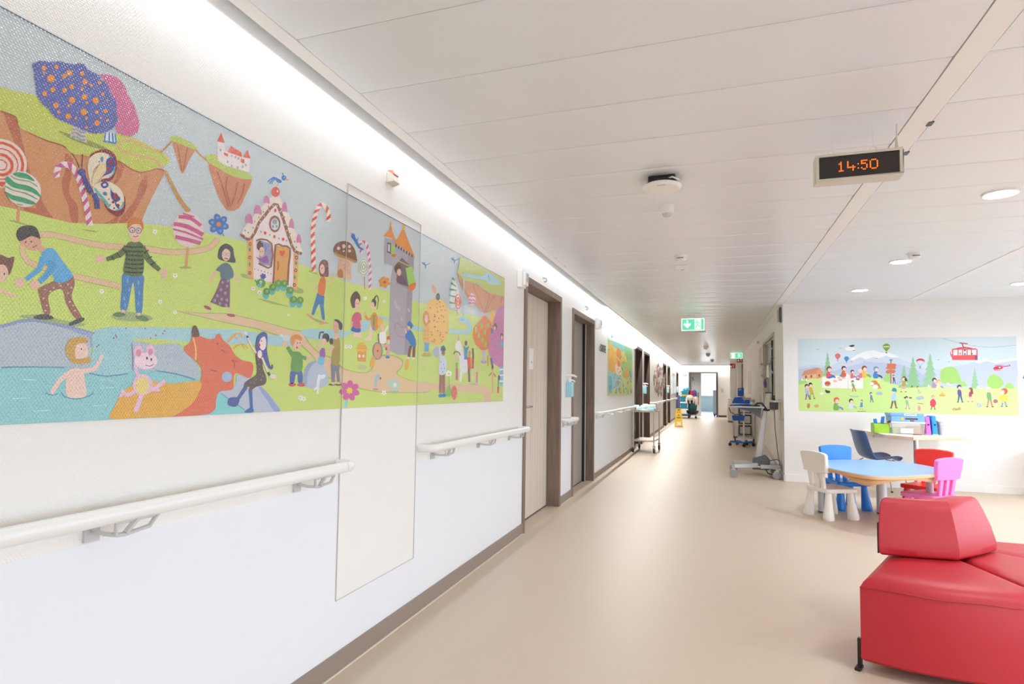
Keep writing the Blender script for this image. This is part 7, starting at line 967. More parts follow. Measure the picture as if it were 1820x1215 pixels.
lettering('leaf_mark', 'i', .16, M['letter_teal'], lf, mv(.2, .178, 1.56) @ rot(PI / 2, 'X'))
# blind window further along
w2 = tag(bpy.data.objects.new('window_2', None), 'pale bluish window with blind beside the last brown doors', 'window', kind='structure'); COL.objects.link(w2); w2.location = (XL, 23.75, 1.1)
part('pane', MB().box(.002, .008, .05, 2.45, 0, .8), M['panel_blue'], w2)
part('window_frame', MB().box(0, .02, 0, .05, -.04, .84).box(0, .02, 2.45, 2.5, -.04, .84).box(0, .02, .05, 2.45, -.04, 0).box(0, .02, .05, 2.45, .8, .84), M['white'], w2)
part('blind_bar', MB().box(.008, .012, 1.1, 1.5, 0, .8), M['white'], w2)

# ------------------------------------------------------------------ pictures and the flush hatch
t = thing('access_hatch', 'tall flush white hatch in the wall, outlined by thin seams across the fairytale picture', 'hatch', (XL, 2.2, .307))
part('hatch_panel', MB().box(0, .0026, 0, .69, 0, 1.806), M['hatch'], t, smooth=False)
part('seam', MB().box(.0026, .0068, -.0018, 0, 0, 1.806).box(.0026, .0068, .6882, .690, 0, 1.806).box(.0026, .0068, 0, .69, -.002, 0).box(.0026, .0068, 0, .69, 1.804, 1.806), M['seam'], t, smooth=False)
o = picture('fairytale_mural', MURAL_FAIRYTALE, lambda a, b, h: (XL + .003 + h, a, b), M['print_woven'], Vector((1, 0, 0)))
tag(o, 'long fairytale picture of candy trees, tower and gingerbread house printed on the near wall', 'wall picture')
o = picture('meadow_mural', MURAL_MEADOW, lambda a, b, h: (a, YR - .002 - h, b), M['print'], Vector((0, -1, 0)))
tag(o, 'wide meadow picture with red cable car and fir trees above the play table', 'wall picture')
o = picture('animal_mural', MURAL_CORRIDOR, lambda a, b, h: (XL + .003 + h, a, b), M['print'], Vector((1, 0, 0)))
tag(o, 'yellow and green animal picture on the corridor wall beyond the word SORTIE', 'wall picture')
o = thing('framed_poster', 'white poster with a green tree cut off beside the meadow picture', 'poster', (3.585, YR - .006, 1.3))
part('sheet', MB().prism([(0, 0), (.3, .0), (.3, .36), (.05, .34), (-.02, .26)], 0, .004, 'y'), M['paper'], o, smooth=False)
part('printed_tree', MB().prism([(.03, .12), (.12, .12), (.08, .2), (.1, .2), (.075, .27)], -.001, 0, 'y'), M['teal'], o, smooth=False)
# collage of cut-outs
rn = random.Random(11); g = MB(); kinds = {}
t = thing('wall_collage', 'round cluster of brown, red and black paper cut-outs on the corridor wall', 'collage', (XL + .003, 16.4, 1.0))
cols = [M['brown'], M['black'], M['rust'], M['beech'], M['mop'], M['leaf_dark']]
bs = [MB() for _ in cols]
for i in range(95):
    a = rn.uniform(0, 2 * PI); q = math.sqrt(rn.random()); cy, cz = 2.2 + 2.0 * q * math.cos(a), .52 + .46 * q * math.sin(a)
    k = rn.randrange(len(cols)); n = rn.randint(4, 7); r0 = rn.uniform(.06, .14); y1 = rn.uniform(1.6, 2.6)
    bs[k].prism([(cy + r0 * y1 * math.cos(2 * PI * j / n) * rn.uniform(.6, 1.2), cz + r0 * .8 * math.sin(2 * PI * j / n) * rn.uniform(.6, 1.2)) for j in range(n)], .0005 * (i % 9), .002 + .0005 * (i % 9), 'x')
for nm, b, m in zip(('brown_cutouts', 'black_cutouts', 'red_cutouts', 'tan_cutouts', 'pale_cutouts', 'umber_cutouts'), bs, cols):
    part(nm, b, m, t, smooth=False)['kind'] = 'stuff'
o = lettering('sortie_lettering', '‹ SORTIE', .155, M['lettering'], None, mv(XL + .004, 8.62, 1.81) @ rot(PI / 2, 'Z') @ rot(PI / 2, 'X'), .0015, .92)
tag(o, 'grey word SORTIE with arrow on the wall before the animal picture', 'lettering')

# ------------------------------------------------------------------ handrails
def handrail(a, b, z, label, brackets, c0=True, c1=True):
    t = thing('handrail', label, 'handrail', (XL, a, z), 0, 'white handrails on the picture wall')
    L = b - a; prf = []
    for k in range(16):
        q = 2 * PI * k / 16; prf.append((.086 + .019 * math.cos(q) * (1.0 if math.cos(q) > 0 else .9), .0225 * math.sin(q)))
    part('bar', MB().hexa([(x, .07, zz) for x, zz in prf], [(x, L - .07, zz) for x, zz in prf]), M['rail'], t)
    for s, y0 in ((1, 0.0), (-1, L)):
        e = MB().tube([(.0, y0, 0), (.05, y0 + s * .004, 0), (.075, y0 + s * .018, 0), (.086, y0 + s * .04, 0), (.086, y0 + s * .075, 0)], [.0205, .021, .0215, .022, .0225], 14); part('end_cap', e, M['rail'], t)
    for y in brackets:
        y -= a
        bk = MB().tube([(.006, y - .055, -.045), (.05, y - .055, -.052), (.086, y - .05, -.052), (.09, y - .03, -.054), (.09, y + .04, -.047), (.088, y + .062, -.024)], .006, 6)
        bk.tube([(.09, y - .03, -.052), (.088, y + .004, -.022)], .008, 6).tube([(.086, y - .052, -.05), (.086, y - .052, -.022)], .005, 6).box(0, .008, y - .075, y - .035, -.075, -.02)
        bk.tube([(.086, y - .05, -.022), (.086, y + .07, -.022)], .005, 6)
        part('bracket', bk, M['alu'], t)
handrail(-1.6, 2.19, .885, 'long white handrail nearest the camera, under the fairytale picture', (.45, 1.18, 1.98))
handrail(2.93, 4.72, .885, 'white handrail between the flush hatch and the pale oak door', (3.15, 3.85, 4.5))
handrail(6.14, 6.60, .885, 'short white handrail below the first blue sanitizer bottle', (6.28, 6.48))
handrail(8.04, 12.36, .89, 'white handrail under the animal picture', (8.2, 9.2, 10.2, 11.2, 12.1))
handrail(13.76, 14.06, .88, 'stubby white handrail below the sanitizer bottle behind the steel trolley', (13.9,))
handrail(15.5, 19.7, .88, 'white handrail under the wall collage', (16, 17.5, 19))
handrail(21.15, 21.68, .88, 'short white handrail between the two brown doors past the collage', (21.4,))
handrail(23.1, 26.6, .88, 'white handrail under the pale blind window', (24, 25.2, 26.4))

# ------------------------------------------------------------------ small fittings on the picture wall
t = thing('call_lamp', 'white wall call lamp with pink-red lens above the flush hatch', 'call lamp', (XL, 2.545, 2.222))
part('back_plate', MB().box(0, .006, -.04, .05, .0, .085), M['white'], t, bevel=.003)
part('housing', MB().hexa([(.006, -.03, .0), (.006, .045, .0), (.006, .045, .06), (.006, -.03, .06)], [(.045, -.022, .008), (.045, .038, .008), (.036, .036, .045), (.036, -.02, .045)]), M['beige'], t, bevel=.004)
part('lens', MB().hexa([(.006, -.018, .046), (.006, .04, .046), (.006, .04, .07), (.006, -.018, .07)], [(.040, -.016, .046), (.040, .036, .046), (.034, .034, .066), (.034, -.014, .066)]), M['red_lens'], t, bevel=.003)
def call_box(y, z, label):
    t = thing('call_indicator', label, 'call indicator', (XL, y, z), 0, 'white call indicators beside the doors')
    part('housing', MB().box(0, .045, 0, .11, 0, .15), M['white'], t, bevel=.006)
    part('display', MB().box(.045, .07, .02, .10, .02, .13), M['white'], t, bevel=.004)
    part('lens', MB().box(.07, .074, .03, .092, .05, .12), M['lens'], t, bevel=.002)
call_box(4.60, 2.05, 'white call indicator at the top corner of the pale oak door')
call_box(8.06, 2.05, 'white call indicator between the grey door and the word SORTIE')
call_box(12.18, 2.05, 'white call indicator between the animal picture and the dark brown door')
def hook(y, z, label):
    t = thing('wall_hook', label, 'hook', (XL, y, z), 0, 'small curled hooks above the doors')
    part('rosette', MB().lathe([(.013, 0), (.013, .005), (.008, .01)], (0, 0, 0), 14, 'x'), M['alu'], t)
    part('stem', MB().tube([(.008, 0, 0), (.025, 0, -.003), (.036, 0, -.02), (.032, 0, -.036), (.02, 0, -.04), (.012, 0, -.03)], .006, 8), M['grey'], t)
hook(5.39, 2.27, 'small curled hook above the pale oak door'); hook(7.36, 2.26, 'small curled hook above the grey door')
hook(11.36, 2.27, 'small curled hook above the animal picture'); hook(13.4, 2.27, 'small curled hook above the door behind the steel trolley')
def sanitizer(y, z, label):
    t = thing('sanitizer_dispenser', label, 'hand sanitizer', (XL, y, z), 0, 'blue hand sanitizer bottles on the picture wall')
    part('bottle', MB().box(.012, .085, -.045, .045, 0, .165), M['sani'], t, bevel=.012, seg=3)
    part('holder', MB().box(0, .012, -.05, .05, -.01, .2), M['white'], t, bevel=.003)
    p = part('pump', MB().lathe([(.02, .165), (.02, .19), (.009, .195), (.009, .225)], (.048, 0, 0), 14), M['white'], t)
    part('lever', MB().tube([(.0, 0, .235), (.05, 0, .238), (.10, 0, .232), (.125, 0, .218)], [.008, .014, .012, .008], 8).tube([(.05, 0, .19), (.09, .0, .18), (.105, 0, .165)], .008, 8), M['white'], p)
sanitizer(6.34, 1.13, 'blue sanitizer bottle between the pale oak door and the grey door')
sanitizer(13.9, 1.13, 'blue sanitizer bottle between the two dark brown doors behind the steel trolley')
sanitizer(21.42, 1.13, 'blue sanitizer bottle between the two brown doors past the collage')
sanitizer(27.2, 1.13, 'farthest blue sanitizer bottle, beside the cleaning cart')
# ================================================================== ceiling fittings
t = thing('led_clock', 'hanging LED clock in a pale casing showing 14:50 in amber dots', 'clock', (.458, 3.0, 2.19))
W, Hh, D = .351, .127, .081
part('casing', MB().box(0, W, .012, D, 0, Hh), M['cream'], t, bevel=.003)
part('bezel', MB().box(0, W, 0, .012, 0, .012).box(0, W, 0, .012, Hh - .012, Hh).box(0, .014, 0, .012, .012, Hh - .012).box(W - .014, W, 0, .012, .012, Hh - .012), M['cream'], t, bevel=.002)
sc = part('screen', MB().box(.014, W - .014, .006, .0125, .012, Hh - .012), M['screen'], t, smooth=False)
G = {'1': ['010', '110', '010', '010', '010', '010', '111'], '4': ['10000', '10000', '10000', '10010', '11111', '00010', '00010'], '5': ['11110', '10000', '11100', '00010', '00010', '10010', '01100'],
     '0': ['01110', '10001', '10001', '10001', '10001', '10001', '01110'], ':': ['0', '0', '1', '0', '0', '1', '0']}
px = .0066; dg = MB(); x0 = .014 + .26 * (W - .028); zt = Hh * .5 + 3 * px
for ch, c0 in (('1', 0), ('4', 5), (':', 11), ('5', 13), ('0', 18)):
    for i, row in enumerate(G[ch]):
        for j, v in enumerate(row):
            if v == '1': dg.lathe([(.0026, 0), (.0026, -.0015)], (x0 + (c0 + j) * px * 1.05, .006, zt - i * px), 8, 'y')
part('digits', dg, M['led'], sc)
part('hanger_cable', MB().tube([(.333, .03, Hh), (.333, .02, ZC - 2.19)], .003, 6).lathe([(.009, Hh), (.004, Hh + .045)], (.333, .03, 0), 10), M['beige'], t)
for hx in (.07, .24): part('hanger_loop', MB().tube([(hx - .018, .03, Hh), (hx - .012, .03, Hh + .018), (hx, .03, Hh + .026), (hx + .012, .03, Hh + .018), (hx + .018, .03, Hh)], .0022, 6), M['white'], t)
for hx in (.07, .24): part('hanger_wire', MB().tube([(hx, .03, Hh + .025), (hx, .03, ZC - 2.19)], .0012, 5), M['white'], t)
for i, (y, dz) in enumerate(((3.03, 0), (3.38, 0))):
    o = part('ceiling_clip', MB().box(.918, .94, y, y + .045, ZC - .006, ZC), M['dgrey'], None, bevel=.002)
    tag(o, ('small dark clip on the ceiling strip nearer the camera than the clock', 'small dark clip on the ceiling strip beside the clock')[i], 'clip')
# access point on its bracket
t = thing('access_point', 'round white wireless unit on a black bracket under the corridor ceiling', 'wireless unit', (-.268, 3.42, ZC))
part('cover', MB().lathe([(.06, -.072), (.095, -.068), (.105, -.058), (.108, -.05), (.1, -.045)], (0, 0, 0), 40), M['white'], t)
part('back_shell', MB().lathe([(.1, -.047), (.085, -.03), (.078, -.026)], (0, 0, 0), 36), M['black'], t)
part('bracket', MB().box(-.075, .075, -.05, .05, -.028, 0), M['black'], t, bevel=.006)
part('cable', MB().tube([(.02, -.05, -.03), (.06, -.075, -.025), (.095, -.05, -.035)], .005, 8), M['white'], t)
part('name_strip', MB().box(-.02, .025, -.085, -.08, -.0705, -.069), M['grey'], t)
t = thing('motion_detector', 'white dome motion detector under the ceiling just past the round wireless unit', 'detector', (-.279, 3.95, ZC))
part('body', MB().lathe([(.045, 0), (.047, -.02), (.042, -.05), (.03, -.055)], (0, 0, 0), 28), M['white'], t); part('dome', MB().lathe([(.03, -.053), (.027, -.066), (.015, -.075), (.004, -.078)], (0, 0, 0), 20), M['lens'], t)
def smoke(x, y, label):
    t = thing('smoke_detector', label, 'smoke detector', (x, y, ZC), 0, 'white smoke detectors')
    part('base', MB().lathe([(.055, 0), (.055, -.012)], (0, 0, 0), 28), M['white'], t); part('chamber', MB().lathe([(.048, -.012), (.05, -.03), (.04, -.046), (.02, -.048)], (0, 0, 0), 28), M['white'], t)
    part('slots', MB().box(-.03, .025, -.0515, -.045, -.028, -.022), M['dgrey'], t)
smoke(-.268, 5.5, 'white smoke detector in the middle of the corridor ceiling'); smoke(1.665, 5.93, 'white smoke detector beside the middle downlight of the play corner')
t = thing('sensor_box', 'square white sensor box behind the corridor smoke detector', 'sensor', (-.28, 5.93, ZC)); part('body', MB().box(-.055, .055, -.04, .04, -.038, 0), M['white'], t, bevel=.005); part('eye', MB().lathe([(.012, -.038), (.01, -.048), (.003, -.05)], (.01, -.01, 0), 12), M['lens'], t)
for i, (x, y, l) in enumerate(((-.3, 12.8, 'flat white ceiling plate behind the first green exit sign'), (-.17, 17.0, 'small white ceiling dome far down the corridor'), (-.14, 20.5, 'grey ceiling dome far down the corridor before the cleaning cart'), (-.02, 24.5, 'farthest small ceiling dome before the doorway'))):
    if i == 0: o = part('ceiling_plate', MB().box(x - .17, x + .17, y - .1, y + .1, ZC - .02, ZC), M['white'], None, bevel=.004)
    else: o = part('ceiling_dome', MB().lathe([(.07, ZC), (.07, ZC - .03), (.05, ZC - .075), (.02, ZC - .095)], (x, y, 0), 18), (M['white'], M['grey'], M['grey'])[i - 1])
    tag(o, l, 'ceiling fitting')
def downlight(x, y, label):
    t = thing('downlight', label, 'downlight', (x, y, ZC), 0, 'round recessed downlights of the play corner')
    part('ring', MB().tube([(.086 * math.cos(2 * PI * k / 32), .086 * math.sin(2 * PI * k / 32), -.003) for k in range(32)], .008, 6, closed=True), M['white'], t)
    part('diffuser', MB().lathe([(.08, -.001), (.08, -.0035)], (0, 0, 0), 32), M['downlight'], t)
downlight(1.645, 4.256, 'downlight nearest the camera in the play corner ceiling'); downlight(1.641, 6.236, 'middle downlight of the three in line, beside the smoke detector')
downlight(1.648, 7.88, 'downlight closest to the meadow picture, last of the three in line'); downlight(3.17, 7.8, 'downlight beyond the second ceiling strip, over the end of the desk'); downlight(3.17, 6.1, 'downlight beyond the second ceiling strip, nearer the camera')
def exit_sign(x0, x1, y, z0, z1, label, arrow):
    t = thing('exit_sign', label, 'exit sign', ((x0 + x1) / 2, y, z0), 0, 'green emergency exit signs')
    W = x1 - x0; H = z1 - z0
    part('panel', MB().box(-W / 2, W / 2, 0, .03, 0, H), M['exit'], t, bevel=.004)
    part('border', MB().box(-W / 2, W / 2, -.004, 0, 0, .012).box(-W / 2, W / 2, -.004, 0, H - .012, H).box(-W / 2, -W / 2 + .012, -.004, 0, .012, H - .012).box(W / 2 - .012, W / 2, -.004, 0, .012, H - .012), M['exit_w'], t)
    u = H / 10; c = -W * .24 if arrow else W * .24; y0 = -.003
    A = [(-.7, 8.3), (.7, 8.3), (.7, 5), (2.2, 6.3), (3, 5.2), (0, 2), (-3, 5.2), (-2.2, 6.3), (-.7, 5)]
    if not arrow: A = [(a * .9, b) for a, b in A]
    pic = MB().prism([(c + a * u, b * u) for a, b in A], y0, 0, 'y') if arrow else MB()
    part('white_field', MB().box((.08 if arrow else -.38) * W, (.36 if arrow else -.12) * W, -.0015, 0, H * .12, H * .9), M['exit_w'], t)
    if arrow: part('arrow', pic, M['exit_w'], t, smooth=False)
    # running figure
    k = H * .30; fx = W * (.2 if arrow else .22); fz = H * .5; m = M['exit'] if arrow else M['exit_w']
    fg = MB().lathe([(.012, 0), (.012, -.003)], (fx - k * .1, 0, fz + k * .95), 12, 'y')
    for q in ([(-.1, .7), (.05, 0)], [(-.05, .6), (-.5, .35), (-.75, .6)], [(0, .6), (.4, .5), (.65, .15)], [(.05, 0), (-.35, -.45), (-.3, -1.1)], [(.08, 0), (.45, -.5), (.95, -.55)]):
        fg.tube([(fx + a * k, -.003, fz + b * k) for a, b in q], .007, 6)
    part('running_figure', fg, m, t)
    part('mount', MB().box(-.13, .13, .002, .028, ZC - z0 - .016, ZC - z0).box(-.012, .012, .006, .02, H, ZC - z0), M['white'], t)
exit_sign(-.465, -.119, 9.7, 2.159, 2.353, 'large green exit sign with white down arrow hanging mid corridor', True)
exit_sign(.523, .881, 19.6, 2.222, 2.405, 'smaller far green exit sign close to the red fire signs', False)

# ================================================================== right-hand corridor wall
t = tag(bpy.data.objects.new('window_3', None), 'reception opening with grey glass panel and dark upright behind the computer trolley', 'window', kind='structure'); COL.objects.link(t); t.location = (XR, 10.19, .95)
part('frame', MB().box(-.012, .02, -.05, 0, 0, 1.21).box(-.012, .02, 2.08, 2.13, 0, 1.21).box(-.012, .02, 0, 2.08, 1.16, 1.21).box(-.03, .1, -.03, 2.1, -.03, 0), M['taupe'], t, bevel=.003)
part('glass_panel', MB().box(.06, .07, .0, 2.08, 0, 1.16), M['glass'], t)
part('upright', MB().box(.04, .06, .96, 1.0, 0, 1.16).box(.04, .06, 0, .96, 1.0, 1.02), M['black'], t)
part('side_curtain', MB().box(.0, .06, 1.95, 2.06, 0, 1.16), M['taupe'], t)
t = tag(bpy.data.objects.new('window_4', None), 'narrow grey panel opening beside the reception opening', 'window', kind='structure'); COL.objects.link(t); t.location = (XR, 12.69, .95)
part('infill_panel', MB().box(-.003, .09, 0, .75, 0, 1.16), M['taupe'], t, smooth=False); part('edge_bead', MB().box(-.006, 0, -.012, .0, 0, 1.16), M['beige'], t, smooth=False)
t = thing('branch_hook_rail', 'branch-shaped coat hook with four dark ball ends by the reception opening', 'coat hook', (XR - .02, 11.4, 1.35))
P = lambda y, z: (0, y - 11.4, z - 1.35)
part('branch', MB().tube([P(10.35, 1.755), P(10.75, 1.69), P(11.0, 1.665), P(11.28, 1.655), P(11.9, 1.70), P(12.5, 1.75)], .009, 8).tube([P(12.5, 1.53), P(11.9, 1.46), P(11.3, 1.45)], .009, 8).tube([P(10.75, 1.69), P(10.55, 1.6), P(10.36, 1.525)], .006, 8), M['dgrey'], t)
part('ball_end', MB().lathe([(.003, -.022), (.015, -.016), (.022, 0), (.015, .016), (.003, .022)], P(10.35, 1.755), 12), M['dgrey'], t)
for p in ((10.36, 1.525), (12.5, 1.75), (12.5, 1.53)): part('ball_end', MB().lathe([(.003, -.022), (.015, -.016), (.022, 0), (.015, .016), (.003, .022)], P(*p), 12), M['grey'], t)
o = part('paper_note', MB().prism([(10.8, 1.45), (11.25, 1.47), (11.2, 1.66), (10.85, 1.67)], XR - .034, XR - .031, 'x'), M['paper']); tag(o, 'white paper note hanging from the branch-shaped coat hook', 'note')
o = part('purple_ribbon', MB().tube([(XR - .03, 11.6, 1.45), (XR - .03, 11.58, 1.38), (XR - .03, 11.5, 1.3)], [.008, .03, .02], 8), M['purple']); tag(o, 'purple ribbon hanging from the lower branch of the coat hook', 'ribbon')
t = thing('door_lamp', 'small white lamp on the wall above the narrow grey panel', 'lamp', (XR, 13.26, 2.24)); part('plate', MB().box(-.01, 0, -.09, .09, -.06, .09), M['white'], t, bevel=.003); part('lens', MB().lathe([(.03, -.01), (.026, -.04), (.01, -.05)], (0, 0, 0), 14, 'x'), M['lens'], t)
t = thing('wall_speaker', 'slim grey-white box high on the corner above the computer trolley', 'wall box', (XR, 9.08, 2.19)); part('housing', MB().box(-.035, 0, 0, .24, 0, .22), M['white'], t, bevel=.004); part('grille', MB().box(-.038, -.035, .02, .22, .02, .2), M['grey'], t); part('edge', MB().box(-.036, -.002, -.004, .002, .005, .215), M['dgrey'], t)
# pilasters with fire signs
for x0, y, z1, sw, sh, lb, lp in ((.75, 20.6, 2.15, .19, .17, 'nearer red fire sign above a white pilaster, below the far exit sign', 'nearer white wall pillar far down the corridor'), (.66, 25.2, 2.13, .19, .18, 'farther red fire sign above a white pilaster', 'farther white wall pillar near the end of the corridor')):
    o = struct('wall_pillar', MB().box(x0, XR, y, y + .35, 0, ZC), M['wall2'], lp, 'wall', smooth=False)
    t = thing('fire_sign', lb, 'fire sign', (x0, y - .02, z1))
    part('panel', MB().box(-.0, sw, -.004, .018, 0, sh), M['fire_red'], t, bevel=.003)
    part('pictogram', MB().prism([(.02, .03), (.07, .03), (.07, .08), (.045, .11), (.02, .08)], -.007, -.004, 'y').box(.11, .135, -.007, -.004, .03, .14), M['white'], t)
    o = part('wall_strip', MB().box(XR - .03, XR - .0005, y - .06, y - .001, .9, 2.1), M['brown'], None); tag(o, lp.replace('white wall pillar', 'brown upright edge strip beside the pillar'), 'strip')
o = part('posted_sheet', MB().box(XR - .003, XR - .0005, 16.2, 17.6, 1.15, 1.75), M['taupe']); tag(o, 'taupe notice sheet on the wall behind the blue monitor', 'notice')
o = part('posted_sheet', MB().box(XR - .003, XR - .0005, 22.0, 24.6, 1.3, 1.6), M['ppr_col']); tag(o, 'orange-brown notice strip between the two wall pillars', 'notice')
# wall shelf with hanging scanner box
t = thing('wall_shelf', 'narrow beige shelf on the wall corner above the scanner box', 'shelf', (XR, 9.1, 1.07)); part('board', MB().box(-.122, 0, -.02, .75, 0, .022), M['beige'], t, bevel=.004); part('bracket', MB().box(-.02, 0, .0, .04, -.24, 0), M['beige'], t)
o = part('spray_pump', MB().lathe([(.014, 1.092), (.014, 1.12), (.006, 1.13), (.012, 1.15), (.008, 1.165)], (.84, 9.35, 0), 12), M['black']); tag(o, 'tiny black-topped bottle on the beige wall shelf', 'bottle')
# ------------------------------------------------------------------ computer trolley
t = thing('computer_trolley', 'grey mobile computer trolley with sloping column by the corridor corner', 'trolley', (.60, 9.35, 0)); X0 = .60
def q(x, z, y=0): return (x - X0, y, z)
part('column', MB().hexa([q(.572, .2, -.05), q(.66, .2, -.05), q(.66, .2, .05), q(.572, .2, .05)], [q(.685, .96, -.035), q(.745, .96, -.035), q(.745, .96, .035), q(.685, .96, .035)]), M['alu'], t, bevel=.01)
part('motor_housing', MB().prism([(.536 - X0, .10), (.756 - X0, .10), (.772 - X0, .245), (.715 - X0, .31), (.543 - X0, .26)], -.11, .0, 'y'), M['dgrey'], t, bevel=.008)
part('label', MB().box(.6 - X0, .635 - X0, -.1115, -.11, .135, .15), M['white'], t)
part('strut', MB().hexa([q(.70, .44, 0), q(.73, .44, 0), q(.73, .44, .05), q(.70, .44, .05)], [q(.845, .18, 0), q(.875, .18, 0), q(.875, .18, .05), q(.845, .18, .05)]), M['beige'], t, bevel=.004)
part('base', MB().hexa([q(.25, .13, -.27), q(.29, .13, -.30), q(.66, .13, -.08), q(.66, .13, .02)], [q(.25, .175, -.27), q(.29, .175, -.30), q(.66, .2, -.08), q(.66, .2, .02)]).hexa([q(.27, .13, .30), q(.31, .13, .33), q(.66, .13, .08), q(.66, .13, -.02)], [q(.27, .175, .3), q(.31, .175, .33), q(.66, .2, .08), q(.66, .2, -.02)]).box(.64 - X0, .90 - X0, -.12, .12, .12, .175), M['alu'], t, bevel=.006)
def caster(x, y, m=M['alu'], r=.055):
    c = part('caster', MB().tube([(x, y, r * 2 + .03), (x, y, r * 1.1)], .014, 8).box(x - .03, x + .03, y - .022, y + .022, r * 1.2, r * 2.1), m, t, bevel=.004)
    for s in (-1, 1): part('wheel', MB().lathe([(r * .7, -.009), (r, -.006), (r, .006), (r * .7, .009)], (x, y + s * .02, r), 20, 'y'), M['grey'], c)
    return c
for x, y in ((.275, -.31), (.29, .33), (.84, -.27), (.855, .3)): caster(x - X0, y)
part('rear_arm', MB().hexa([q(.80, .12, -.1), q(.86, .12, -.25), q(.89, .12, -.25), q(.88, .12, -.1)], [q(.80, .16, -.1), q(.86, .15, -.25), q(.89, .15, -.25), q(.88, .16, -.1)]).hexa([q(.80, .12, .1), q(.88, .12, .1), q(.90, .12, .29), q(.87, .12, .29)], [q(.80, .16, .1), q(.88, .16, .1), q(.9, .15, .29), q(.87, .15, .29)]), M['alu'], t)
part('tray', MB().box(.215 - X0, .69 - X0, -.24, .24, .985, 1.003), M['alu'], t, bevel=.006)
part('tray_support', MB().prism([(.30 - X0, .985), (.66 - X0, .985), (.645 - X0, .835), (.52 - X0, .925)], -.16, .16, 'y'), M['dgrey'], t, bevel=.006)
part('head', MB().hexa([q(.70, .98, -.06), q(.775, .98, -.06), q(.775, .98, .06), q(.70, .98, .06)], [q(.735, 1.19, -.05), q(.79, 1.2, -.05), q(.79, 1.2, .05), q(.735, 1.19, .05)]), M['beige'], t, bevel=.008)
part('head_cap', MB().box(.722 - X0, .80 - X0, -.06, .06, 1.195, 1.212), M['black'], t, bevel=.003)
part('handle', MB().tube([q(.56, 1.005, -.2), q(.60, 1.05, -.22), q(.66, 1.05, -.2), q(.70, 1.0, -.1), q(.73, .96, -.05)], .016, 8), M['black'], t)
part('tray_lever', MB().tube([q(.69, .96, -.06), q(.74, .95, -.07), q(.77, .955, -.05)], .014, 8), M['black'], t)
part('power_cable', MB().tube([q(.22, .99, -.2), q(.24, .92, -.22), q(.3, .88, -.2), q(.38, .89, -.1)], .008, 6).tube([q(.70, .12, -.1), q(.74, .06, -.13), q(.80, .05, -.15), q(.84, .1, -.16)], .009, 6), M['black'], t)
for nm, lb, x0_, x1_, m in (('keyboard', 'black keyboard on the computer trolley tray', .40, .64, M['black']),):
    o = part(nm, MB().box(x0_, x1_, 9.2, 9.38, 1.003, 1.02), m, None, bevel=.004); tag(o, lb, 'keyboard')
o = part('document_sleeve', MB().hexa([(.26, 9.3, 1.003), (.55, 9.3, 1.003), (.55, 9.55, 1.003), (.26, 9.55, 1.003)], [(.27, 9.3, 1.02), (.5, 9.3, 1.04), (.5, 9.55, 1.04), (.3, 9.55, 1.02)]), M['royal'], None, bevel=.01); tag(o, 'royal blue document sleeve on the computer trolley tray', 'sleeve')
o = part('red_tag', MB().box(.235, .27, 9.2, 9.26, 1.003, 1.02), M['fire_red'], None, bevel=.003); tag(o, 'small red tag at the tray edge of the computer trolley', 'tag')
t = thing('scanner_box', 'dark grey scanner box with cable hanging from the beige wall shelf', 'scanner', (.835, 9.3, .96))
part('body', MB().hexa([(-.055, -.02, 0), (.05, -.02, 0), (.05, .06, 0), (-.055, .06, 0)], [(-.065, -.03, .105), (.055, -.03, .105), (.055, .06, .105), (-.065, .06, .105)]), M['dgrey'], t, bevel=.006)
part('cover', MB().box(-.06, .055, -.03, .06, .106, .118), M['beige'], t, bevel=.003)
part('cable', MB().tube([(0, -.01, 0), (.005, -.02, -.25), (.03, -.03, -.55), (.055, -.06, -.74), (.06, -.06, -.84)], .006, 6).tube([(-.1, -.1, -.74), (-.05, -.1, -.71), (.03, -.08, -.7), (.05, -.06, -.73)], .006, 6), M['dgrey'], t)
# ------------------------------------------------------------------ vital signs stand with blue base
t = thing('monitor_stand', 'blue five-legged stand with white pole and blue basket behind the computer trolley', 'monitor stand', (.62, 14.2, 0))
part('base', MB().tube([(-.26, -.05, .10), (-.12, -.03, .09), (0, 0, .085), (.12, .0, .09), (.23, .02, .10)], .022, 8).tube([(-.1, .26, .1), (0, 0, .085), (.1, .26, .1)], .022, 8).tube([(0, 0, .085), (.02, -.24, .09)], .022, 8), M['royal'], t)
part('pole', MB().tube([(.03, -.02, .09), (.03, -.02, 1.12)], .018, 10), M['white'], t)
part('basket', MB().hexa([(-.2, -.16, .57), (.03, -.16, .57), (.03, 0, .57), (-.2, 0, .57)], [(-.225, -.18, .68), (.045, -.18, .68), (.045, .01, .68), (-.225, .01, .68)]), M['royal'], t, bevel=.008)
for x, y in ((-.26, -.05), (.23, .02), (-.1, .26), (.1, .26), (.02, -.24)):
    c = part('caster', MB().tube([(x, y, .09), (x, y, .05)], .012, 6), M['black'], t); part('wheel', MB().lathe([(.036, -.012), (.036, .012)], (x, y, .036), 14, 'y'), M['black'], c)
part('cuff_tray', MB().box(-.2, .18, -.14, .14, .93, .95), M['white'], t, bevel=.004)
t2 = thing('blue_monitor', 'royal blue patient monitor on the white pole far behind the computer trolley', 'monitor', (.60, 14.25, 1.11)); part('housing', MB().box(-.07, .06, -.05, .06, .0, .18), M['royal'], t2, bevel=.012); part('handle_strip', MB().box(-.05, 0, -.053, -.05, .13, .155), M['lens'], t2)
part('mount', MB().box(-.02, .08, -.04, .03, -.16, 0), M['cream'], t2)
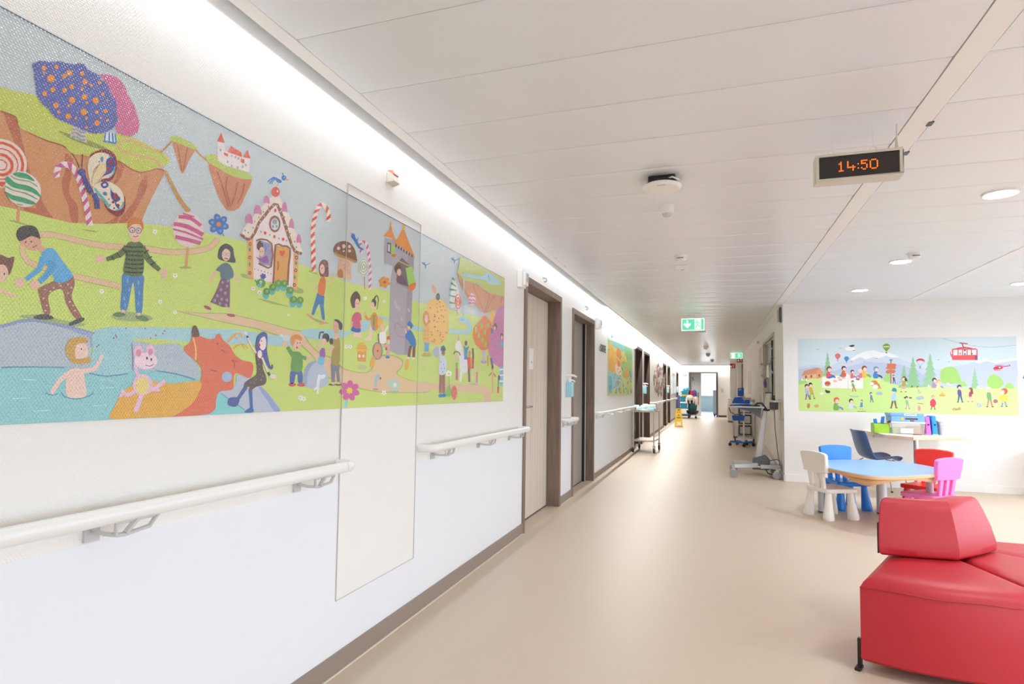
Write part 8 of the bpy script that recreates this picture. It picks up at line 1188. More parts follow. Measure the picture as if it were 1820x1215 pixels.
o = part('cuff_bag', MB().hexa([(.40, 14.05, .95), (.70, 14.05, .95), (.70, 14.3, .95), (.40, 14.3, .95)], [(.45, 14.1, 1.08), (.60, 14.1, 1.10), (.62, 14.25, 1.06), (.46, 14.25, 1.06)]), M['royal'], None, bevel=.02, seg=3); tag(o, 'royal blue soft bag lying on the monitor stand tray', 'bag')
o = part('cuff_pouch', MB().box(.68, .78, 14.1, 14.28, .95, 1.03), M['royal'], None, bevel=.02, seg=3); tag(o, 'small royal blue pouch beside the soft bag on the monitor stand', 'pouch')
t = thing('supply_rack', 'white supply rack with dark framed clear drawers behind the blue monitor stand', 'rack', (.70, 15.1, 0))
part('frame', MB().box(-.24, -.16, -.2, .2, .12, 1.02).box(.17, .22, -.2, .2, .12, 1.02).box(-.24, .22, -.2, .2, .12, .17).box(-.24, .22, -.2, .2, .97, 1.02), M['white'], t, bevel=.006)
for k in range(3):
    z = .2 + .25 * k; dr = part('drawer', MB().box(-.13, .15, -.21, .19, z, z + .22), M['black_trans'], t, bevel=.006); part('clear_front', MB().box(-.1, .12, -.218, -.21, z + .03, z + .19), M['lens'], dr)
for x in (-.2, .2): part('foot', MB().lathe([(.03, 0), (.03, .05), (.015, .06), (.015, .13)], (x, 0, 0), 12), M['black'], t)
o = part('supply_box', MB().box(.55, .85, 14.98, 15.25, 1.02, 1.07), M['cream'], None, bevel=.006); tag(o, 'cream box lying on top of the white supply rack', 'box')
t = thing('white_cabinet', 'low white cabinet far down the corridor against the far pillar', 'cabinet', (.70, 25.0, 0)); part('body', MB().box(-.15, .14, -.3, .18, .06, .93), M['white'], t, bevel=.006); part('plinth', MB().box(-.14, .13, -.28, .17, 0, .06), M['dgrey'], t); part('door_gap', MB().box(-.003, .003, -.302, -.3, .1, .9), M['seam'], t)
# ================================================================== steel trolley
t = thing('steel_trolley', 'stainless two-shelf trolley with castors standing before the dark brown doors', 'trolley', (-1.26, 12.15, 0), math.radians(-3))
for x in (-.2, .2):
    for y in (-.36, .36):
        lg = part('leg', MB().tube([(x, y, .13), (x, y, .80)], .0125, 10), M['steel'], t)
        part('bumper', MB().lathe([(.025, .12), (.03, .13), (.025, .14)], (x, y, 0), 12), M['grey'], lg)
        c = part('caster', MB().tube([(x, y, .13), (x, y, .1)], .012, 8).box(x - .02, x + .02, y - .03, y + .03, .07, .11), M['steel'], t, bevel=.003)
        part('wheel', MB().lathe([(.038, -.016), (.056, -.012), (.056, .012), (.038, .016)], (x, y + .0, .056), 18, 'x').lathe([(.02, -.02), (.02, .02)], (x, y, .056), 10, 'x'), M['black'], c)
part('top_shelf', MB().box(-.215, .215, -.375, .375, .79, .812).box(-.22, .22, -.38, -.37, .785, .83).box(-.22, .22, .37, .38, .785, .83), M['steel'], t, bevel=.004)
part('lower_shelf', MB().box(-.2, .2, -.36, .36, .215, .245), M['steel'], t, bevel=.004)
rn = random.Random(4)
for i, (x, y, w_, d_, h_, a, m, l) in enumerate(((-1.36, 11.95, .2, .24, .08, 8, 'pack', 'blue-white wrapped pack at the near corner of the steel trolley'), (-1.15, 11.9, .17, .16, .05, -5, 'pack_blue', 'pale blue pack at the near outer corner of the steel trolley'), (-1.25, 12.2, .3, .26, .1, 12, 'pack', 'bulky blue-white pack in the middle of the steel trolley'), (-1.2, 12.42, .26, .16, .115, -8, 'paper', 'white folded pack at the back of the steel trolley'))):
    mb = MB().hexa([(-w_ / 2, -d_ / 2, 0), (w_ / 2, -d_ / 2, 0), (w_ / 2, d_ / 2, 0), (-w_ / 2, d_ / 2, 0)], [(-w_ * .42, -d_ * .42, h_ * .8), (w_ * .44, -d_ * .4, h_), (w_ * .4, d_ * .42, h_ * .9), (-w_ * .4, d_ * .4, h_)])
    o = part('wrapped_pack', mb, M[m], None, bevel=.012, seg=3); o.location = (x, y, .8125); o.rotation_euler = (0, 0, math.radians(a)); tag(o, l, 'pack', 'packs on the steel trolley')
# ================================================================== wet floor sign
t = thing('wet_floor_sign', 'yellow folding wet floor sign standing near the cleaning cart', 'floor sign', (-1.1, 20.9, 0), math.radians(6))
def board(s):
    f = lambda x, z, d=0: (x, s * (.17 * (1 - z / .6)) + d, z)
    O = [(-.13, .0), (-.085, .02), (.085, .02), (.13, 0), (.11, .2), (.098, .5), (.085, .59), (.06, .61), (-.06, .61), (-.085, .59), (-.098, .5), (-.11, .2)]
    return MB().hexa([f(x, z, -.006) for x, z in O], [f(x, z, .006) for x, z in O]), f
b, f = board(-1); bf = part('front_board', b, M['yellow'], t); b2, f2 = board(1); part('rear_board', b2, M['yellow'], t)
def dec(pts, z0=-.009): return [f(x, z, z0) for x, z in pts]
part('handle_slot', MB().hexa(dec([(-.04, .54), (.04, .54), (.04, .575), (-.04, .575)]), dec([(-.04, .54), (.04, .54), (.04, .575), (-.04, .575)], -.006)), M['black'], bf)
m_ = MB()
for P4 in ([(-.05, .33), (0, .43), (.05, .33), (.036, .338), (0, .408), (-.036, .338)], [(-.008, .35), (.008, .35), (.012, .385), (-.012, .385)], [(-.07, .28), (.07, .28), (.07, .31), (-.07, .31)], [(-.05, .47), (-.02, .47), (-.02, .5), (-.05, .5)], [(.02, .47), (.05, .47), (.05, .5), (.02, .5)]): m_.hexa(dec(P4), dec(P4, -.006))
part('warning_print', m_, M['lettering'], bf, smooth=False)
part('paper_label', MB().hexa(dec([(-.055, .05), (.055, .05), (.055, .16), (-.055, .16)]), dec([(-.055, .05), (.055, .05), (.055, .16), (-.055, .16)], -.006)), M['paper'], bf)
# ================================================================== cleaning cart
t = thing('cleaning_cart', 'cleaning cart with dark frame and black sack tray at the far end of the corridor', 'cart', (-1.05, 27.6, 0))
part('frame', MB().box(-.42, -.36, -.5, .4, .12, 1.0).box(.02, .06, -.5, .4, .12, .9).box(-.42, .06, -.5, .4, .10, .16).box(-.42, .06, -.48, .38, .42, .45).box(-.42, .06, -.48, .38, .72, .75), M['teal_d'], t, bevel=.01)
part('side_bag', MB().hexa([(-.44, -.56, .3), (-.34, -.56, .3), (-.34, -.5, .3), (-.44, -.5, .3)], [(-.45, -.6, .98), (-.33, -.6, .98), (-.33, -.5, .98), (-.45, -.5, .98)]), M['mop_purple'], t, bevel=.02)
part('sack_tray', MB().lathe([(.16, .16), (.24, .22), (.27, .33), (.25, .34), (.2, .26)], (.2, -.25, 0), 20, 'z', 1.0, 1.5), M['black'], t)
for x, y in ((-.36, -.42), (-.36, .32), (.05, -.5), (.34, -.3), (.05, .32)):
    c = part('caster', MB().tube([(x, y, .16), (x, y, .08)], .014, 6), M['black'], t); part('wheel', MB().lathe([(.05, -.015), (.05, .015)], (x, y, .05), 14, 'y'), M['black'], c)
def bucket(x, y, z, w_, h_, m, l):
    t = thing('bucket', l, 'bucket', (x, y, z), 0, 'buckets on the cleaning cart')
    part('body', MB().hexa([(-w_ * .42, -.18, 0), (w_ * .42, -.18, 0), (w_ * .42, .18, 0), (-w_ * .42, .18, 0)], [(-w_ / 2, -.2, h_), (w_ / 2, -.2, h_), (w_ / 2, .2, h_), (-w_ / 2, .2, h_)]), m, t, bevel=.015)
    part('rim', MB().box(-w_ / 2 - .008, w_ / 2 + .008, -.21, .21, h_ - .02, h_ + .005), m, t, bevel=.005)
bucket(-1.22, 27.3, .45, .3, .2, M['teal'], 'lowest teal bucket on the cleaning cart'); bucket(-1.22, 27.3, .75, .3, .2, M['teal'], 'teal bucket under the yellow tray of the cleaning cart'); bucket(-1.2, 27.3, .96, .24, .06, M['yellow'], 'yellow tray on the cleaning cart between the teal buckets'); bucket(-1.17, 27.3, 1.03, .3, .16, M['teal'], 'topmost teal bucket on the cleaning cart')
o = part('spray_bottle', MB().lathe([(.04, 1.0), (.04, 1.25), (.02, 1.3), (.02, 1.34), (.035, 1.35), (.02, 1.38)], (-1.38, 27.25, 0), 12), M['white'], None); tag(o, 'white spray bottle on top of the cleaning cart', 'bottle')
o = part('teal_cloth', MB().lathe([(.13, 1.2), (.17, 1.24), (.12, 1.31), (.04, 1.34)], (-1.1, 27.3, 0), 12), M['teal'], None); tag(o, 'crumpled teal cloth on the topmost bucket of the cleaning cart', 'cloth')
def mop(x, y, z, m, l, sc=1):
    mb = MB(); r_ = random.Random(int(x * 100))
    mb.lathe([(.02, .1), (.10, .06), (.14, -.02), (.11, -.12), (.05, -.16)], (0, 0, 0), 14, 'z', sc, sc)
    for k in range(14):
        a = r_.uniform(0, 2 * PI); q0 = .09 * sc; mb.tube([(q0 * math.cos(a), q0 * math.sin(a), .03), (1.5 * q0 * math.cos(a), 1.5 * q0 * math.sin(a), -.08), (1.5 * q0 * math.cos(a), 1.5 * q0 * math.sin(a), -.22 - r_.uniform(0, .1))], .022, 6)
    o = part('mop_head', mb, m, None); o.location = (x, y, z); tag(o, l, 'mop', 'mop heads on the cleaning cart')
mop(-.95, 27.1, .93, M['mop'], 'pale cotton mop head at the near side of the cleaning cart', 1.2); mop(-.72, 27.35, .86, M['mop'], 'pinkish mop head hanging at the outer side of the cleaning cart', 1.0)
mop(-.92, 27.4, 1.14, M['mop_red'], 'red mop head on top of the cleaning cart', .75); mop(-.78, 27.55, 1.16, M['mop_purple'], 'purple mop head on top of the cleaning cart', .75)
o = part('bag_sack', MB().lathe([(.17, .34), (.2, .5), (.19, .74), (.14, .8)], (-.85, 27.35, 0), 16), M['teal_d'], None); tag(o, 'dark teal sack standing on the cleaning cart tray', 'sack')
t = thing('linen_rack', 'slim blue wheeled rack just inside the far doorway', 'rack', (.08, 30.2, 0)); part('post', MB().box(-.07, .07, -.03, .03, .12, 1.25), M['lens'], t, bevel=.006); part('foot', MB().box(-.06, .08, -.15, .15, .06, .12), M['mop_purple'], t, bevel=.01); part('wheel', MB().lathe([(.04, -.015), (.04, .015)], (0, -.1, .04), 12, 'y').lathe([(.04, -.015), (.04, .015)], (0, .1, .04), 12, 'y'), M['black'], t)
o = part('switch_plate', MB().box(.36, .48, YE - .01, YE, 1.15, 1.33), M['beige'], None, bevel=.003); tag(o, 'beige switch plate on the far wall beside the doorway', 'switch')
o = part('door_label', MB().box(-1.32, -1.16, YE - .02, YE, 1.9, 2.0), M['grey'], None, bevel=.003); tag(o, 'small grey plate on the far wall above the cleaning cart', 'plate')
# ================================================================== play corner: children's chairs
def kid_chair(label, m, loc, rz):
    t = thing('child_chair', label, 'chair', loc, rz, None); t.scale = (.95, .95, .95)
    # local +x is the way the chair faces
    O = [(-.165, -.155), (-.17, 0), (-.165, .155), (-.10, .172), (0, .166), (.12, .178), (.175, .178), (.182, .1), (.19, 0), (.182, -.1), (.175, -.178), (.12, -.178), (0, -.166), (-.10, -.172)]
    O = [(p.x, p.y) for p in crv([(a, b, 0) for a, b in O], 2)]
    part('seat', MB().prism(O, .265, .31), m, t, bevel=.012, seg=3)
    for sx, sy in ((1, 1), (1, -1), (-1, 1), (-1, -1)):
        x0, y0, x1, y1 = sx * .125, sy * .13, sx * .142, sy * .148
        part('leg', MB().tube([(x0, y0, .28), ((x0 * 2 + x1) / 3, (y0 * 2 + y1) / 3, .17), (x1, y1, .03), (x1, y1, .012), (x1, y1, .0)], [.028, .037, .054, .055, .05], 18), m, t)
    for y in (-.085, 0, .085):
        part('slat', MB().hexa([(-.155, y - .022, .30), (-.125, y - .022, .30), (-.125, y + .022, .30), (-.155, y + .022, .30)], [(-.186, y * 1.08 - .025, .50), (-.156, y * 1.08 - .025, .50), (-.156, y * 1.08 + .025, .50), (-.186, y * 1.08 + .025, .50)]), m, t, bevel=.005)
    B = []
    O = [(-.145, .465), (.145, .465), (.168, .5), (.185, .62), (.168, .665), (0, .68), (-.168, .665), (-.185, .62), (-.168, .5)]
    O = [(p.x, p.y) for p in crv([(a, b, 0) for a, b in O], 3)]
    mb = MB(); xo = lambda z: -.163 - (z - .45) * .14
    f = [mb.bm.verts.new((xo(z) + .022 - .22 * (.0 + .03 - y * y) * 1.0, y, z)) for y, z in O]; bk = [mb.bm.verts.new((xo(z) - .018 - .22 * (.03 - y * y), y, z)) for y, z in O]
    mb.bm.faces.new(f); mb.bm.faces.new(bk[::-1]); n = len(O)
    for i in range(n): mb.bm.faces.new((f[i], bk[i], bk[(i + 1) % n], f[(i + 1) % n]))
    part('backrest', mb, m, t, bevel=.009, seg=3)
    return t
kid_chair("white plastic child's chair at the corridor end of the blue table", M['k_white'], (1.091, 6.60, 0), .513)
kid_chair("blue plastic child's chair behind the white chair, pushed under the blue table", M['k_blue'], (1.33, 7.165, 0), -1.2)
kid_chair("red plastic child's chair at the blue table, beside the pink one", M['k_red'], (2.06, 7.15, 0), -2.27)
kid_chair("pink plastic child's chair between the blue table and the red sofa", M['k_pink'], (1.915, 6.55, 0), 2.272)
# blue table
t = thing('play_table', "low children's table with pale blue top and beech edge", 'table', (1.5, 6.35, 0))
TP = [(.985, 6.75), (1.03, 6.45), (1.11, 6.2), (1.225, 6.0), (1.36, 5.93), (1.64, 6.09), (1.92, 6.365), (2.05, 6.62), (2.06, 6.92), (1.95, 7.22), (1.78, 7.35), (1.55, 7.33), (1.25, 7.2), (1.07, 7.02)]
TP = [(p.x - 1.5, p.y - 6.35) for p in crv([(a, b, 0) for a, b in TP], 5)]
part('tabletop', MB().prism([(x * .985, y * .985) for x, y in TP], .497, .5005), M['t_blue'], t)
part('edge_band', MB().prism(TP, .466, .4975), M['beech'], t, bevel=.006)
mid = [(x * .86, y * .86) for x, y in TP]
ap = MB(); n = len(mid)
rows = [[(mid[i % n][0], mid[i % n][1], .467) for i in range(n + 1)], [(mid[i % n][0], mid[i % n][1], .428 - .028 * math.sin(i / n * 2 * PI * 4 + 2.2)) for i in range(n + 1)]]
ap.grid(rows); part('apron', ap, M['beech'], t, solid=.02)
for x, y in ((1.04, 6.80), (1.465, 6.25), (1.93, 6.6), (1.60, 6.96)):
    lg = part('leg', MB().tube([(x - 1.5, y - 6.35, .0), (x - 1.5, y - 6.35, .467)], .03, 18), M['table_leg'], t); part('foot', MB().lathe([(.028, 0), (.032, .004), (.032, .014)], (x - 1.5, y - 6.35, 0), 14), M['black'], lg)
# ------------------------------------------------------------------ desk against the wall
t = thing('wall_desk', 'white desk top with birch edge on steel legs against the meadow picture wall', 'desk', (2.3, YR, 0))
DP = [(-.42, 0), (-.41, -.25), (-.38, -.84), (-.155, -1.10), (.43, -.865), (.45, 0)]
part('desk_top', MB().prism(DP, .726, .73), M['desk_top'], t); part('edge_band', MB().prism(DP, .693, .7262), M['birch'], t, bevel=.003)
lg = part('leg', MB().tube([(-.085, -.93, 0), (-.085, -.93, .694)], .026, 16), M['chrome'], t); part('foot', MB().lathe([(.06, 0), (.06, .008), (.03, .012)], (-.085, -.93, 0), 18), M['chrome'], lg)
part('wall_bracket', MB().box(-.3, .4, -.03, 0, .64, .694), M['alu'], t)
def thing1(name, mb, m, label, cat, **k): return tag(part(name, mb, m, None, **k), label, cat)
ZD = .7305
t = thing('lime_box', 'lime green open box on the desk with blue tapes standing in it', 'box', (1.955, 8.42, ZD)); part('body', MB().box(-.085, .08, -.08, .08, 0, .012).box(-.085, .08, -.08, -.072, .012, .115).box(-.085, .08, .072, .08, .012, .12).box(-.085, -.077, -.072, .072, .012, .12).box(.072, .08, -.072, .072, .012, .12), M['green_box'], t, bevel=.004)
for i, (x, h, a) in enumerate(((1.92, .17, -.02), (1.96, .2, .03))): thing1('blue_marker', MB().hexa([(x - .02, 8.40, ZD + .012), (x + .02, 8.40, ZD + .012), (x + .02, 8.43, ZD + .012), (x - .02, 8.43, ZD + .012)], [(x - .02 + a, 8.40, ZD + h), (x + .015 + a, 8.40, ZD + h * 1.03), (x + .015 + a, 8.43, ZD + h * 1.03), (x - .02 + a, 8.43, ZD + h)]), M['blue_p'], ('shorter blue glue stick standing in the lime box', 'taller blue glue stick leaning in the lime box')[i], 'glue stick', bevel=.008, seg=3)
t = thing('storage_box', 'frosted clear storage box with white lid and coloured sheets on the desk', 'box', (2.22, 8.42, ZD)); part('body', MB().hexa([(-.165, -.12, 0), (.165, -.12, 0), (.165, .12, 0), (-.165, .12, 0)], [(-.175, -.13, .13), (.175, -.13, .13), (.175, .13, .13), (-.175, .13, .13)]), M['clear'], t, bevel=.008); part('lid', MB().box(-.18, .18, -.135, .135, .13, .148), M['white'], t, bevel=.006)
part('front_label', MB().box(-.08, .05, -.131, -.128, .012, .07), M['paper'], t)
thing1('paper_stack', MB().box(2.08, 2.22, 8.36, 8.50, ZD + .012, ZD + .07), M['ppr_green'], 'greenish paper stack inside the clear storage box', 'paper'); thing1('craft_sheets', MB().box(2.24, 2.37, 8.36, 8.50, ZD + .012, ZD + .09), M['ppr_col'], 'reddish craft sheets inside the clear storage box', 'paper')
def game(z0, z1, m, l, dx=0):
    t = thing('game_box', l, 'game box', (2.22 + dx, 8.42, z0)); part('box', MB().box(-.175, .175, -.125, .125, 0, z1 - z0), m, t, bevel=.004)
    return t, z1 - z0
t, h = game(ZD + .149, ZD + .215, M['game'], 'blue game box with dark title strip on the clear storage box'); part('title_strip', MB().box(-.03, .1, -.1265, -.125, .025, .045), M['lettering'], t); part('red_mark', MB().box(.02, .06, -.1265, -.125, .005, .02), M['fire_red'], t); part('yellow_mark', MB().lathe([(.018, -.125), (.018, -.1265)], (-.06, 0, .035), 12, 'y'), M['yellow'], t)
t, h = game(ZD + .216, ZD + .25, M['game'], 'flat pale blue game box, topmost on the storage box', -.01); part('white_band', MB().box(-.03, .1, -.1265, -.125, .004, .03), M['paper'], t); part('red_script', MB().tube([(-.02, -.126, .012), (.0, -.126, .022), (.03, -.126, .016), (.06, -.126, .024), (.09, -.126, .016)], .003, 5), M['fire_red'], t)
t = thing('toy_animal', 'small dark toy animal lying against the game boxes on the lime box', 'toy', (2.05, 8.33, ZD + .121)); part('body', MB().tube([(-.04, 0, .018), (-.01, 0, .024), (.03, 0, .02), (.05, 0, .026)], [.008, .016, .014, .006], 8), M['black'], t)
for x in (-.025, .025): part('leg', MB().tube([(x, -.008, .018), (x - .006, -.012, .0)], .005, 6).tube([(x, .008, .018), (x - .006, .012, .0)], .005, 6), M['brown'], t)
for nm, x, m, h, l in (('magazine_file', 2.435, 'pink_p', .215, 'pink upright file beside the clear storage box'), ('magazine_file', 2.50, 'sky_p', .225, 'bright blue upright file beside the pink one on the desk')):
    t = thing(nm, l, 'file', (x, 8.42, ZD), 0); part('sleeve', MB().hexa([(-.028, -.11, 0), (.028, -.11, 0), (.028, .11, 0), (-.028, .11, 0)], [(-.022, -.07, h), (.02, -.07, h), (.028, .11, h), (-.028, .11, h)]), M[m], t, bevel=.008); part('finger_hole', MB().lathe([(.011, -.1), (.011, -.0985)], (0, 0, .12), 12, 'y'), M['black'], t)
thing1('dark_folder', MB().hexa([(2.535, 8.34, ZD), (2.545, 8.34, ZD), (2.545, 8.52, ZD), (2.535, 8.52, ZD)], [(2.53, 8.37, ZD + .17), (2.54, 8.37, ZD + .17), (2.54, 8.52, ZD + .17), (2.53, 8.52, ZD + .17)]), M['navy'], 'thin dark blue folder leaning by the bright blue file', 'folder')
t = thing('round_tub', 'white round plastic tub at the end of the desk beside the dark folder', 'tub', (2.625, 8.42, ZD)); part('wall', MB().lathe([(.062, 0), (.066, .07), (.068, .15), (.071, .152), (.071, .158), (.064, .158), (.058, .01)], (0, 0, 0), 32), M['white'], t)
part('ribs', MB().tube([(.068 * math.cos(2 * PI * k / 32), .068 * math.sin(2 * PI * k / 32), .12) for k in range(32)], .003, 6, closed=True).tube([(.067 * math.cos(2 * PI * k / 32), .067 * math.sin(2 * PI * k / 32), .09) for k in range(32)], .002, 6, closed=True), M['white'], t)
for i, (P4, l) in enumerate((([(1.86, 8.62), (1.93, 8.14), (2.12, 8.20), (2.05, 8.66)], 'white paper sheet overhanging the desk edge beside the lime box'), ([(2.03, 8.16), (2.2, 7.98), (2.33, 8.12), (2.12, 8.26)], 'white paper sheet lying before the clear storage box'))): thing1('paper_sheet', MB().prism(P4, ZD + .0004 + .001 * i, ZD + .0012 + .001 * i), M['paper'], l, 'paper', smooth=False)
thing1('eraser', MB().box(2.44, 2.5, 8.2, 8.225, ZD, ZD + .014), M['ppr_green'], 'small greenish eraser before the upright files', 'eraser', bevel=.003); thing1('red_crayon', MB().tube([(2.22, 8.12, ZD + .008), (2.32, 8.15, ZD + .008)], .005, 8), M['fire_red'], 'red crayon lying near the desk edge', 'crayon')
thing1('glue_cap', MB().lathe([(.012, 0), (.012, .02)], (2.36, 8.2, ZD), 12), M['grey'], 'tiny grey cap near the red crayon on the desk', 'cap')
# ------------------------------------------------------------------ navy shell chair
t = thing('shell_chair', 'navy plastic shell chair on chrome legs facing the desk', 'chair', (1.88, 8.22, 0), math.radians(8))
pr = [(-.29, .77), (-.275, .765), (-.255, .72), (-.235, .64), (-.21, .55), (-.17, .465), (-.10, .43), (-.02, .428), (.06, .438), (.12, .444), (.17, .436), (.20, .418)]
pr = crv([(a, 0, b) for a, b in pr], 3, False); rows = []
N_ = len(pr)
for i, p in enumerate(pr):
    u = i / (N_ - 1); wd = .20 + .035 * math.sin(PI * min(1, u * 1.1)) - (.05 if u < .06 else 0) - (.03 if u > .95 else 0)
    row = []
    for k in range(9):
        v = -1 + k / 4; c = .055 * abs(v) ** 3
        fwd = 1 if u < .45 else max(0, 1 - (u - .45) * 5); row.append((p.x + c * fwd, v * wd, p.z + c * (1 - fwd) * .8))
    rows.append(row)
part('shell', MB().grid(rows), M['navy'], t, solid=.008)
for s in (1, -1):
    part('leg', MB().tube([(.10, s * .13, .43), (.17, s * .19, .40), (.21, s * .215, .2), (.235, s * .225, .012)], .009, 8), M['chrome'], t); part('leg', MB().tube([(-.12, s * .13, .42), (-.17, s * .18, .38), (-.22, s * .21, .2), (-.25, s * .22, .012)], .009, 8), M['chrome'], t)
    for x in (.235, -.25): part('glide', MB().lathe([(.014, 0), (.014, .018)], (x, s * (.225 if x > 0 else .22), 0), 10), M['black'], t)
part('cross_bar', MB().tube([(-.17, -.18, .38), (-.12, 0, .40), (-.17, .18, .38)], .008, 8).tube([(.17, -.19, .4), (.12, 0, .415), (.17, .19, .4)], .008, 8), M['chrome'], t)
t = thing('low_cabinet', 'white low cabinet edge standing past the meadow picture', 'cabinet', (3.9, 8.7, 0)); part('carcass', MB().box(-.28, .5, -.23, .22, .06, .55), M['white'], t, bevel=.004); part('plinth', MB().box(-.26, .48, -.2, .2, 0, .06), M['grey'], t)

# ================================================================== red sofa of wedge modules
SC = (1.015, 3.97); A0 = [-113.3, -75.3, -37.3, .7]
def wedge(name, lab, a0, a1, back, bracket):
    t = thing('sofa_module', lab, 'sofa', (SC[0], SC[1], 0), 0, None)
    g = math.radians(.18); a0, a1 = math.radians(a0) + g, math.radians(a1) - g
    R0, R1 = .14, 1.03; n = 20; ang = [a0 + (a1 - a0) * i / n for i in range(n + 1)]
    def outline(d):
        o = [((R1 - d) * math.cos(a), (R1 - d) * math.sin(a)) for a in ang] + [((R0 + d) * math.cos(a), (R0 + d) * math.sin(a)) for a in ang[::-1]]
        am = (a0 + a1) / 2; out = []
        for x, y in o:
            # shrink the straight sides too
            r = math.hypot(x, y); an = math.atan2(y, x); lim = d / r; an = max(a0 + lim * (1 if bracket else .35), min(a1 - lim * .35, an)); out.append((r * math.cos(an), r * math.sin(an)))
        return out
    levels = [(.012, .048), (0, .06), (0, .2), (0, .36), (.003, .37), (.011, .387), (.027, .403), (.052, .415), (.085, .422), (.12, .425)]
    mb = MB(); V = [[mb.bm.verts.new((x, y, z)) for x, y in outline(d)] for d, z in levels]; k = len(V[0])
    for p, q_ in zip(V, V[1:]):
        for i in range(k): mb.bm.faces.new((p[i], p[(i + 1) % k], q_[(i + 1) % k], q_[i]))
    mb.bm.faces.new(V[0][::-1]); mb.bm.faces.new(V[-1])
    st = part('seat', mb, M['red_vinyl'], t)
    part('piping', MB().tube([((R1 + .0005) * math.cos(a), (R1 + .0005) * math.sin(a), .368 + .003 * math.sin(a * 23)) for a in ang], .0035, 6), M['red_pipe'], st)
    if back:
        bot = [(.768, 3.37), (.93, 3.372), (1.104, 3.392), (1.238, 3.53), (1.362, 3.68), (1.22, 3.80), (1.13, 3.70), (1.02, 3.59), (.93, 3.575), (.838, 3.57)]
        top = [(.788, 3.425), (.93, 3.43), (1.084, 3.45), (1.182, 3.55), (1.275, 3.66), (1.195, 3.735), (1.11, 3.645), (1.025, 3.555), (.93, 3.535), (.848, 3.53)]
        lv = [(0, .43, -.012), (0, .44, 0), (.06, .47, .006), (.35, .55, .008), (.75, .64, .005), (.93, .678, 0), (1, .694, -.010), (1.02, .70, -.026)]
        mb = MB(); V = []; m_ = len(bot)
        for u, z, d in lv:
            P_ = [(a[0] + (b[0] - a[0]) * u - SC[0], a[1] + (b[1] - a[1]) * u - SC[1]) for a, b in zip(bot, top)]
            cx = sum(p[0] for p in P_) / m_; cy_ = sum(p[1] for p in P_) / m_
            V.append([mb.bm.verts.new((cx + (x - cx) * (1 + d / math.hypot(x - cx, y - cy_)), cy_ + (y - cy_) * (1 + d / math.hypot(x - cx, y - cy_)), z - (.012 if k_ >= m_ // 2 and z > .6 else 0))) for k_, (x, y) in enumerate(P_)])
        for p, q_ in zip(V, V[1:]):
            for i in range(m_): mb.bm.faces.new((p[i], p[(i + 1) % m_], q_[(i + 1) % m_], q_[i]))
        mb.bm.faces.new(V[0][::-1]); mb.bm.faces.new(V[-1])
        fold = [Vector(v[2].co) for v in V]
        bk = part('backrest', mb, M['red_vinyl'], t, bevel=.02, seg=4)
        part('fold_seam', MB().tube([p + Vector((-.0005, .003, 0)) for p in fold[1:-1]], .003, 6), M['red_vinyl'], bk)
    if bracket:
        a = a0 - math.radians(.8); c, s_ = math.cos(a), math.sin(a)
        part('back_bracket', MB().box(-.010, .010, -.003, .003, 0, .15).xf(mv(.785 - SC[0], 3.46 - SC[1], .42) @ rot(a)), M['black'], t)
        part('foot', MB().box(-.012, .012, -.008, .008, .0, .13).box(-.012, .05, -.012, .012, 0, .014).xf(mv(.985 * c, .985 * s_, 0) @ rot(a)), M['black'], t, bevel=.003)
    for am in (a0 + .12, a1 - .12):
        part('foot', MB().lathe([(.024, 0), (.024, .012), (.012, .018), (.012, .05)], (.74 * math.cos(am), .74 * math.sin(am), 0), 14).lathe([(.024, 0), (.024, .012), (.012, .018), (.012, .05)], (.4 * math.cos(am), .4 * math.sin(am), 0), 14), M['black'], t)
    return t
wedge('a', 'red wedge sofa seat with folded backrest and black foot, nearest the camera', A0[0], A0[1], True, True)
wedge('b', 'red wedge sofa seat next to the one carrying the backrest', A0[1], A0[2], None, False)
wedge('c', 'farthest red wedge sofa seat, behind the backrest', A0[2], A0[3], None, False)

# ================================================================== light
wd = bpy.data.worlds.new('World'); scene.world = wd; wd.use_nodes = True
wn_ = wd.node_tree; bg = wn_.nodes['Background']
bg.inputs[1].default_value = WORLD
# overcast sky above, darker ground below the horizon
tc_ = wn_.nodes.new('ShaderNodeTexCoord'); sp_ = wn_.nodes.new('ShaderNodeSeparateXYZ'); rp_ = wn_.nodes.new('ShaderNodeValToRGB')
mr_ = wn_.nodes.new('ShaderNodeMapRange'); mr_.inputs['From Min'].default_value = -.12; mr_.inputs['From Max'].default_value = .03
wn_.links.new(tc_.outputs['Generated'], sp_.inputs[0]); wn_.links.new(sp_.outputs['Z'], mr_.inputs['Value']); wn_.links.new(mr_.outputs[0], rp_.inputs[0]); wn_.links.new(rp_.outputs[0], bg.inputs[0])
rp_.color_ramp.elements[0].color = (.26, .28, .30, 1); rp_.color_ramp.elements[1].color = (.86, .97, 1.10, 1)
def area(name, loc, rotm, sx, sy, e, col=(1, 1, 1)):
    l = bpy.data.lights.new(name, 'AREA'); l.shape = 'RECTANGLE'; l.size = sx; l.size_y = sy; l.energy = e; l.color = col
    o = bpy.data.objects.new(name, l); COL.objects.link(o); o.location = loc; o.rotation_euler = rotm; return o
YS = 9.0
area('slot_light', (XL + .062, (YB + .2 + YS) / 2, 2.454), (0, math.radians(-8), 0), .02, YS - YB - .2, SLOT_N, (.95, 1, 1.07))
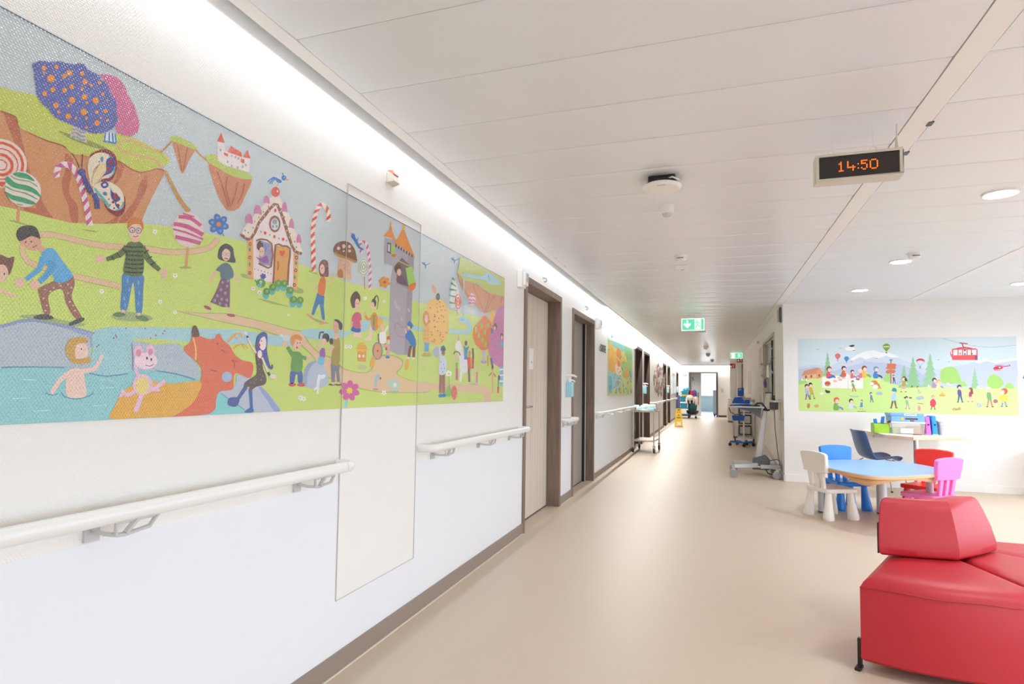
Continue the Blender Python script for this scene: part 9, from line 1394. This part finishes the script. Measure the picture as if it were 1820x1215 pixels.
area('slot_light_far', (XL + .07, (YS + YE - .3) / 2, 2.45), (0, math.radians(28), 0), .02, YE - YS - .3, SLOT, (1, 1, .98))
area('slot_light_end', ((XL + XR) / 2, YE - .08, 2.456), (math.radians(-20), 0, 0), 2.2, .02, SLOT * .12, (1, .98, .95))
area('room_daylight', (-.2, 36.6, 1.6), (math.radians(-90), 0, 0), 3, 1.8, ROOM, (.92, .96, 1))
for x in (1.645, 3.17):
    for y in (.4, 2.3, 4.256, 6.236, 7.88):  # besides the fitted downlights, unseen lamps without fittings added for brightness
        l = bpy.data.lights.new('downlight_and_fill_lamp', 'AREA'); l.shape = 'DISK'; l.size = .2; l.energy = DOWN; l.color = (.94, 1, 1.08); l.spread = math.radians(140)
        o = bpy.data.objects.new('downlight_and_fill_lamp', l); COL.objects.link(o); o.location = (x, y, ZC - .012)
# ================================================================== camera
cd = bpy.data.cameras.new('Camera'); cam = bpy.data.objects.new('Camera', cd); COL.objects.link(cam); scene.camera = cam
cd.sensor_width = 36; cd.lens = 1052.98 * 36 / 1820; cd.shift_x = 0; cd.shift_y = (630.54 - 607.5) / 1820; cd.clip_start = .02; cd.clip_end = 200
yaw, pitch, roll = .326942, .0556925, .0135948
f = Vector((-math.sin(yaw) * math.cos(pitch), math.cos(yaw) * math.cos(pitch), math.sin(pitch))); r0 = Vector((math.cos(yaw), math.sin(yaw), 0)); u0 = r0.cross(f)
r_ = r0 * math.cos(roll) + u0 * math.sin(roll); u_ = u0 * math.cos(roll) - r0 * math.sin(roll)
cam.matrix_world = Matrix(((r_.x, u_.x, -f.x, 0), (r_.y, u_.y, -f.y, 0), (r_.z, u_.z, -f.z, 1.22), (0, 0, 0, 1)))
vs = scene.view_settings; vs.view_transform = 'Standard'; vs.look = 'None'; vs.gamma = 1; vs.use_curve_mapping = False; vs.exposure = EXPO
scene.display_settings.display_device = 'sRGB'
cy = scene.cycles; cy.use_denoising = True; cy.max_bounces = 10; cy.diffuse_bounces = 6; cy.glossy_bounces = 4; cy.caustics_reflective = False; cy.caustics_refractive = False; cy.sample_clamp_indirect = 6
